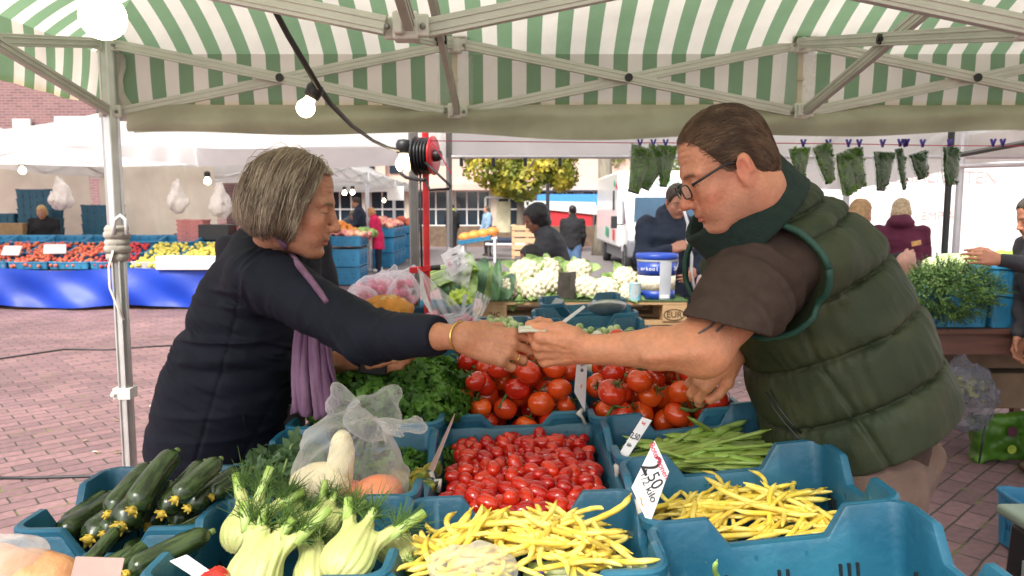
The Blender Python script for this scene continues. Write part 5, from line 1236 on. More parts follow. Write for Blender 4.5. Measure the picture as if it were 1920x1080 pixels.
# blue table skirt
M_tarp = pm('blue tarpaulin', (.004, .038, .36), .42, .2, 2., .45, 5., spec=.35)
m = MB()
def skirt(u, v):
    x = -10.2 + 5.85 * u; return (x, 11.2 - .10 * v + .05 * math.sin(x * 2.6 + v * 3.1) * v + .035 * math.sin(x * 6.3 - v * 5) * (.3 + v), .60 - .55 * v + .02 * math.sin(x * 3))
m.grid(skirt, 110, 14); m.grid(lambda u, v: (-4.35 + .03 * math.sin(u * 9), 11.2 + 1.9 * u, .60 - .55 * v), 20, 8); tag(m.build('table_skirt', M_tarp, smooth=True), 'shiny blue tarpaulin skirt around the long fruit table on the left', 'tarpaulin')
table('fruit_table', 'long table under the blue tarpaulin at the left', -10.1, -4.4, 11.25, 13.1, .58, mat=M_wood)
# crates of fruit on it
bigc = {}
def bcrate(loc, size, label, mat=M_blue, rot=(0, 0, 0), group='blue crates on the other stalls'):
    k = (size, mat.name)
    if k not in bigc: bigc[k] = crate_mesh(*size, rise=.006, rl=.06); bigc[k].materials[0] = mat
    o = bpy.data.objects.new('produce_crate', bigc[k]); COL.objects.link(o); o.location = loc; o.rotation_euler = rot; return tag(o, label, 'crate', group)
M_straw = pm('strawberry', (.60, .022, .03), .4, .3, 30., col2=(.40, .015, .02)); M_peach = pm('peach', (.70, .20, .08), .5, .3, 12., col2=(.62, .07, .05)); M_yel = pm('yellow fruit', (.72, .60, .10), .45, .3, 14.); M_grape = pm('dark fruit', (.10, .02, .03), .35, .4, 16., col2=(.30, .05, .05)); M_pink = pm('pink fruit', (.80, .22, .26), .45, .3, 12., col2=(.85, .45, .25))
M_orange = pm('orange fruit', (.85, .27, .03), .45, .2, 20., rnd=.1)
def fruit_heap(name, label, c, size, r, n, mat, cat, dome=.06, sx=1., rot=0., seed=0):
    g = np.random.default_rng(seed + int(abs(c[0]) * 100)); m = MB()
    for i in range(n):
        x, y = g.uniform(-.5, .5) * size[0], g.uniform(-.5, .5) * size[1]; z = dome * (1 - (2 * x / size[0]) ** 2) * (1 - (2 * y / size[1]) ** 2) + g.uniform(-.4, .5) * r + rot * y
        m.ell((c[0] + x, c[1] + y, c[2] + z), (r * g.uniform(.8, 1.15), r * g.uniform(.8, 1.1), r * g.uniform(.8, 1.05)), None, 8, 6)
    return tag(m.build(name, mat, smooth=True), label, cat, kind='stuff')
for i in range(9):
    x = -9.8 + i * .62; lab = ['strawberries', 'strawberries', 'pink berries', 'small peaches', 'peaches', 'red fruit', 'red fruit', 'pale fruit', 'yellow fruit'][i]
    bcrate((x, 11.45, .60), (.60, .40, .11), 'low blue fruit crate in the front row of the left table holding ' + lab if i % 1 == 0 else '', mat=M_blue if i < 7 else M_white)
    bcrate((x, 11.90, .76), (.60, .40, .11), 'low blue fruit crate in the middle row of the left table', rot=(R(14), 0, 0)); bcrate((x, 12.36, .92), (.60, .40, .11), 'low blue fruit crate in the back row of the left table', rot=(R(14), 0, 0))
for i in range(9):
    x = -9.8 + i * .62; mt = [M_straw, M_straw, M_straw, M_peach, M_peach, M_peach, M_straw, M_yel, M_yel][i]; nm = ['strawberries'] * 3 + ['peaches'] * 3 + ['red_berries'] + ['pears'] * 2
    fruit_heap(nm[i], 'heap of ' + nm[i].replace('_', ' ') + ' in the fruit crates of the left table', (x, 11.70, .80), (.56, .95), .030, 150, mt[0] if isinstance(mt, tuple) else mt, 'fruit', .03, rot=.33, seed=i)
fruit_heap('pears', 'yellow pears in the white box at the end of the blue table', (-4.65, 11.6, .80), (.7, .5), .04, 90, M_yel, 'fruit', .08)
fruit_heap('grapes', 'dark grapes and red fruit at the back of the fruit table', (-5.55, 12.75, 1.0), (.8, .4), .04, 90, M_grape, 'fruit', .06); fruit_heap('peaches', 'pink and orange fruit heap behind the yellow pears', (-4.75, 12.9, 1.05), (.7, .5), .05, 70, M_pink, 'fruit', .10)
M_wbox = pm('white cardboard', (.72, .70, .68), .8, .1)
for (px, w_, d), lab in (((1020 - 680, .0, 0), ''),):
    m = MB(); m.box((-4.75, 11.3, .70), (1.15, .36, .2)); tag(bevel(m.build('fruit_box', M_wbox), .01), 'white cardboard fruit box at the right end of the blue table', 'box')
for k, (px, py) in enumerate(((22, 470), (103, 467))):
    m = MB(); m.box(P(px, py, 11.5), (.30, .02, .16), Euler((R(-30), 0, R(-8 + 30 * k))).to_matrix()); tag(m.build('price_card', M_wbox), ('blank looking white price card on the strawberries at the far left', 'white price card leaning on the right side of the strawberries')[k], 'price card')
M_dteal = pm('dark crate', (.02, .10, .16), .5, .2)
for k in range(5): bcrate((-8.35, 13.3, 1.0 + k * .17), (.60, .40, .17), 'dark blue crate in the tall stack behind the strawberries', M_dteal, group='stacked crates behind the left table')
for k in range(3): bcrate((-9.0, 13.3, .92 + k * .17), (.60, .40, .17), 'dark blue crate in the short stack left of the tall one', M_dteal, group='stacked crates behind the left table')
for k in range(4): bcrate((-7.35, 13.5, .90 + k * .17), (.60, .40, .17), 'dark blue crate in the stack right of the blonde seller', M_dteal, group='stacked crates behind the left table')
for k in range(5):
    bcrate((-5.35, 12.6, .96 + k * .075), (.45, .35, .07), 'flat pink fruit tray in the small stack', pm('pink tray', (.62, .25, .24), .6), group='pink trays')
m = MB(); m.box((-8.55, 12.75, 1.12), (.62, .3, .3)); tag(bevel(m.build('cardboard_box', pm('brown board', (.30, .19, .09), .85, .15)), .01), 'brown box in front of the dark blue crate stack', 'box')
m = MB(); m.box((-4.95, 12.6, 1.12), (.5, .4, .26)); tag(bevel(m.build('cardboard_box', M_black), .01), 'black box right of the pink trays', 'box')
m = MB(); m.box((-4.3, 13.0, 1.22), (.34, .3, .34)); tag(bevel(m.build('cardboard_box', pm('brown board', (.30, .19, .09))), .01), 'brown box under the tent at the end of the blue table', 'box')
bcrate((-4.15, 13.3, 1.42), (.6, .4, .14), 'small blue crate on top of the brown box')
# hanging white bags and bulbs
M_wc = pm('white cotton', (.74, .70, .66), .9, .1, 20., .4, 40.)
for px, py, w_, lab in ((113, 362, .16, 'bundle of white bags hanging above the blonde seller'), (333, 366, .16, 'white shirt shaped bundle hanging before the cream sheet'), (413, 374, .17, 'white bundle hanging by the tent pole near the woman')):
    c = P(px, py, 12.4); f = lambda p: cap(p, c + Vector((0, 0, .24)), c - Vector((0, 0, .12)), .05, w_) + .05 * vnoise(p * A3(15, 15, 6)) + .02 * vnoise(p * A3(40, 40, 14))
    tag(sculpt('hanging_bag', f, tuple(c - Vector((.4, .4, .45))), tuple(c + Vector((.4, .4, .45))), .03, M_wc), lab, 'bag')
for px, py, d, lab in ((42, 320, 11.2, 'glowing bulb at the far left under the white tent'), (203, 326, 11.2, 'glowing bulb under the white tent beside the tent leg'), (389, 340, 11.4, 'glowing bulb under the white tent left of the woman'), (646, 362, 17, 'glowing bulb in the second tent near the dark dressed man'), (661, 361, 17, 'second of two close bulbs near the dark dressed man'), (720, 376, 22, 'glowing bulb of the third white tent')):
    bulb('light_bulb', P(px, py, d), .05, lab, 8)
# fruit stalls along the row
table('fruit_table', 'table with mixed fruit right of the face of the woman', -4.9, -3.05, 14.7, 15.9, .72)
for i, (x, y) in enumerate(((-3.28, 14.95), (-3.9, 14.95), (-4.5, 14.95), (-3.30, 15.45))):
    bcrate((x, y, .78), (.60, .48, .2), 'blue crate of fruit on the stall right of the face of the woman'); 
    for k in range(2): bcrate((x, y - .03, .02 + k * .36), (.56, .44, .34), 'deep blue crate stacked under the fruit stall')
fruit_heap('oranges', 'heap of oranges and fruit behind the profile of the woman', (-3.75, 15.5, 1.02), (1.1, .9), .06, 190, M_orange, 'fruit', .22); fruit_heap('peaches', 'pale pink fruit at the front of the fruit stall', (-3.5, 15.0, 1.0), (1.3, .5), .055, 80, M_pink, 'fruit', .05); fruit_heap('lettuce', 'green lettuce at the right end of the fruit stall', (-3.05, 15.3, 1.0), (.4, .9), .07, 40, pm('lettuce', (.20, .30, .08), .6, .4, 12.), 'lettuce', .06)
m = MB(); m.grid(lambda u, v: (-5.2 + 1.3 * u, 14.6 + .04 * math.sin(u * 14), .95 - .9 * v), 30, 6); tag(m.build('table_skirt', M_tarp, smooth=True), 'blue tarpaulin hanging behind the chin of the woman', 'tarpaulin')
for i, y in enumerate((19.6, 20.2, 20.8, 21.4, 23.4, 24.0, 24.6)):
    bcrate((-3.35, y, .80), (.60, .56, .22), 'blue crate of vegetables on the far stall behind the red coat')
    for k in range(2): bcrate((-3.35, y, .02 + k * .38), (.56, .5, .36), 'deep blue crate under the far stall behind the red coat')
fruit_heap('peppers', 'mixed coloured vegetables on the far stall behind the red coat', (-3.6, 20.5, 1.08), (.9, 2.4), .08, 120, M_pink, 'vegetables', .15); fruit_heap('peppers', 'pale vegetables on the farthest stall', (-3.6, 24, 1.05), (.9, 1.8), .08, 80, M_peach, 'vegetables', .15)
m = MB(); m.grid(lambda u, v: (-3.75 + .03 * math.sin(u * 20), 17.5 + 2. * u, .8 - .75 * v), 20, 6); tag(m.build('table_skirt', M_tarp, smooth=True), 'blue tarpaulin beside the woman in the red coat', 'tarpaulin')
m = MB(); m.box((-3.5, 22.6, 2.0), (.5, .02, .42)); tag(m.build('sign', M_wbox), 'small white sign hanging from the third tent', 'sign')
# ---------------------------------------------------------------- buildings
def brick_wall_mat(n, a, b, mo, sc=1.):
    m = bpy.data.materials.new(n); m.use_nodes = True; nt = m.node_tree; L = nt.links.new; bs = nt.nodes['Principled BSDF']; tc = _n(nt, 'TexCoord'); mp = _n(nt, 'Mapping'); mp.inputs['Rotation'].default_value = (R(90), 0, 0); L(tc.outputs['Object'], mp.inputs[0])
    br = _n(nt, 'TexBrick'); br.inputs['Scale'].default_value = sc; br.inputs['Brick Width'].default_value = .22; br.inputs['Row Height'].default_value = .07; br.inputs['Mortar Size'].default_value = .008
    for k, c in (('Color1', a), ('Color2', b), ('Mortar', mo)): br.inputs[k].default_value = (*c, 1)
    L(mp.outputs[0], br.inputs['Vector']); L(br.outputs['Color'], bs.inputs['Base Color']); bs.inputs['Roughness'].default_value = .85; return m
bb = thing('brick_building', 'purple brown brick building behind the white tents on the left', 'building', (-24, 20, 0))
m = MB(); m.box((-24, 20.5, 4.5), (33, 1.6, 9)); m.build('wall', brick_wall_mat('old brick', (.24, .115, .11), (.17, .08, .085), (.26, .20, .19)), bb)
m = MB(); m.box(P(43, 251, 19.6), (.45, .08, .75)); m.build('sign_board', M_wbox, bb)
M_pinkw = pm('pink plaster', (.60, .43, .36), .85, .10, 1.5, .15, 30.); M_conc = pm('beige concrete', (.50, .42, .33), .85, .12, 2.); M_glass = pm('dark glass', (.02, .035, .05), .08, .3, .6, spec=.8); M_wfr = pm('white frame', (.72, .72, .72), .5, .05)
sb = thing('school_building', 'pink building with a long row of white framed windows across the square', 'building', (-3, 37, 0))
m = MB(); m.box((-3, 38.2, 6.2), (19, 2, 7.4)); m.build('wall', M_pinkw, sb); m = MB(); m.box((-3, 37.6, .35), (19, 1.6, .7)); m.build('plinth', M_conc, sb); m = MB(); m.box((-3, 36.9, 2.62), (19.4, 1.2, .30)); m.build('canopy_slab', M_pinkw, sb)
for i in range(9):
    x = -11.4 + i * 2.1; m = MB(); m.box((x, 37.2, 1.6), (.30, .4, 1.8)); m.build('column', M_conc, sb)
    f = MB()
    for k in range(4): f.box((x + .2 + k * .56, 37.3, 1.6), (.06, .06, 1.8))
    for z in (.74, 1.55, 2.44): f.box((x + 1.05, 37.3, z), (1.75, .05, .07))
    w_ = f.build('window', M_wfr, sb); m = MB(); m.box((x + 1.05, 37.38, 1.6), (1.75, .03, 1.8)); m.build('pane', M_glass, w_)
for i in range(6):
    x = -11.8 + i * 1.35; m = MB(); m.box((x, 37.1, 5.5), (.42, .5, 5.4)); m.build('pilaster', M_pinkw, sb)
    m = MB(); m.box((x + .68, 37.17, 5.0), (.6, .08, 3.4)); m.build('window', M_glass, sb)
m = MB(); m.box((2.5, 31.5, .42), (17, .4, .84)); tag(m.build('low_wall', pm('brown hedge wall', (.16, .11, .075), .9, .3, 6.)), 'low brown wall in front of the school windows', 'wall')
# ---------------------------------------------------------------- trees
M_bark = pm('bark', (.16, .13, .10), .9, .3, 14., .6, 30., stretch=(1, 1, .25)); M_bark2 = pm('poplar bark', (.25, .22, .17), .9, .3, 14., .6, 30., stretch=(1, 1, .25))
def leaf_mat(n, a, b): return pm(n, a, .55, .45, 1.1, transl=.35, col2=b)
def tree(name, label, x, y, h, tr, crown, mat, n, ls, seed, bark=M_bark):
    g = np.random.default_rng(seed); t = thing(name, label, 'tree', (x, y, 0)); m = MB()
    m.tube([(x + .06 * math.sin(i), y, h * i / 6) for i in range(7)], [tr * (1.25 if i == 0 else 1 - .11 * i) for i in range(7)], 10)
    for k in range(9):
        a = g.uniform(0, 6.3); z = h * g.uniform(.35, .9); l = g.uniform(.8, 1.9); m.tube([(x, y, z), (x + math.cos(a) * l * .5, y + math.sin(a) * l * .5, z + l * .35), (x + math.cos(a) * l, y + math.sin(a) * l, z + l * .6)], [tr * .4, tr * .25, tr * .08], 6)
    m.build('trunk', bark, t, smooth=True)
    pts = []; nr = []; cl = [(A3(x, y, 0) + A3(*c[:3]), A3(*c[3:])) for c in crown]
    for k in range(n):
        c, r = cl[g.integers(len(cl))]; d = g.normal(0, 1, 3); d /= np.linalg.norm(d); q = c + d * r * (1 - .45 * g.random() ** 1.7) * (1 + .22 * vnoise((d * 2.6 + c)[None])[0]); pts.append(q); nr.append(d)
    keep = vnoise(np.array(pts) * 1.5) > -.42; pts = np.array(pts)[keep]; nr = np.array(nr)[keep]
    attach(leaf_cloud('crown', pts, nr, ls, mat, g, lobes=2), t)
tree('linden_tree', 'tree with yellowing leaves in the middle of the square', .25, 26, 5.0, .17, [(-1.1, 0, 2.95, .9, 1.1, .75), (.1, -.2, 2.55, .85, 1.0, .75), (1.0, 0, 2.95, 1.0, 1.1, .6), (1.5, 0, 2.6, .5, .6, .4), (-.5, 0, 2.35, .5, .5, .4), (0, 0, 4.1, 2.1, 1.8, 1.2), (-1.4, 0, 3.7, .9, 1, .7), (1.5, .3, 3.8, .9, 1, .7)], leaf_mat('autumn leaves', (.22, .27, .04), (.50, .42, .05)), 9000, .17, 4)
tree('linden_tree', 'green tree left of the white van, farther away', 4.1, 40, 6, .2, [(0, 0, 4.6, 1.6, 1.6, 1.5), (-1, 0, 3.4, 1.2, 1.2, .9), (1.1, 0, 3.5, 1.3, 1.2, 1.), (.2, 0, 2.6, 1.3, 1.2, .6)], leaf_mat('green leaves', (.10, .17, .03), (.22, .26, .05)), 4600, .22, 5)
tree('linden_tree', 'light green tree behind the roof of the white van', 6.4, 38, 6, .2, [(0, 0, 4.9, 1.8, 1.6, 1.3), (1.4, 0, 4.0, 1.5, 1.2, 1.1), (-1.4, 0, 4.3, 1.2, 1.2, 1.)], leaf_mat('light leaves', (.18, .24, .05), (.32, .32, .07)), 2600, .2, 6)
tree('plane_tree', 'thick grey tree trunk behind the white van', 3.05, 25, 7, .33, [(0, 0, 6.8, 2.2, 2, 1.4), (1.5, 0, 6.0, 1.5, 1.5, 1.)], leaf_mat('plane leaves', (.12, .17, .03), (.22, .24, .05)), 1500, .2, 7, M_bark2)
# ---------------------------------------------------------------- van
M_van = pm('white van paint', (.78, .78, .78), .3, .05, 2., coat=.4); M_grey = pm('grey bumper', (.13, .135, .15), .55, .1); M_rub = pm('tyre rubber', (.02, .02, .02), .85, .2)
van = thing('delivery_van', 'white box van with green and red emblems parked behind the cauliflowers', 'van', (3.75, 18.2, 0)); VX0, VX1, VY0 = 2.72, 4.78, 17.6
m = MB(); m.box(((VX0 + VX1) / 2, VY0 + 3.6, 1.52), (VX1 - VX0 + .12, 4.6, 1.92)); bevel(m.build('box_body', M_van, van), .07, 3)
m = MB(); prof = [(.0, .42), (.0, .98), (.35, 1.12), (.95, 1.86), (1.35, 1.94), (1.35, .42)]
m.prism([(VX0 + .04, VY0 + y, z) for y, z in prof], (0, 0, 0), (VX1 - VX0 - .08, 0, 0)); bevel(m.build('cab', M_van, van), .06, 3)
m = MB(); m.prism([(VX0 + .20, VY0 + .405 + .02 - .0, 1.185), (VX1 - .20, VY0 + .425, 1.185), (VX1 - .30, VY0 + .91, 1.785), (VX0 + .30, VY0 + .91, 1.785)], (0, 0, 0), (0, -.035, .03)); bevel(m.build('windscreen', pm('windscreen glass', (.025, .06, .10), .06, .35, 1.2, spec=.9), van), .01)
m = MB(); m.prism([(VX0 + .03, VY0 + .62, 1.16), (VX0 + .03, VY0 + 1.22, 1.16), (VX0 + .03, VY0 + 1.22, 1.72), (VX0 + .03, VY0 + 1.0, 1.72)], (0, 0, 0), (-.012, 0, 0)); m.build('side_window', M_glass, van)
m = MB(); m.box(((VX0 + VX1) / 2, VY0 - .02, .58), (VX1 - VX0 + .02, .16, .42)); bevel(m.build('bumper', M_grey, van), .05)
for x in (VX0 + .30, VX1 - .30): m = MB(); m.ell((x, VY0 - .0, .90), (.22, .05, .10)); m.build('headlight', pm('headlight', (.75, .70, .66), .1, .1, coat=1), van, smooth=True)
m = MB(); m.box((VX0 - .22, VY0 + .75, 1.20), (.15, .10, .30)); m.box((VX0 - .08, VY0 + .78, 1.14), (.2, .03, .03)); bevel(m.build('wing_mirror', M_black, van), .03)
for x in (VX0 + .10, VX1 - .10):
    for y in (VY0 + .55, VY0 + 4.6):
        m = MB(); m.lathe([(.24, -.11), (.33, -.09), (.34, 0), (.33, .09), (.24, .11)], 22, (x, y, .34), Matrix.Rotation(R(90), 3, 'Y')); wh = m.build('wheel', M_rub, van, smooth=True); m = MB(); m.lathe([(.001, -.09), (.14, -.10), (.22, -.112), (.235, -.10)], 18, (x, y, .34), Matrix.Rotation(R(90), 3, 'Y')); m.build('rim', M_pipe, wh, smooth=True)
m = MB(); m.box(((VX0 + VX1) / 2, VY0 + 3, .42), (VX1 - VX0 - .1, 5.2, .3)); m.build('chassis', M_grey, van)
M_red = pm('red lettering', (.65, .04, .06), .5, .1); M_grn = pm('green lettering', (.03, .32, .16), .5, .1)
m = MB(); m.prism([(VX0 - .075, VY0 + 2.1, .72), (VX0 - .075, VY0 + 1.75, .72), (VX0 - .075, VY0 + 1.75, 1.0), (VX0 - .075, VY0 + 2.1, 1.0)], (0, 0, 0), (-.004, 0, 0)); m.build('emblem', M_red, van)
m = MB(); m.prism([(VX0 - .075, VY0 + 3.6, .80), (VX0 - .075, VY0 + 3.0, .75), (VX0 - .075, VY0 + 2.9, 1.0), (VX0 - .075, VY0 + 3.5, 1.05)], (0, 0, 0), (-.004, 0, 0)); m.build('emblem', M_grn, van)
m = MB(); m.box((VX0 - .07, VY0 + 2.0, 1.75), (.02, .25, .5)); m.build('side_window', M_black, van)
for a, z in ((1.2, 2.02), (1.6, 2.1)): m = MB(); m.prism([(VX0 - .075, VY0 + a, z), (VX0 - .075, VY0 + a + .4, z + .02), (VX0 - .075, VY0 + a + .3, z + .18)], (0, 0, 0), (-.004, 0, 0)); m.build('emblem', M_red if a < 1.5 else M_grn, van)
for i, ch in enumerate('TANTA'):
    text('lettering', ch, .20, frame((3.20 + i * .24, VY0 + 1.285, 2.10 + .012 * i), (1, 0, .10), (0, 0, 1)), M_grn, van, .004)
# ---------------------------------------------------------------- things on the square
t = thing('display_table', 'slanted white table of orange pumpkins in the middle of the square', 'table', (-1.0, 22, 0)); a, b = P(862, 460, 21.8), P(932, 446, 21.8)
m = MB(); m.bar(a + Vector((0, .4, 0)), b + Vector((0, .4, 0)), 1.0, .06); bevel(m.build('table_top', M_wfr, t), .01)
for p in ((a.x + .12, 21.4, a.z), (a.x + .12, 22.5, a.z), (b.x - .06, 21.4, b.z), (b.x - .06, 22.5, b.z)): m = MB(); m.tube([p, (p[0], p[1], 0)], .035, 8); m.build('leg', M_wfr, t)
M_pump = pm('pumpkin', (.80, .26, .05), .5, .2, 10., rnd=.15); pk = []
m = MB(); vs = []
for i in range(9):
    an = math.pi * i / 8
    for j in range(20): bb_ = 2 * math.pi * j / 20; rr = .20 * math.sin(an) * (1 + .07 * abs(math.sin(bb_ * 4))); vs.append((rr * math.cos(bb_), rr * math.sin(bb_), -math.cos(an) * .15))
m.add(vs, [(i * 20 + j, i * 20 + (j + 1) % 20, (i + 1) * 20 + (j + 1) % 20, (i + 1) * 20 + j) for i in range(8) for j in range(20)]); pmk = m.build('pumpkin', M_pump, smooth=True)
sp = []
for k in range(8): q = (k % 4 + .5) / 4; c = a.lerp(b, q); sp.append((c + Vector((0, .15 + .45 * (k // 4), .20)), Euler((0, 0, k)), .9))
proto_place([pmk], sp, 'orange pumpkin lying on the slanted white table', 'pumpkins on the slanted table', 'pumpkin')
bcrate(P(890, 452, 21.6) - Vector((0, 0, .02)), (.95, .5, .10), 'shallow blue tray under the pumpkins', rot=(0, R(-9), 0))
M_plk = pm('pale wood', (.56, .36, .20), .75, .2, 5., .2, 40., stretch=(1, 10, 10)); t = thing('wooden_crate', 'slatted pale wooden crate standing on the square behind the dark haired woman', 'crate', P(988, 470, 22)); c = P(988, 452, 22)
for k in range(5): m = MB(); m.box((c.x, c.y, .22 + k * .19), (.86, .03, .14)); m.build('slat', M_plk, t)
for k in (-.40, 0, .40): m = MB(); m.box((c.x + k, c.y + .03, .58), (.09, .04, 1.0)); m.build('post', M_plk, t)
for s in (-.43, .43):
    for k in range(4): m = MB(); m.box((c.x + s, c.y + .45, .26 + k * .23), (.03, .8, .12)); m.build('slat', M_plk, t)
rs = thing('market_stall', 'red market stall with white roof edge far behind the dark haired woman', 'stall', P(1045, 430, 33))
m = MB(); A, B = P(985, 428, 33), P(1108, 388, 33); m.box(((A.x + B.x) / 2, 33, (A.z + B.z) / 2), (B.x - A.x, 1.4, B.z - A.z)); m.build('body', pm('red stall', (.62, .03, .04), .6, .15, 2.), rs); m = MB(); m.prism([(A.x - .3, 32.2, B.z), (B.x + .3, 32.2, B.z - .35), (B.x + .1, 32.2, B.z + .2), (A.x, 32.2, B.z + .26)], (0, 0, 0), (0, 1.8, 0)); m.build('roof_edge', M_wfr, rs)
m = MB(); m.box((2.9, 36, 2.0), (3.4, 1.5, .5)); tag(m.build('blue_awning', pm('blue awning', (.06, .28, .62), .6)), 'strip of blue awning above the red stall', 'awning')
m = MB(); m.box((2.4, 41, 3.0), (7, .3, 6.0)); tag(m.build('white_building', M_wfr), 'pale building glimpsed between the tree crowns', 'building')
m = MB(); m.tube([(.95, 20, 0), (.95, 20, 2.2)], .05, 8); m.lathe([(.16, 0), (.16, .05), (.06, .12)], 10, (.95, 20, 0)); tag(m.build('lamp_post', M_black), 'dark post in front of the red stall', 'post')
gf = thing('goal_frame', 'white tube frame standing behind the pumpkin table', 'frame', (0, 27, 0))
for p, q in (((-.95, 27, 0), (-.95, 27, 1.95)), ((.35, 27, 0), (.35, 27, 1.95)), ((-.95, 27, 1.95), (.35, 27, 1.95))): m = MB(); m.tube([p, q], .04, 8); m.build('tube', M_wfr, gf)
m = MB(); m.box((-.3, 26.6, 1.25), (.5, .05, 1.1)); tag(bevel(m.build('poster_board', pm('cream poster', (.66, .60, .40), .7, .2, 4.)), .02), 'cream board standing behind the pumpkin table', 'board')
bt = thing('bench', 'low grey bench with dark cushions right of the pumpkin table', 'bench', (-.2, 24, 0)); m = MB(); m.box((-.2, 24, .42), (1.3, .5, .06)); m.build('seat', M_wfr, bt); m = MB(); m.box((-.2, 24, .54), (1.1, .45, .16)); bevel(m.build('cushion', pm('navy cushion', (.02, .03, .06), .8), bt), .06, 3)
for x in (-.75, .35): m = MB(); m.box((x, 24, .2), (.06, .4, .4)); m.build('leg', M_dpipe, bt)
# ---------------------------------------------------------------- white trailer on the right
tr = thing('market_trailer', 'white market trailer with faint red lettering behind the herb bags', 'trailer', (6.5, 9.6, 0))
m = MB(); m.box((7.0, 10.2, 1.95), (8.2, 2.2, 3.1)); bevel(m.build('body', pm('white trailer', (.82, .81, .81), .45, .04, 1.), tr), .05)
M_fred = pm('faded red lettering', (.75, .38, .36), .6, .15)
text('lettering', 'SPECIALITEITEN', .215, frame((5.10, 9.095, 1.885), (1, 0, -.02), (0, 0, 1)), M_fred, tr, .003); text('lettering', 'EMPIAS', .15, frame((5.20, 9.095, 1.415), (1, 0, 0), (0, 0, 1)), M_fred, tr, .003)
for x in (5.0, 9.5): m = MB(); m.lathe([(.2, -.1), (.33, -.08), (.33, .08), (.2, .1)], 18, (x, 9.4, .33), Matrix.Rotation(R(90), 3, 'X')); m.build('wheel', M_rub, tr, smooth=True)
m = MB(); m.grid(lambda u, v: (1.95 + 2.5 * u, 6.5 + .08 * math.sin(u * 17) + .04 * math.sin(u * 31 + v * 9), 2.2 - (.42 + .12 * math.sin(u * 5)) * v), 50, 12); tag(m.build('canvas_wall', M_white, smooth=True), 'crumpled white sheet hanging behind the herb bags', 'sheet')
t = popup('grey white tent top at the upper right edge', 3.9, 7.2, 5.2, 7.6, 1.98, 2.12, 2.6, legs=False, bars=False)
for (px, d, mt, y0, y1) in ((1781, 5.2, M_black, 300, 520), (1802, 6.2, M_pipe, 250, 520), (1590, 6.6, M_pipe, 330, 480)):
    p = P(px, 300, d); m = MB(); m.tube([(p.x, p.y, 0), (p.x, p.y, 2.15)], .022 if mt is M_black else .03, 8); tag(m.build('tent_pole', mt), {1781: 'thin black pole under the rightmost herb bag', 1802: 'pale tent pole right of the black pole', 1590: 'pale pole behind the shoulder of the man'}[px], 'pole')
for a, b, lab in (((1800, 290, 5.0), (1935, 265, 4.6), 'grey bar rising to the upper right corner'), ((1795, 312, 6.0), (1940, 308, 6.0), 'pale horizontal tent bar at the right edge')):
    m = MB(); m.tube([P(*a), P(*b)], .018, 8); tag(m.build('tent_bar', M_dpipe if 'grey' in lab else M_pipe), lab, 'bar')
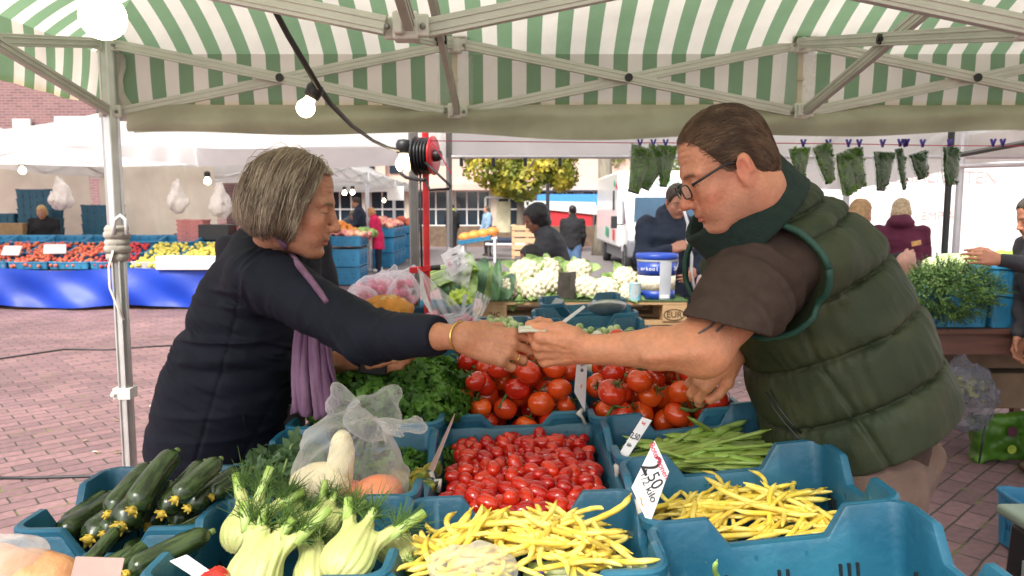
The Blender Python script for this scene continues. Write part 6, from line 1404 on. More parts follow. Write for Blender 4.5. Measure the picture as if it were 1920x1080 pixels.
# ================================================================ other people
def bg_person(label, x, y, yaw, H, jk, tr, hair, hs='short', lean=0., coat=0., skin=(.48, .24, .15), arms=None, h=.014, headpitch=10., headyaw=0., legs=True, shoes=None, collar=None, hood=False, bulk=1.):
    k = H / 1.74; t = thing('person', label, 'person', (x, y, 0)); c_, s_ = math.cos(R(yaw)), math.sin(R(yaw)); Mx = np.array([[c_, -s_, 0], [s_, c_, 0], [0, 0, 1]]); O = A3(x, y, 0); Wp = lambda q: O + Mx @ (A3(q) * k)
    la = R(lean); tl = lambda f, l, u: Wp((f * math.cos(la) + u * math.sin(la), l, .93 + u * math.cos(la) - f * math.sin(la)))   # torso frame from the hips
    hip = tl(0, 0, 0); ch = tl(.0, 0, .36); nk = tl(.0, 0, .55); hp = R(headpitch + lean * .5); hy = R(yaw + headyaw); f_ = A3(math.cos(hp) * math.cos(hy), math.cos(hp) * math.sin(hy), -math.sin(hp)); l_ = A3(-math.sin(hy), math.cos(hy), 0); HMx = hframe(f_, l_, np.cross(f_, l_)); hc = nk + HMx @ A3(.03, 0, .11) * k; hsz = .92 * (k if k > .85 else .9)
    hloc = lambda p: (p - hc) @ HMx / hsz
    arms = arms or [(.05, .03, -.28, .16, .0, -.50), (.05, .03, -.28, .16, .0, -.50)]; sh = []; el = []; wr = []; L_s = []
    for s, a in zip((1, -1), arms):
        S0 = tl(0, s * .19 * bulk, .46); E0 = S0 + Mx @ (A3(a[0], s * a[1], a[2]) * k); W0 = S0 + Mx @ (A3(a[3], s * a[4], a[5]) * k); sh.append(S0); el.append(E0); wr.append(W0); d = W0 - E0; L_s.append(Limb(W0, d, np.cross(d, Mx @ A3(0, 0, 1)) if False else (Mx @ A3(.3, s * .9, .25)), s > 0))
    def body(p):
        d = grp(p, hc, .2, lambda q: head_sdf(hloc(q), age=0) * hsz); d = smin(d, cap(p, hc - HMx @ A3(.03, 0, .06), nk, .055 * k, .062 * k), .02)
        for s in (0, 1):
            e = cap(p, el[s], wr[s], .038 * k, .026 * k); d = smin(d, smin(e, grp(p, L_s[s].w((.06, 0, 0)), .15, lambda q: hand_sdf(L_s[s].loc(q), [(25, 35, 20)] * 4, [(.03, .03, -.012), (.05, .045, -.02), (.08, .05, -.03), (.10, .045, -.035)], fat=k)), .02), .01)
        return smin(d, cap(p, hip, ch, .09 * k, .11 * k), .03)
    allp = np.array([hip, ch, nk, hc] + sh + el + wr); lo = allp.min(0) - .30; hi = allp.max(0) + .30
    def bcol(V):
        c = np.tile(A3(skin), (len(V), 1)); m = np.linalg.norm(V - hc, axis=1) < .2; c[m] = head_col(hloc(V[m]), skin, A3(skin) * (.8, .55, .6), A3(hair) * .8, A3(skin) * (1.05, .8, .8), None); return c
    sculpt('body', body, lo, hi, h, M_skin, t, bcol)
    def jacket_(p):
        q = (p - O) @ Mx; q = q * A3(1, .72, 1); P_ = lambda v: (v - O) @ Mx * A3(1, .72, 1)
        d = chain(q, [P_(hip), P_(tl(.01, 0, .2)), P_(ch), P_(tl(-.01, 0, .46))], [.135 * k * bulk, .135 * k * bulk, .145 * k * bulk, .105 * k], .06)
        if coat: d = smin(d, cap(q, P_(hip), P_(hip) - A3(0, 0, coat * k), .14 * k * bulk, .165 * k), .04); d = smax(d, -(p[:, 2] - (hip[2] - coat * k)), .01)
        for s in (0, 1): d = smin(d, chain(p, [sh[s], el[s], wr[s] * .93 + el[s] * .07], [.072 * k * bulk, .056 * k * bulk, .042 * k], .03), .04)
        if hood: d = smin(d, ell(p, nk - Mx @ A3(.05, 0, -.0), (.12 * k, .13 * k, .075 * k)), .03)
        d = smin(d, cap(p, nk - A3(0, 0, .03), nk + A3(0, 0, .02), .085 * k, .072 * k), .03)
        return d + .008 * vnoise(p * 13) + .005 * vnoise(p * A3(14, 14, 34))
    jlo = lo.copy(); jlo[2] -= coat * k
    sculpt('jacket', jacket_, jlo, hi, h, pm('cloth %s' % (jk,), jk, .85, .22, 14., .25, 120.), t)
    if legs:
        L1, L2 = [Wp((0, s * .09, .04)) for s in (1, -1)]
        tf_ = lambda p: smin(smin(cap(p, Wp((0, .085, .9)), L1, .105 * k, .062 * k), cap(p, Wp((0, -.085, .9)), L2, .105 * k, .062 * k), .03), ell(p, hip, (.13 * k,) * 3), .04) + .008 * vnoise(p * 12)
        sculpt('trousers', tf_, O + A3(-.3, -.3, 0), O + A3(.3, .3, 1.1 * k), max(h, .014), pm('cloth %s' % (tr,), tr, .9, .2, 12.), t)
        for q in (L1, L2): shoe_at(t, q[0], q[1], c_, s_, shoes, k)
    if hs != 'bald':
        def hr(p):
            q = hloc(p); x, yy, z = q.T; d = ell(q, (-.016, 0, .046), (.108, .087, .098))
            if hs == 'short': d = smax(d, -np.minimum(.036 + .42 * z - x, np.where(x > -.03, z - .006, z + .07)), .006)
            elif hs == 'bob': d = smin(d, ell(q, (-.035, 0, -.03), (.10, .10, .09)), .03); d = smax(d, np.minimum(x - .05, .085 - z), .01)
            elif hs == 'long': d = smin(d, cap(q, (-.05, 0, 0), (-.08, 0, -.20), .095, .085), .04); d = smax(d, np.minimum(x - .045, .085 - z), .01)
            elif hs == 'afro': d = smin(d, ell(q, (-.05, 0, .03), (.13, .12, .125)), .03); d = smin(d, ell(q, (-.06, 0, -.07), (.09, .095, .08)), .04); d = smax(d, np.minimum(x - .052, .08 - z), .01)
            elif hs == 'pony': d = smin(d, ell(q, (-.13, 0, .06), (.07, .075, .075)), .01); d = smax(d, np.minimum(x - .04, .07 - z), .01)
            return (d + .006 * vnoise(q * A3(40, 40, 18))) * hsz
        sculpt('hair', hr, hc - .32, hc + .26, min(h, .012), pm('hair %s' % (hair,), hair, .5, .4, 45., .5, 120.), t)
    return t, wr, hc
NAVY = (.016, .026, .05); BLK = (.010, .010, .012); CHAR = (.045, .047, .055)
p5, w5, _ = bg_person('man in navy hooded jacket holding its white cord behind the bucket', 1.20, 5.65, -82, 1.72, NAVY, (.03, .03, .04), (.05, .035, .025), 'short', 4, h=.008, hood=True, headpitch=22, arms=[(.06, .06, -.26, .20, -.10, -.34), (.10, .06, -.24, .22, -.12, -.17)], skin=(.52, .25, .17), bulk=1.1)
m = MB(); m.tube([P(1283, 396, 5.42), P(1290, 420, 5.38), P(1288, 450, 5.36), P(1297, 480, 5.37), P(1296, 515, 5.38), P(1303, 545, 5.40)], .011, 8); m.build('drawstring', pm('white cord', (.70, .70, .72), .8), p5, smooth=True)
bg_person('dark haired woman in charcoal jacket bending down behind the cauliflowers', .44, 6.5, 186, 1.60, CHAR, BLK, (.010, .009, .010), 'afro', 20, h=.009, skin=(.20, .09, .055), headpitch=18)
bg_person('child with short black hair in front of the dark haired woman', .24, 6.2, 200, 1.20, (.03, .05, .08), BLK, (.012, .009, .008), 'short', 8, h=.009, skin=(.27, .12, .075), headpitch=15)
bg_person('woman in black with ponytail and jeans behind the dark haired woman', 1.13, 14, 80, 1.60, BLK, (.06, .12, .22), (.012, .010, .010), 'pony', 0, h=.012)
t, wr_, _ = bg_person('woman in a crimson coat with a black bag at the far stall', -3.22, 18, 195, 1.60, (.55, .008, .075), (.015, .016, .03), (.42, .20, .08), 'bob', 12, coat=.32, h=.012, shoes=pm('white shoe', (.6, .6, .62), .6))
m = MB(); m.box((-3.62, 17.85, .82), (.30, .16, .42)); m.tube([(-3.5, 17.85, 1.0), (-3.46, 17.85, 1.2), (-3.55, 17.85, 1.0)], .015, 6); tag(bevel(m.build('handbag', pm('black leather', (.012, .012, .014))), .04, 3), 'black shoulder bag hanging beside the crimson coat', 'bag')
bg_person('tall man in dark jacket standing left of the crimson coat', -3.72, 18.4, 190, 1.84, NAVY, (.03, .03, .035), (.04, .025, .018), 'short', 4, h=.012)
bg_person('seller in grey bending under the second tent', -4.35, 19, -20, 1.62, (.10, .12, .15), BLK, (.2, .15, .1), 'short', 35, h=.014)
bg_person('man in black coat with yellow collar walking away before the school windows', -2.05, 25.5, 80, 1.74, BLK, BLK, (.03, .02, .015), 'short', 0, h=.014)
m = MB(); m.lathe([(.11, 0), (.12, .03), (.09, .05)], 12, (-2.05, 25.5, 1.49)); tag(m.build('collar', pm('neon collar', (.6, .75, .05), .6)), 'yellow collar of the man in the black coat', 'collar')
bg_person('woman in a denim jacket and salmon top walking behind the pumpkin table', -.80, 24.5, -150, 1.66, (.20, .30, .42), BLK, (.10, .06, .04), 'long', 0, h=.014)
bg_person('blonde seller in black behind the strawberries', -8.05, 12.9, -70, 1.62, BLK, BLK, (.48, .30, .12), 'bob', 6, h=.014, headpitch=25)
p10, _, _ = bg_person('blonde woman in burgundy hoodie seen from behind by the carrot greens', 3.42, 6.6, 62, 1.62, (.115, .014, .045), (.03, .03, .04), (.55, .42, .25), 'bob', 4, h=.009, hood=True)
p11, w11, _ = bg_person('person with brown blonde hair mostly hidden behind the green vest', 2.78, 6.05, 20, 1.60, BLK, BLK, (.40, .24, .11), 'bob', 0, h=.009, arms=[(.05, .03, -.28, .16, .0, -.50), (.12, .03, -.22, .38, .0, -.18)], skin=(.60, .32, .24))
p12, w12, _ = bg_person('man in grey sweater at the right edge reaching over the greens', 3.00, 4.0, 176, 1.62, (.035, .032, .038), (.02, .02, .025), (.05, .04, .03), 'short', 16, h=.007, headpitch=12, arms=[(.10, .0, -.10, .40, .03, -.05), (-.03, .05, -.28, .02, .0, -.54)], skin=(.46, .20, .12), shoes=M_shoe)
bg_person('person in navy stooping behind the light green cabbage', 3.35, 5.6, 200, 1.50, NAVY, BLK, (.3, .2, .15), 'bald', 62, h=.012, skin=(.5, .27, .2))
bg_person('person in dark navy behind the woman, only a shoulder with white collar showing', -1.00, 2.95, 75, 1.66, (.012, .010, .020), BLK, (.1, .08, .06), 'short', 12, h=.009, bulk=1.05)
m = MB(); m.tube([P(452, 412, 2.8), P(466, 408, 2.75), P(478, 420, 2.72), P(486, 434, 2.72)], .022, 8, flat=.5); tag(m.build('shirt_collar', pm('white shirt', (.62, .64, .74), .8), smooth=True), 'white shirt collar edge behind the nape of the woman', 'collar')
# ================================================================ pallet with cauliflowers
M_pal = pm('pallet wood', (.50, .33, .17), .8, .22, 4., .3, 50., stretch=(1, 14, 14), col2=(.42, .26, .13))
PX0, PX1, PY0, PZ0 = -.18, 1.06, 4.48, .79
pal = thing('pallet', 'wooden pallet with burnt EUR mark carrying the cauliflowers', 'pallet', (.44, 4.85, PZ0))
for i in range(5): m = MB(); m.box(((PX0 + PX1) / 2, PY0 + .07 + i * .165, PZ0 + .133), (PX1 - PX0, .14, .022)); bevel(m.build('deck_board', M_pal, pal), .003)
for x in (PX0 + .075, (PX0 + PX1) / 2, PX1 - .075):
    m = MB(); m.box((x, PY0 + .40, PZ0 + .111), (.145, .8, .022)); m.build('stringer', M_pal, pal)
    if x != (PX0 + PX1) / 2:
        for y in (PY0 + .07, PY0 + .40, PY0 + .73): m = MB(); m.box((x, y, PZ0 + .061), (.145, .14, .078)); bevel(m.build('block', M_pal, pal), .003)
for y in (PY0 + .07, PY0 + .4, PY0 + .73): m = MB(); m.box(((PX0 + PX1) / 2, y, PZ0 + .011), (PX1 - PX0, .12, .022)); m.build('bottom_board', M_pal, pal)
M_burn = pm('burnt mark', (.06, .035, .02), .9)
fx = lambda x, z: frame((x, PY0 - .0016, z), (1, 0, 0), (0, 0, 1))
text('burnt_mark', 'EUR', .052, fx(PX1 - .078, PZ0 + .063), M_burn, pal, .0006); text('burnt_mark', 'IHC', .042, fx(PX0 + .075, PZ0 + .063), M_burn, pal, .0006)
m = MB(); m.tube([(PX1 - .078 + .062 * math.cos(a), PY0 - .001, PZ0 + .063 + .033 * math.sin(a)) for a in np.linspace(0, 2 * math.pi, 33)], .0028, 5); m.build('burnt_mark', M_burn, pal)
table('stall_table', 'rough table under the cauliflower pallet', -.75, 1.15, 4.45, 5.35, .785)
m = MB()
for k in range(3800):
    x, y = random.uniform(PX0 - .01, PX1 + .01), random.uniform(PY0 - .012, PY0 + .8); a = random.uniform(0, 6.3); l = random.uniform(.008, .02); z = PZ0 + .147
    m.add([(x - .002, y, z), (x + .002, y, z), (x + math.cos(a) * l * .5, y + math.sin(a) * l * .5, z + l)], [(0, 1, 2)])
m.box(((PX0 + PX1) / 2, PY0 + .40, PZ0 + .1465), (PX1 - PX0 + .01, .81, .004)); tag(m.build('grass_mat', pm('artificial grass', (.05, .10, .03), .8, .3, 30.)), 'green artificial grass mat lying on the pallet', 'mat', kind='stuff')
M_curd = pm('cauliflower curd', (.66, .60, .43), .6, .12, 30., .35, 160., sss=.05); M_cleaf = pm('cauliflower leaf', (.16, .27, .06), .5, .3, 12., .3, 40., transl=.15, col2=(.34, .46, .17))
def leaf_blade(L_, Wd, curl, seed, cup=.25, nu=8, nv=6, wave=.01):
    g = np.random.default_rng(seed); ph = g.uniform(0, 6, 3)
    def f(u, v):
        x = (v - .5) * Wd * math.sin(math.pi * min(1, u * .85 + .14)) ** .6; a = curl * u; return Vector((x, L_ * math.sin(a) / max(curl, .01), L_ * (1 - math.cos(a)) / max(curl, .01) * -1 + cup * abs(x) * 1.2 + wave * math.sin(u * 9 + ph[0] + v * 5)))
    return f
def cauli(seed):
    g = np.random.default_rng(seed); t = thing('cauliflower', 'x', 'cauliflower'); n = 46; cs = []
    for i in range(n): z = 1 - 1.35 * (i + .5) / n; a = i * 2.39996; r = math.sqrt(max(0, 1 - z * z)); cs.append(A3(r * math.cos(a), r * math.sin(a), z * .82) * .072 * g.uniform(.96, 1.06))
    def f(p):
        d = ell(p, (0, 0, 0), (.070, .070, .058))
        for c in cs: d = smin(d, sph(p, c, .0165), .006)
        return d + .0016 * vnoise(p * 170) + .0009 * vnoise(p * 340)
    sculpt('curd', f, (-.11, -.11, -.08), (.11, .11, .10), .0052, M_curd, t)
    for k in range(7):
        a = k * .9 + g.uniform(-.2, .2); lf = leaf_blade(g.uniform(.09, .14), g.uniform(.07, .10), g.uniform(1.0, 1.9), seed * 20 + k, .3); Rm = Matrix.Rotation(a, 3, 'Z') @ Matrix.Rotation(R(g.uniform(48, 80)), 3, 'X'); b = Rm @ Vector((0, 0, 0)) + Vector((-math.sin(a) * .052, math.cos(a) * .052, -.055)); m = MB(); m.grid(lambda u, v: b + Rm @ lf(u, v), 8, 6); m.build('leaf', M_cleaf, t, smooth=True)
    return t
cps = [cauli(s) for s in range(3)]; sp = []
for px, py, d, s, tl in ((985, 512, 4.75, 1.15, (-50, 0)), (958, 540, 4.6, .95, (-60, 20)), (1000, 543, 4.55, .95, (-60, -20)), (1028, 507, 4.85, 1.05, (-40, 10)), (1028, 530, 4.6, 1.05, (-60, 0)), (1085, 507, 4.8, .95, (-45, -15)), (1100, 540, 4.6, 1.0, (-60, 12)), (1135, 543, 4.6, 1.0, (-60, -20)), (1172, 522, 4.7, .95, (-55, 20)), (1180, 550, 4.55, .75, (-60, 10)), (1060, 540, 4.8, .9, (-50, 10))):
    sp.append((P(px, py, d), Euler((R(90 + tl[0]), R(tl[1]), random.uniform(-.4, .4))), s))
cl = ['big white cauliflower at the back left of the pallet', 'cauliflower lying low at the left front of the pallet', 'cauliflower low in the front beside the left one', 'topmost cauliflower in front of the child', 'round cauliflower facing front under the topmost one', 'cauliflower in front of the dark haired woman', 'leafy cauliflower right of the black label', 'white cauliflower in the front right of the pallet', 'cauliflower just left of the white bucket', 'small cauliflower behind the little tin', 'half hidden cauliflower behind the black label']
proto_place(cps, sp, lambda i: cl[i], 'cauliflowers on the pallet', 'cauliflower')
m = MB(); c = P(1074, 535, 4.47); m.box(c, (.03, .005, .17), Euler((R(8), 0, R(20))).to_matrix()); m.box(c + Vector((-.05, .01, 0)), (.09, .004, .16), Euler((R(8), 0, R(25))).to_matrix()); tag(m.build('label_card', pm('dark label', (.10, .09, .075), .4, .4, 20.)), 'dark plastic label standing among the cauliflowers', 'card')
# bucket
M_bk = pm('bucket blue', (.012, .05, .33), .35, .08); M_bw = pm('bucket cream', (.70, .58, .40), .45, .25, 60., col2=(.76, .70, .60)); M_bl = pm('bucket grey', (.42, .44, .48), .4, .1); M_ltx = pm('white print', (.82, .82, .84), .5)
bc = P(1230, 562, 4.62); bc.z = PZ0 + .150; bu = thing('bucket', 'blue and white sauerkraut bucket with lid and wire handle on the pallet', 'bucket', bc); cz = lambda z: (bc.x, bc.y, bc.z + z)
for z0, z1, r0, r1, mt, nm in ((0, .055, .110, .1125, M_bk, 'base_band'), (.055, .145, .1126, .1175, M_bw, 'picture_band'), (.145, .228, .1176, .122, M_bk, 'name_band'), (.228, .245, .123, .124, M_bl, 'rim')):
    m = MB(); m.lathe([(r0, z0), (r1, z1)] + ([(.0001, z0)] if False else []), 36, bc); m.build(nm, mt, bu, smooth=True)
m = MB(); m.lathe([(.128, .245), (.131, .25), (.131, .272), (.125, .278), (.118, .272), (.0001, .272)], 36, bc); m.build('lid', M_bk, bu, smooth=True)
m = MB(); m.tube([(bc.x + .127 * math.cos(a), bc.y - .127 * abs(math.sin(a)) * .5 - .012, bc.z + .235 - .11 * math.sin(a)) for a in np.linspace(-.15, math.pi / 2 + .3, 14)], .0045, 6); m.build('handle', M_bl, bu, smooth=True)
def on_cyl(name, body, size, ang, z, r, mat):
    for i, ch in enumerate(body):
        a = R(ang) + (i - (len(body) - 1) / 2) * size * .60 / r; o = (bc.x + math.sin(a) * (r + .001), bc.y - math.cos(a) * (r + .001), bc.z + z); text(name, ch, size, frame(o, (math.cos(a), math.sin(a), 0), (0, 0, 1)), mat, bu, .0008)
on_cyl('lettering', 'urkool', .034, -34, .188, .1202, M_ltx); on_cyl('lettering', 'Zuu', .034, 62, .188, .1202, M_ltx)
m = MB(); m.grid(lambda u, v: (bc.x + math.sin(R(-2 + 38 * u)) * (.1135 + .0105 * v), bc.y - math.cos(R(-2 + 38 * u)) * (.1135 + .0105 * v), bc.z + .002 + .236 * v), 10, 4); m.build('strip_label', M_bl, bu, smooth=True)
m = MB(); m.grid(lambda u, v: (bc.x + math.sin(R(2 + 28 * u)) * .1148, bc.y - math.cos(R(2 + 28 * u)) * .1148, bc.z + .012 + .034 * v), 8, 2); m.build('code_label', M_ltx, bu, smooth=True)
c = P(1190, 562, 4.5); c.z = PZ0 + .150; m = MB(); m.lathe([(.036, 0), (.036, .10), (.037, .104), (.034, .106), (.0001, .104)], 24, c); o = m.build('tin', pm('tin print', (.48, .56, .58), .35, .3, 22., col2=(.10, .38, .50)), smooth=True); sharp(o); tag(o, 'small round tin with blue print left of the bucket', 'tin')
# celery, kale, romanesco left of the pallet
M_ck = pm('kale leaf', (.035, .085, .045), .5, .3, 8., .3, 40., col2=(.07, .15, .06)); M_cs = pm('celery stalk', (.34, .46, .14), .45, .2, 40., .15, 60., stretch=(8, 1, 8)); M_lg = pm('bright leaf', (.28, .42, .05), .5, .3, 10., transl=.2)
t = thing('celery_bunch', 'bunch of pale celery stalks in front of the red clamp', 'celery', P(830, 545, 4.3))
for k in range(9): a, b = P(800, 548 - k * 5, 4.2 + .02 * k), P(868 + random.uniform(-6, 8), 520 - k * 3, 4.3); m = MB(); m.tube([a, a.lerp(b, .5) + Vector((0, 0, .01)), b], [.012, .011, .008], 8, flat=.6); m.build('stalk', M_cs, t, smooth=True)
pp, pn = dome_pts(P(868, 512, 4.3), (.07, .07, .06), 60, np.random.default_rng(2)); attach(leaf_cloud('leaf', pp, pn, .05, M_lg, np.random.default_rng(2)), t)
m = MB(); m.grid(lambda u, v: P(800 + 62 * u, 525 - 40 * u + 22 * v, 4.15) + Vector((0, .03 * math.sin(v * 3), .01 * math.sin(u * 8))), 10, 6); tag(m.build('plastic_sleeve', mat_film('grey film', .45, (.42, .48, .40), .25, .3), smooth=True), 'greyish plastic sleeve lying over the celery', 'sleeve')
for k, (px, py, d, L_, W_, ex, ez) in enumerate(((880, 560, 4.25, .30, .10, 82, 5), (895, 560, 4.35, .28, .11, 78, -18), (840, 565, 4.2, .22, .08, 60, 40), (915, 562, 4.45, .26, .12, 85, 10), (930, 562, 4.4, .27, .06, 88, -12), (870, 585, 4.15, .20, .09, 70, 30), (855, 560, 4.3, .25, .09, 75, 25), (945, 562, 4.5, .2, .12, 70, -25))):
    lf = leaf_blade(L_, W_, .7, 50 + k, .3); Rm = Euler((R(ex), 0, R(ez))).to_matrix(); b = P(px, py, d); m = MB(); m.grid(lambda u, v: b + Rm @ lf(u, v), 10, 6); o = m.build('kale_leaf', M_ck if k % 3 else M_cleaf, smooth=True); tag(o, 'broad dark green leaf standing between the celery and the cauliflowers', 'leaf', 'green leaves left of the cauliflowers')
def roman(p):
    q = p - A3(*rc); d = ell(q, (0, 0, 0), (.070, .06, .062))
    for i in range(34): z = 1 - 1.3 * (i + .5) / 34; a = i * 2.4; r = math.sqrt(max(0, 1 - z * z)); c = A3(r * math.cos(a), r * math.sin(a), z) * .064; d = smin(d, cap(q, c, c * 1.22, .014, .004), .004)
    return d
rc = P(862, 567, 4.0); tag(sculpt('romanesco', roman, tuple(rc - Vector((.1, .1, .1))), tuple(rc + Vector((.1, .1, .1))), .005, pm('romanesco', (.36, .48, .05), .55, .25, 30.)), 'bright yellow green romanesco head between the leaves', 'romanesco')
table('stall_table', 'table under the potatoes and radishes', -.95, -.1, 3.30, 4.40, .86)
bcrate((-.42, 4.05, .86), (.40, .30, .12), 'blue crate under the celery', M_teal, group='blue produce crates'); 
# radishes in bags, potatoes in a net
M_radi = pm('radish', (.62, .035, .13), .35, .25, 20., rnd=.2, col2=(.75, .25, .35)); M_pot = pm('potato', (.68, .42, .13), .6, .2, 20., rnd=.12); M_net = mat_film('orange net', .42, (.95, .42, .03), .5, .3); M_film = mat_film('clear bag film', .20, (.93, .93, .96), .15, .6)
def bag_sdf(c, r, seed, knot=None, kr=.02, amp=.012):
    def f(p):
        q = p - A3(*c); d = ell(q, (0, 0, 0), r)
        if knot is not None: d = smin(d, cap(p, A3(*c) + (A3(*knot) - A3(*c)) * .45, knot, min(r) * .55, kr), .05); dk = np.linalg.norm(p - A3(*knot), axis=1)
        return d + amp * vnoise(p * 26 + seed) + amp * .5 * vnoise(p * 55 + seed)
    return f
def filled_bag(name, label, cat, c, r, item, mat, n, ir, film, seed, knot=None, itemname='radish', res=.009):
    t = thing(name, label, cat, c); g = np.random.default_rng(seed)
    for i in range(n):
        d = g.normal(0, 1, 3); d /= np.linalg.norm(d); q = A3(*c) + d * A3(*r) * .74 * g.random() ** .33; m = MB(); m.ell(q, A3(ir, ir * .85, ir * .9) * g.uniform(.8, 1.1), Euler((g.uniform(0, 3), g.uniform(0, 3), 0)).to_matrix(), 12, 8); m.build(itemname, mat, t, smooth=True)
    R_ = max(r) + .10
    sculpt('bag_film', bag_sdf(c, r, seed, knot), tuple(Vector(c) - Vector((R_,) * 3)), tuple(Vector(c) + Vector((R_, R_, R_ + .12))), res, film, t); return t
for k, (px, py, d, r, kx, ky, lab) in enumerate(((700, 545, 3.75, (.11, .10, .075), 735, 505, 'clear bag of pink radishes at the left of the radish pile'), (735, 540, 3.85, (.11, .10, .08), 775, 505, 'clear bag of radishes with a twisted white top'), (758, 548, 3.6, (.08, .09, .08), 762, 520, 'clear bag of radishes above the potato net'), (680, 560, 3.6, (.07, .08, .05), 665, 545, 'crumpled clear bag left of the potato net'))):
    filled_bag('radish_bag', lab, 'bag of radishes', P(px, py, d), r, None, M_radi, 16 if k < 3 else 5, .026, M_film, k + 3, P(kx, ky, d))
filled_bag('potato_net', 'orange net of yellow potatoes above the sleeve of the woman', 'net of potatoes', P(722, 582, 3.2), (.125, .09, .06), None, M_pot, 46, .030, M_net, 9, itemname='potato')
for k, (px, py, d, r, lab) in enumerate(((822, 602, 2.95, (.08, .08, .035), 'bunch of pink radishes at the left above the cuff'), (868, 600, 2.95, (.08, .08, .04), 'bunch of pink radishes right above the bangle'))):
    t = thing('radish_bunch', lab, 'radishes', P(px, py, d)); g = np.random.default_rng(k)
    for i in range(20): a = P(px, py, d) + Vector(g.normal(0, .035, 3) * A3(1, 1, .5)); b = a + Vector((g.uniform(-.03, .03), -.02, g.uniform(-.045, -.02))); m = MB(); m.tube([a, a.lerp(b, .4), b], [.007, .013, .002], 8); m.build('radish', M_radi, t, smooth=True)
def film_sheet(label, pts_a, pts_b, d, seed, name='plastic_wrap'):
    g = np.random.default_rng(seed); ph = g.uniform(0, 6, 4); n = len(pts_a)
    def f(u, v):
        q = u * (n - 1); i = min(int(q), n - 2); w_ = q - i; ax, ay = [pts_a[i][k] * (1 - w_) + pts_a[i + 1][k] * w_ for k in (0, 1)]; bx, by = [pts_b[i][k] * (1 - w_) + pts_b[i + 1][k] * w_ for k in (0, 1)]
        return P(ax + (bx - ax) * v, ay + (by - ay) * v, d + .035 * math.sin(u * 11 + ph[0] + v * 3) + .02 * math.sin(v * 13 + ph[1] + u * 7))
    m = MB(); m.grid(f, 26, 14); return tag(m.build(name, M_film, smooth=True), label, 'plastic')
film_sheet('clear plastic wrap standing up between radishes and celery', [(782, 500), (795, 560), (810, 600), (830, 615)], [(795, 512), (830, 545), (880, 590), (905, 600)], 3.0, 1)
film_sheet('torn clear plastic over the right radishes', [(830, 590), (860, 585), (885, 570), (895, 545)], [(850, 612), (890, 605), (905, 590), (920, 560)], 2.85, 2)
film_sheet('clear plastic fluttering below the paying hands', [(905, 655), (950, 650), (1000, 660)], [(900, 690), (950, 680), (1000, 690)], 2.5, 3)
# sprouts, mushrooms, lemons in the rear crates
M_spr = pm('sprout', (.36, .46, .16), .5, .3, 20., rnd=.2, col2=(.55, .62, .32)); M_mush = pm('mushroom', (.78, .74, .64), .6, .12, 20.); M_lem = pm('lemon', (.78, .60, .05), .4, .15, 30.)
def balls(key, n, r, mat, name, label, group, cat, floor=-.06, dome=.03, seed=1):
    pr = []
    for k in range(3): m = MB(); m.ell((0, 0, 0), (r, r * (.85 + .07 * k), r * .9), None, 12, 8); pr.append(m.build(name, mat, smooth=True))
    o, M, W, L = cr[key]; proto_place(pr, [(M @ v, rnd_e(), random.uniform(.85, 1.15)) for v in deposit(n, W, L, r, lambda x, y: floor + dome * (1 - (2 * x / W) ** 2), 8, seed, .9)], label, group, cat)
balls('spL', 76, .0155, M_spr, 'sprout', 'small pale green sprout in the crate above the joined hands', 'sprouts in the left crate', 'sprout', -.03, .03)
balls('r5', 90, .0165, M_spr, 'sprout', 'small green sprout in the crate above the forearm of the man', 'sprouts in the right crate', 'sprout', -.045, .02, 2)
balls('r4', 40, .026, M_mush, 'mushroom', 'white mushroom in the crate just above the forearm', 'white mushrooms', 'mushroom', -.04, .01, 3)
balls('lemon', 22, .033, M_mush, 'onion', 'white onion in the crate behind the hand of the woman', 'white onions', 'onion', -.05, .03, 4)
m = MB(); m.ell((0, 0, 0), (.044, .033, .033), None, 18, 12); m.ell((.044, 0, 0), (.010, .009, .009), None, 8, 6); lm = m.build('lemon', M_lem, smooth=True); proto_place([lm], [(P(962, 662, 2.5), Euler((0, .2, .4)), 1), (P(985, 672, 2.46), Euler((0, .2, 2)), 1)], lambda i: ('yellow lemon just under the hand of the woman', 'yellow lemon right below the fingers')[i], 'lemons', 'lemon')
t = thing('metal_scoop', 'round grey metal scoop lying in the rear crate', 'scoop', P(1138, 580, 3.05)); m = MB(); m.lathe([(.001, 0), (.05, .004), (.075, .02), (.082, .035), (.080, .035), (.07, .022), (.001, .006)], 24, P(1138, 588, 3.05), Euler((R(-25), 0, 0)).to_matrix()); m.build('bowl', M_alu, t, smooth=True); m = MB(); m.tube([P(1122, 580, 3.05), P(1114, 566, 3.1)], .010, 8); m.build('grip', M_pipe, t)
# ================================================================ poles, reel, clamp
gp = P(775, 300, 3.92); m = MB(); m.box((gp.x, gp.y, 1.05), (.034, .034, 2.1)); tag(bevel(m.build('tent_pole', M_dpipe), .003), 'square grey pole carrying the cable reel', 'pole')
rp_ = P(798, 300, 3.84); m = MB(); m.tube([(rp_.x, rp_.y, .92), (rp_.x, rp_.y, 2.05)], .017, 10); tag(m.build('red_pole', pm('red paint', (.62, .015, .02), .35)), 'bright red pole beside the grey pole', 'pole')
t = thing('clamp', 'red sash clamp with black grip fixed low on the red pole', 'clamp', P(800, 500, 3.84)); m = MB(); m.bar(P(768, 507, 3.82), P(808, 503, 3.82), .03, .032); bevel(m.build('jaw', pm('red paint', (.62, .015, .02)), t), .004); m = MB(); m.tube([P(806, 503, 3.82), P(826, 501, 3.82)], .014, 8); m.build('grip', M_black, t)
rl = thing('cable_reel', 'red and black cable reel hanging on the grey pole', 'cable reel', P(790, 292, 3.8)); c = P(797, 292, 3.80); rm = Euler((0, R(90), R(-14))).to_matrix()
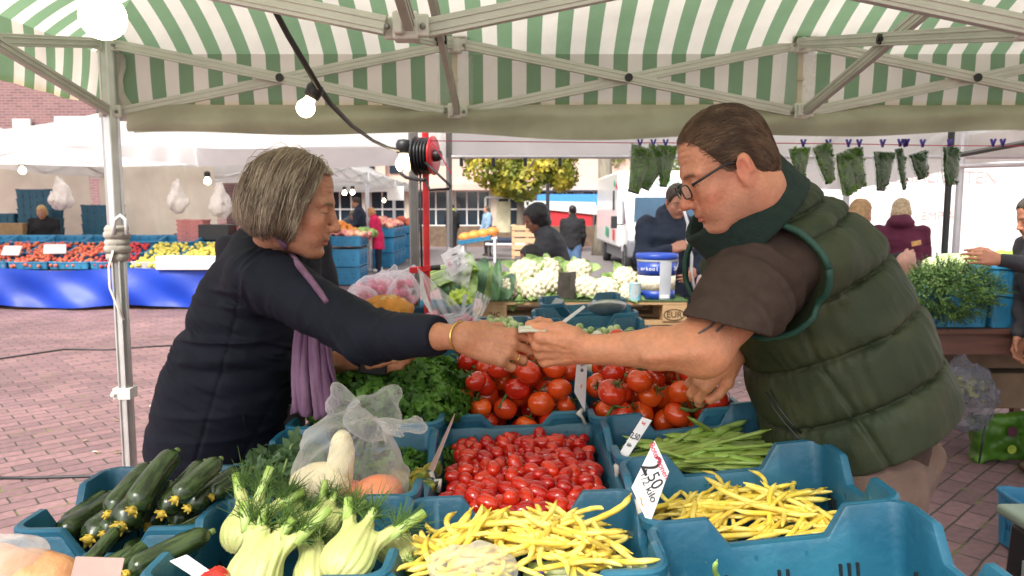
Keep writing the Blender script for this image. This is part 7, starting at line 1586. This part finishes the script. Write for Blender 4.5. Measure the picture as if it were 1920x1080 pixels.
for z in (-.045, .045): m = MB(); m.lathe([(.03, z - .004), (.096, z - .004), (.098, z), (.096, z + .004), (.03, z + .004)], 26, c, rm); m.build('flange', pm('red paint', (.62, .015, .02)) if z > 0 else M_black, rl, smooth=True)
m = MB()
for k in range(5): m.lathe([(.075, -.036 + k * .017), (.092, -.030 + k * .017), (.075, -.024 + k * .017)], 22, c, rm)
m.lathe([(.001, -.05), (.03, -.05), (.03, .07), (.022, .085), (.001, .085)], 14, c, rm); m.build('cable_drum', M_black, rl, smooth=True)
m = MB(); m.tube([P(756, 318, 3.86), P(752, 326, 3.8), P(762, 333, 3.76), P(790, 338, 3.72), P(798, 336, 3.7)], .009, 6); m.tube([P(798, 305, 3.7), P(812, 318, 3.66), P(846, 350, 3.66), P(842, 354, 3.66), P(806, 356, 3.68), P(798, 340, 3.7)], .007, 6); m.tube([P(788, 320, 3.8), P(789, 420, 3.8), P(791, 500, 3.8)], .006, 6); m.build('wire_frame', M_black, rl, smooth=True)
m = MB(); m.tube([P(806, 262, 3.6), P(825, 290, 3.6), P(846, 326, 3.6)], .003, 5); tag(m.build('red_string', pm('red string', (.6, .03, .08), .7)), 'loose end of red string by the cable reel', 'string')
# ================================================================ herbs on a line
HD = 3.42; m = MB(); m.tube([P(806, 264, HD), P(1000, 266, HD), P(1180, 268, HD), P(1400, 268, HD), P(1600, 270, HD), P(1760, 273, HD), P(1930, 274, HD)], .0022, 5); tag(m.build('red_string', pm('red string', (.6, .03, .08))), 'thin red line on which the herb bags hang', 'string')
M_herb = pm('herb leaf', (.085, .22, .025), .5, .4, 18., transl=.3, col2=(.18, .33, .06)); M_herbd = pm('dark herb', (.045, .11, .04), .5, .35, 18., transl=.25, col2=(.08, .17, .06)); M_peg = pm('purple peg', (.09, .07, .42), .45); M_hfill = [pm('packed herb', (.07, .20, .022), .5, .5, 60., .8, 90., col2=(.24, .42, .07), transl=.2), pm('packed dark herb', (.035, .095, .032), .5, .5, 60., .8, 90., col2=(.11, .22, .075), transl=.2)]; M_hfilm = mat_film('herb bag film', .26, (.80, .88, .80), .06, .5)
hb = [(1200, 318, 60, 85, -16, 0, 'leftmost herb bag, hanging tilted above the van'), (1225, 315, 50, 80, -22, 0, 'herb bag second from the left above the van'), (1248, 310, 40, 75, -5, 0, 'herb bag half hidden by the forehead of the man'), (1500, 305, 40, 55, 4, 0, 'short green herb bag right of the collar of the man'), (1547, 306, 44, 72, 18, 0, 'light green herb bag with pale stems'), (1585, 325, 32, 80, 14, 0, 'long herb bag with stems beside the pale pole'), (1605, 315, 34, 75, 8, 0, 'herb bag next to the long one'), (1655, 320, 42, 70, -3, 1, 'dark herb bag shaped like a wedge'), (1690, 316, 13, 76, 10, 1, 'thin dark herb bag'), (1724, 310, 40, 48, 14, 1, 'small dark herb bag with silver glints'), (1781, 311, 42, 70, 0, 1, 'rightmost dark herb bag above the black pole')]
for k, (px, py, w_, h_, tl, dk, lab) in enumerate(hb):
    c = P(px, py, HD); s = HD / 1400; t = thing('herb_bag', lab, 'herb bag', c, 'herb bags on the red line'); g = np.random.default_rng(k); Rm = Euler((0, R(-tl), g.uniform(-.4, .4))).to_matrix(); W_, H_ = w_ * s, h_ * s; V = []; N = []
    n = 240 if w_ > 20 else 90
    for i in range(n): z = g.uniform(-.46, .46); wd = (.30 + .62 * (z + .5)) if k not in (5, 6) else .8; q = Rm @ Vector((g.uniform(-.5, .5) * W_ * wd * .76, g.uniform(-.026, .0), z * H_)); V.append(c + q); N.append((0, -1, .2))
    attach(leaf_cloud('herb', V, N, .015, M_herbd if dk else M_herb, g), t); m = MB()
    for sgn in (-1, 1): m.grid(lambda u, v: c + Rm @ Vector(((u - .5) * W_ * ((.34 + .70 * v) if k not in (5, 6) else .9) * .93, sgn * (.002 + .020 * math.sin(math.pi * u) * math.sin(math.pi * min(1, v + .08))) + .006 * math.sin(u * 17 + v * 13 + k) * math.sin(v * 21), (v - .5) * H_ * .97)), 14, 16)
    m.build('herb', M_hfill[dk], t, smooth=True)
    m = MB()
    for sgn in (-1, 1): m.grid(lambda u, v: c + Rm @ Vector(((u - .5) * W_ * ((.34 + .70 * v) if k not in (5, 6) else .9), sgn * (.012 + .026 * math.sin(math.pi * u) * math.sin(math.pi * min(1, v + .08))) + .004 * math.sin(u * 13 + v * 9 + k), (v - .5) * H_)), 10, 10)
    m.build('bag_film', M_hfilm, t, smooth=True); m = MB(); m.box(c + Rm @ Vector((0, 0, -.5 * H_)), (W_ * .36, .008, .012), Rm); m.build('seal', M_black, t)
    pg = P(px + (6 if tl > 0 else 0), 268, HD); m = MB(); m.bar(pg + Vector((-.010, 0, .016)), pg + Vector((.002, 0, -.018)), .008, .008); m.bar(pg + Vector((.010, 0, .016)), pg + Vector((-.002, 0, -.018)), .008, .008); m.build('peg', M_peg, t)
for px in (1688, 1700, 1862, 1880): pg = P(px, 268, HD); m = MB(); m.bar(pg + Vector((-.010, 0, .018)), pg + Vector((.002, 0, -.016)), .008, .008); m.bar(pg + Vector((.010, 0, .018)), pg + Vector((-.002, 0, -.016)), .008, .008); tag(m.build('peg', M_peg), 'purple clothes peg without a bag on the red line', 'peg', 'empty pegs')
# ================================================================ right hand table
rt = table('market_table', 'dark wooden table with carrot greens at the right edge', 2.15, 3.6, 4.25, 5.2, .80, mat=pm('dark red wood', (.11, .045, .03), .6, .25, 4., .2, 40., stretch=(1, 10, 10)), rail=.12)
bcrate((2.50, 4.48, .805), (.55, .38, .21), 'blue crate hidden under the hanging carrot greens', M_blue); bcrate((3.02, 4.46, .805), (.50, .38, .20), 'lower blue crate at the right edge of the table', M_blue); bcrate((3.02, 4.46, 1.0), (.50, .38, .16), 'upper blue crate at the right edge of the table', M_blue)
M_dill = pm('carrot greens', (.045, .105, .018), .55, .4, 12., transl=.2, col2=(.08, .15, .03)); g = np.random.default_rng(12); m = MB(); cc = P(1770, 545, 4.33)
for k in range(1500):
    d = g.normal(0, 1, 3); d /= np.linalg.norm(d); d[1] -= .25; c = A3(*cc) + d * A3(.27, .17, .155) * g.random() ** .35 * (1 + .2 * vnoise((d * 3)[None])[0]); a = Vector(d + A3(0, -.3, .25) + g.normal(0, .35, 3)).normalized(); l = g.uniform(.05, .10); b_ = Vector(c); e = b_ + a * l; m.tube([b_, b_.lerp(e, .5), e], [.0016, .0014, .0006], 3, caps=False)
    for q in range(5):
        s = b_.lerp(e, .25 + .15 * q); o = Vector(g.normal(0, 1, 3)).normalized() * .024 * (1.1 - .12 * q); w_ = a.cross(o).normalized() * .0045; m.add([s, s + o * .5 + w_, s + o, s + o * .5 - w_], [(0, 1, 2, 3)])
tag(m.build('carrot_greens', M_dill), 'big feathery heap of carrot greens hanging over the blue crate', 'greens', kind='stuff')
t = thing('chinese_cabbage', 'light green cabbage lying behind the carrot greens', 'cabbage', P(1790, 497, 4.7)); c = P(1790, 500, 4.65)
f = lambda p: ell(p - A3(*c), (0, 0, 0), (.21, .12, .085)) + .012 * np.abs(vnoise(p * A3(14, 30, 30))) + .006 * vnoise(p * 50); sculpt('head', f, tuple(c - Vector((.28, .2, .15))), tuple(c + Vector((.28, .2, .15))), .012, pm('cabbage', (.44, .54, .20), .5, .3, 14., .3, 40., col2=(.60, .66, .36)), t)
fruit_heap('cabbages', 'light green sprouts on top of the right blue crate', (3.0, 4.5, 1.17), (.4, .3), .05, 14, pm('lime veg', (.36, .52, .08), .5, .3, 10.), 'vegetables', .03)
m = MB(); m.box(P(1850, 495, 4.75), (.30, .02, .12), Euler((R(-35), R(6), 0)).to_matrix()); tag(m.build('tray', pm('grey tray', (.38, .40, .42), .4)), 'grey metal tray leaning beside the cabbage', 'tray')
m = MB(); m.box(P(1718, 456, 5.7), (.07, .012, .035), Euler((0, R(-12), 0)).to_matrix()); tag(m.build('banknote', pm('orange note', (.66, .36, .12), .6, .3, 50.)), 'orange banknote held out before the burgundy hoodie', 'banknote')
for x, w_, zz, lab in ((3.05, .9, .34, 'stacked wooden fruit boxes in the dark under the right table'), (3.1, .8, .60, 'upper wooden fruit box under the right table')): m = MB(); m.box((x, 4.85, zz), (w_, .4, .23)); tag(bevel(m.build('fruit_box', pm('dull board', (.17, .115, .07), .9, .3, 6.)), .01), lab, 'box')
c = P(1815, 745, 4.2); filled = bag_sdf(c, (.15, .12, .20), 4, P(1800, 668, 4.3), .05, .03); tag(sculpt('plastic_bag', filled, tuple(c - Vector((.28, .25, .3))), tuple(c + Vector((.28, .3, .42))), .016, mat_film('dark rubbish film', .35, (.30, .30, .36), .12, .5)), 'clear grey rubbish bag hanging under the right table', 'bag')
c = P(1815, 740, 4.25); fruit_heap('rubbish', 'dark scraps and yellow leaves inside the rubbish bag', tuple(c), (.2, .14), .035, 26, pm('scraps', (.03, .03, .035), .7, .5, 20., col2=(.35, .36, .03)), 'rubbish', .08)
gbm = thing('shopping_bag', 'green shopping bag with a round badge on the paving under the table', 'bag', PZ(1880, 868, 0)); c = P(1880, 825, 4.2); M_gbag = pm('green bag', (.05, .15, .008), .45, .25, 6., .2, 20., col2=(.085, .21, .012))
c = c + Vector((.06, 0, 0)); sculpt('body', lambda p: rbox(p, c + Vector((0, .1, -.01)), (.165, .07, .135), .02, Rot(0, -6, -10)) + .016 * vnoise(p * A3(11, 11, 16)) + .006 * vnoise(p * 40), tuple(c - Vector((.26, .12, .2))), tuple(c + Vector((.26, .3, .2))), .010, M_gbag, gbm)
m = MB(); m.lathe([(.030, 0), (.030, .003), (.0001, .003)], 20, c + Vector((-.0, .012, .045)), Matrix.Rotation(R(90), 3, 'X') @ Matrix.Rotation(0, 3, 'Z')); m.build('badge', pm('badge', (.10, .03, .05), .5, .3, 60.), gbm)
m = MB(); m.lathe([(.026, 0), (.026, .003), (.0001, .003)], 16, c + Vector((.005, .012, -.06)), Matrix.Rotation(R(90), 3, 'X')); m.build('badge', pm('fruit print', (.35, .45, .06), .5, .4, 60.), gbm)
m = MB(); m.tube([P(1849, 790, 4.2), P(1842, 830, 4.18), P(1836, 868, 4.2)], .006, 5); m.build('seam', M_black, gbm)
sc = thing('weighing_scale', 'dark box scale with a pale green top plate at the bottom right corner', 'scale', (1.32, 1.78, 0)); c = Vector((1.50, 1.80, -.085)); m = MB(); m.box((c.x, c.y, .535), (.32, .30, .22), None, .96); bevel(m.build('housing', M_black, sc), .012); m = MB(); m.box((c.x, c.y, .672), (.36, .34, .03)); bevel(m.build('top_plate', pm('pale green plate', (.26, .33, .26), .35, .12), sc), .012, 3); m = MB(); m.box((c.x - .162, c.y - .0, .535), (.006, .14, .07)); m.build('display', pm('display', (.30, .36, .34), .2), sc); m = MB(); m.box((c.x, c.y - .152, .545), (.18, .006, .06)); m.build('display', pm('display', (.30, .36, .34), .2), sc); m = MB(); m.box((c.x, c.y, .2125), (.34, .34, .425)); bevel(m.build('stand', M_dteal, sc), .01)
bcrate((2.36, 3.05, .01), (.40, .35, .24), 'blue crate on the paving at the right edge', M_blue, group='blue produce crates')
# ================================================================ price cards
M_card = pm('white card', (.80, .78, .80), .4, .05, 20., coat=.3); M_ink = pm('black ink', (.012, .012, .014), .5); M_rink = pm('red ink', (.72, .03, .10), .5); M_pcard = pm('pinkish card', (.52, .33, .29), .5, .12, 20.); M_clip = pm('clear clip', (.62, .58, .52), .2, .2)
def card(label, c4, texts, mat=None, clip=None, stick=None):
    """c4 = four corners (px, py, depth), top-left clockwise as read"""
    q = [P(*v) for v in c4]; t = thing('price_card', label, 'price card', sum(q, Vector()) / 4); x = (q[1] - q[0]).normalized(); y = (q[0] - q[3]).normalized(); n = x.cross(y).normalized(); m = MB(); m.prism(q[::-1], (0, 0, 0), -n * .0012); m.build('board', mat or M_card, t)
    for body, u, v, sz, mt, sx in texts:
        o = q[0].lerp(q[1], u).lerp(q[3].lerp(q[2], u), v) + n * .0014; M = frame(o, x, y) @ Matrix.Diagonal((sx, 1, 1, 1)); text('writing', body, sz, M, mt, t, .0003)
    if clip:
        m = MB(); m.tube([P(*v) for v in clip], [.006, .009, .004, .006, .003][:len(clip)], 7); m.build('clip', M_clip, t, smooth=True)
    return t, q, n
t, q, n = card('white diamond tilted card reading 2.50 per half kilo at the yellow beans', [(1227, 826, 1.26), (1254, 884, 1.22), (1217, 986, 1.21), (1184, 914, 1.25)], [('2', .30, .34, .058, M_ink, .8), ('50', .64, .40, .034, M_ink, .8), ('1/2 kilo', .50, .62, .020, M_ink, .9), ('Boterbonen', .5, .10, .0155, M_rink, .9), ('~', .5, .9, .03, M_orange, 1)], clip=[(1196, 935, 1.25), (1205, 965, 1.25), (1212, 990, 1.26), (1218, 1005, 1.27)])
m = MB(); m.tube([q[0].lerp(q[1], .22).lerp(q[3].lerp(q[2], .22), s) + n * .0016 for s in (.46, .5, .56)], .001, 4); m.build('writing', M_ink, t)
card('narrow tilted white card with handwriting at the green bean crate', [(1204, 782, 1.60), (1222, 788, 1.58), (1171, 866, 1.55), (1157, 856, 1.57)], [('2,50', .5, .45, .020, M_ink, .7), ('Snij', .5, .12, .010, M_rink, .7), ('kilo', .5, .66, .012, M_ink, .7)], clip=[(1164, 862, 1.56), (1158, 875, 1.55), (1156, 890, 1.55), (1160, 900, 1.56)])
card('upright white card with black writing between the two tomato crates', [(1083, 668, 1.93), (1102, 668, 1.95), (1097, 772, 1.95), (1077, 735, 1.93)], [('1,99', .5, .16, .020, M_ink, .45), ('kilo', .5, .30, .014, M_ink, .5), ('*', .5, .7, .03, M_orange, .6)], clip=[(1092, 768, 1.94), (1085, 776, 1.93), (1092, 783, 1.93), (1098, 795, 1.93)])
card('brownish card seen almost edge on left of the plum tomatoes', [(852, 775, 1.66), (849, 788, 1.62), (812, 885, 1.58), (803, 880, 1.62)], [], M_pcard, clip=[(808, 884, 1.6), (812, 905, 1.6), (826, 900, 1.58), (822, 922, 1.58)])
card('pinkish blank back of a card at the bottom left', [(142, 1044, .98), (233, 1047, .98), (222, 1100, .98), (128, 1100, .98)], [], M_pcard)
card('cream card corner lying over the courgettes at the bottom', [(318, 1052, 1.02), (350, 1040, 1.03), (396, 1072, 1.02), (380, 1092, 1.0)], [], M_card)
card('white card with red handwriting wrapped in plastic above the celery', [(862, 458, 4.0), (878, 500, 4.0), (846, 520, 4.0), (826, 478, 4.0)], [('1.25', .5, .4, .05, M_ink, 1), ('bos', .5, .75, .04, M_rink, 1)])
film_sheet('clear plastic around the card above the celery', [(840, 462), (835, 490), (830, 520)], [(890, 480), (884, 510), (878, 540)], 3.98, 5)
card('white paper cone shaped card by the red clamp', [(786, 507, 3.3), (796, 540, 3.3), (815, 600, 3.25), (790, 560, 3.3)], [], M_card)
card('small grey plastic price card before the pallet opening', [(1042, 558, 3.4), (1058, 562, 3.4), (1032, 598, 3.38), (1018, 590, 3.38)], [], pm('grey card', (.52, .54, .54), .35))
card('thin white card leaning on the blue crate corners', [(1094, 572, 2.8), (1098, 576, 2.8), (1052, 612, 2.72), (1040, 612, 2.72)], [], M_card)
card('small grey stick label in front of the romanesco', [(868, 552, 3.7), (876, 552, 3.7), (872, 582, 3.68), (865, 582, 3.68)], [], pm('grey card', (.52, .54, .54)))
# ================================================================ foreground bags and roots
M_bag = mat_film('milky bag film', .09, (.90, .89, .90), .10, .55)
bag = thing('plastic_bag', 'tied milky plastic bag of vegetables standing on the fennel', 'bag', P(660, 900, 1.47)); bc_ = P(655, 868, 1.47); kn = P(690, 803, 1.44)
def bagf(p):
    q = p - A3(*bc_); d = ell(q, (-.0, 0, -.012), (.112, .09, .088)); d = smin(d, ell(p - A3(*P(690, 925, 1.44)), (0, 0, 0), (.075, .07, .055)), .04); d = smin(d, cap(p, A3(*bc_) + A3(.01, 0, .04), A3(*kn), .075, .018), .06)
    d = smin(d, cap(p, A3(*kn) + A3(-.035, .02, -.01), A3(*P(632, 735, 1.50)), .034, .020), .03); d = smin(d, cap(p, A3(*kn), A3(*P(778, 797, 1.42)), .016, .020), .012)
    u = p - A3(*kn); ang = np.arctan2(u[:, 0], -u[:, 2] + .02); r = np.linalg.norm(u, axis=1)
    return d + .0065 * np.sin(ang * 15 + 4 * vnoise(p * 14)) * np.clip(r / .05, .25, 1) * np.exp(-(r / .20) ** 2) + .006 * vnoise(p * 24) + .003 * vnoise(p * 55)
sculpt('bag_film', bagf, tuple(bc_ - Vector((.2, .16, .16))), tuple(bc_ + Vector((.22, .16, .2))), .0052, M_bag, bag)
c2 = P(700, 775, 1.56); sculpt('bag_film', lambda p: smin(ell(p - A3(*c2), (0, 0, -.01), (.065, .04, .05)), cap(p, c2, P(735, 738, 1.55), .03, .018), .03) + .008 * vnoise(p * 30), tuple(c2 - Vector((.13, .1, .1))), tuple(c2 + Vector((.13, .1, .12))), .006, M_bag, bag)
for (px, py, d, r, col, nm) in ((708, 925, 1.44, (.050, .045, .036), (.80, .20, .045), 'orange_pumpkin'), (600, 905, 1.45, (.060, .05, .038), (.85, .72, .45), 'parsnip'), (640, 862, 1.46, (.028, .03, .060), (.82, .70, .45), 'parsnip'), (665, 930, 1.47, (.03, .03, .03), (.75, .18, .06), 'orange_pumpkin')):
    c = P(px, py, d); f = lambda p: ell(p - A3(*c), (0, 0, 0), r) + .004 * vnoise(p * 30); m_ = sculpt(nm, f, tuple(c - Vector((.09,) * 3)), tuple(c + Vector((.09,) * 3)), .006, pm('veg ' + str(col), col, .5, .15, 14.), bag)
fb = thing('plastic_bag', 'clear bag of yellow beans lying at the bottom edge in front of the bean heap', 'bag', P(890, 1060, 1.06)); c = P(890, 1066, 1.07); sculpt('bag_film', bag_sdf(c, (.068, .05, .034), 5, None, .02, .010), tuple(c - Vector((.12, .1, .08))), tuple(c + Vector((.12, .1, .08))), .0045, M_film, fb)
for k in range(16): a = c + Vector((random.uniform(-.03, .03), random.uniform(-.02, .02), random.uniform(-.012, .014))); b = Vector((random.uniform(-1, 1), random.uniform(-.4, .4), random.uniform(-.2, .2))).normalized() * .032; m = MB(); m.tube([a - b, a + Vector((0, 0, .006)), a + b], [.003, .005, .003], 8); m.build('yellow_bean', M_yb, fb, smooth=True)
M_asp = pm('asparagus', (.36, .44, .12), .45, .25, 14., .1, 60., col2=(.56, .58, .28)); M_aspc = pm('asparagus cut', (.66, .52, .36), .7, .2, 30.)
asb = thing('asparagus_bundle', 'bundle of green asparagus tied with purple bands at the bottom edge', 'asparagus', P(1090, 1070, 1.08))
for k in range(9):
    a, b = P(985 + random.uniform(-6, 10), 1064 + 10 * (k % 3) - 2, 1.10 + .018 * (k // 3)), P(1192 + random.uniform(-25, 25), 1058 + 11 * (k % 3) - 2, 1.10 + .018 * (k // 3)); m = MB(); m.tube([a, a.lerp(b, .3), a.lerp(b, .7), b], [.0055, .0075, .0082, .0082], 10); s_ = m.build('spear', M_asp, asb, smooth=True); m = MB(); m.lathe([(.0080, 0), (.0078, .002), (.0001, .002)], 10, b, (b - a).to_track_quat('Z', 'Y').to_matrix()); m.build('cut_end', M_aspc, s_)
for px in (1010, 1108): m = MB(); m.box(P(px, 1070, 1.11), (.007, .072, .030), Euler((0, 0, .1)).to_matrix()); bevel(m.build('rubber_band', pm('purple band', (.10, .05, .32), .5), asb), .008, 3)
gb_ = thing('ginger_bag', 'clear bag of ginger root in the bottom left corner', 'bag', P(40, 1060, 1.0)); c = P(52, 1078, 1.0)
gf_ = lambda p: smin(smin(ell(p - A3(*c), (.0, 0, 0), (.062, .045, .034)), ell(p - A3(*c), (-.06, .01, .014), (.035, .03, .026)), .02), ell(p - A3(*c), (.05, .0, -.01), (.03, .03, .024)), .02) + .003 * vnoise(p * 40)
sculpt('ginger', gf_, tuple(c - Vector((.13, .1, .08))), tuple(c + Vector((.13, .1, .08))), .005, pm('ginger', (.50, .23, .10), .6, .2, 20., .3, 80.), gb_); c = P(25, 1050, 1.0); sculpt('bag_film', bag_sdf(c, (.052, .05, .032), 8, None, .02, .012), tuple(c - Vector((.1, .1, .08))), tuple(c + Vector((.1, .1, .08))), .0045, M_film, gb_)
c = P(395, 1102, 1.02); tag(sculpt('red_pepper', lambda p: ell(p - A3(*c), (0, 0, 0), (.034, .03, .026)) + .004 * np.sin(np.arctan2(p[:, 1] - c.y, p[:, 0] - c.x) * 4), tuple(c - Vector((.06,) * 3)), tuple(c + Vector((.06,) * 3)), .004, pm('red pepper', (.55, .02, .015), .2, .15, 12., coat=.4)), 'shiny red pepper edge at the bottom between card and fennel', 'pepper')
# cut stalks low among the fennel
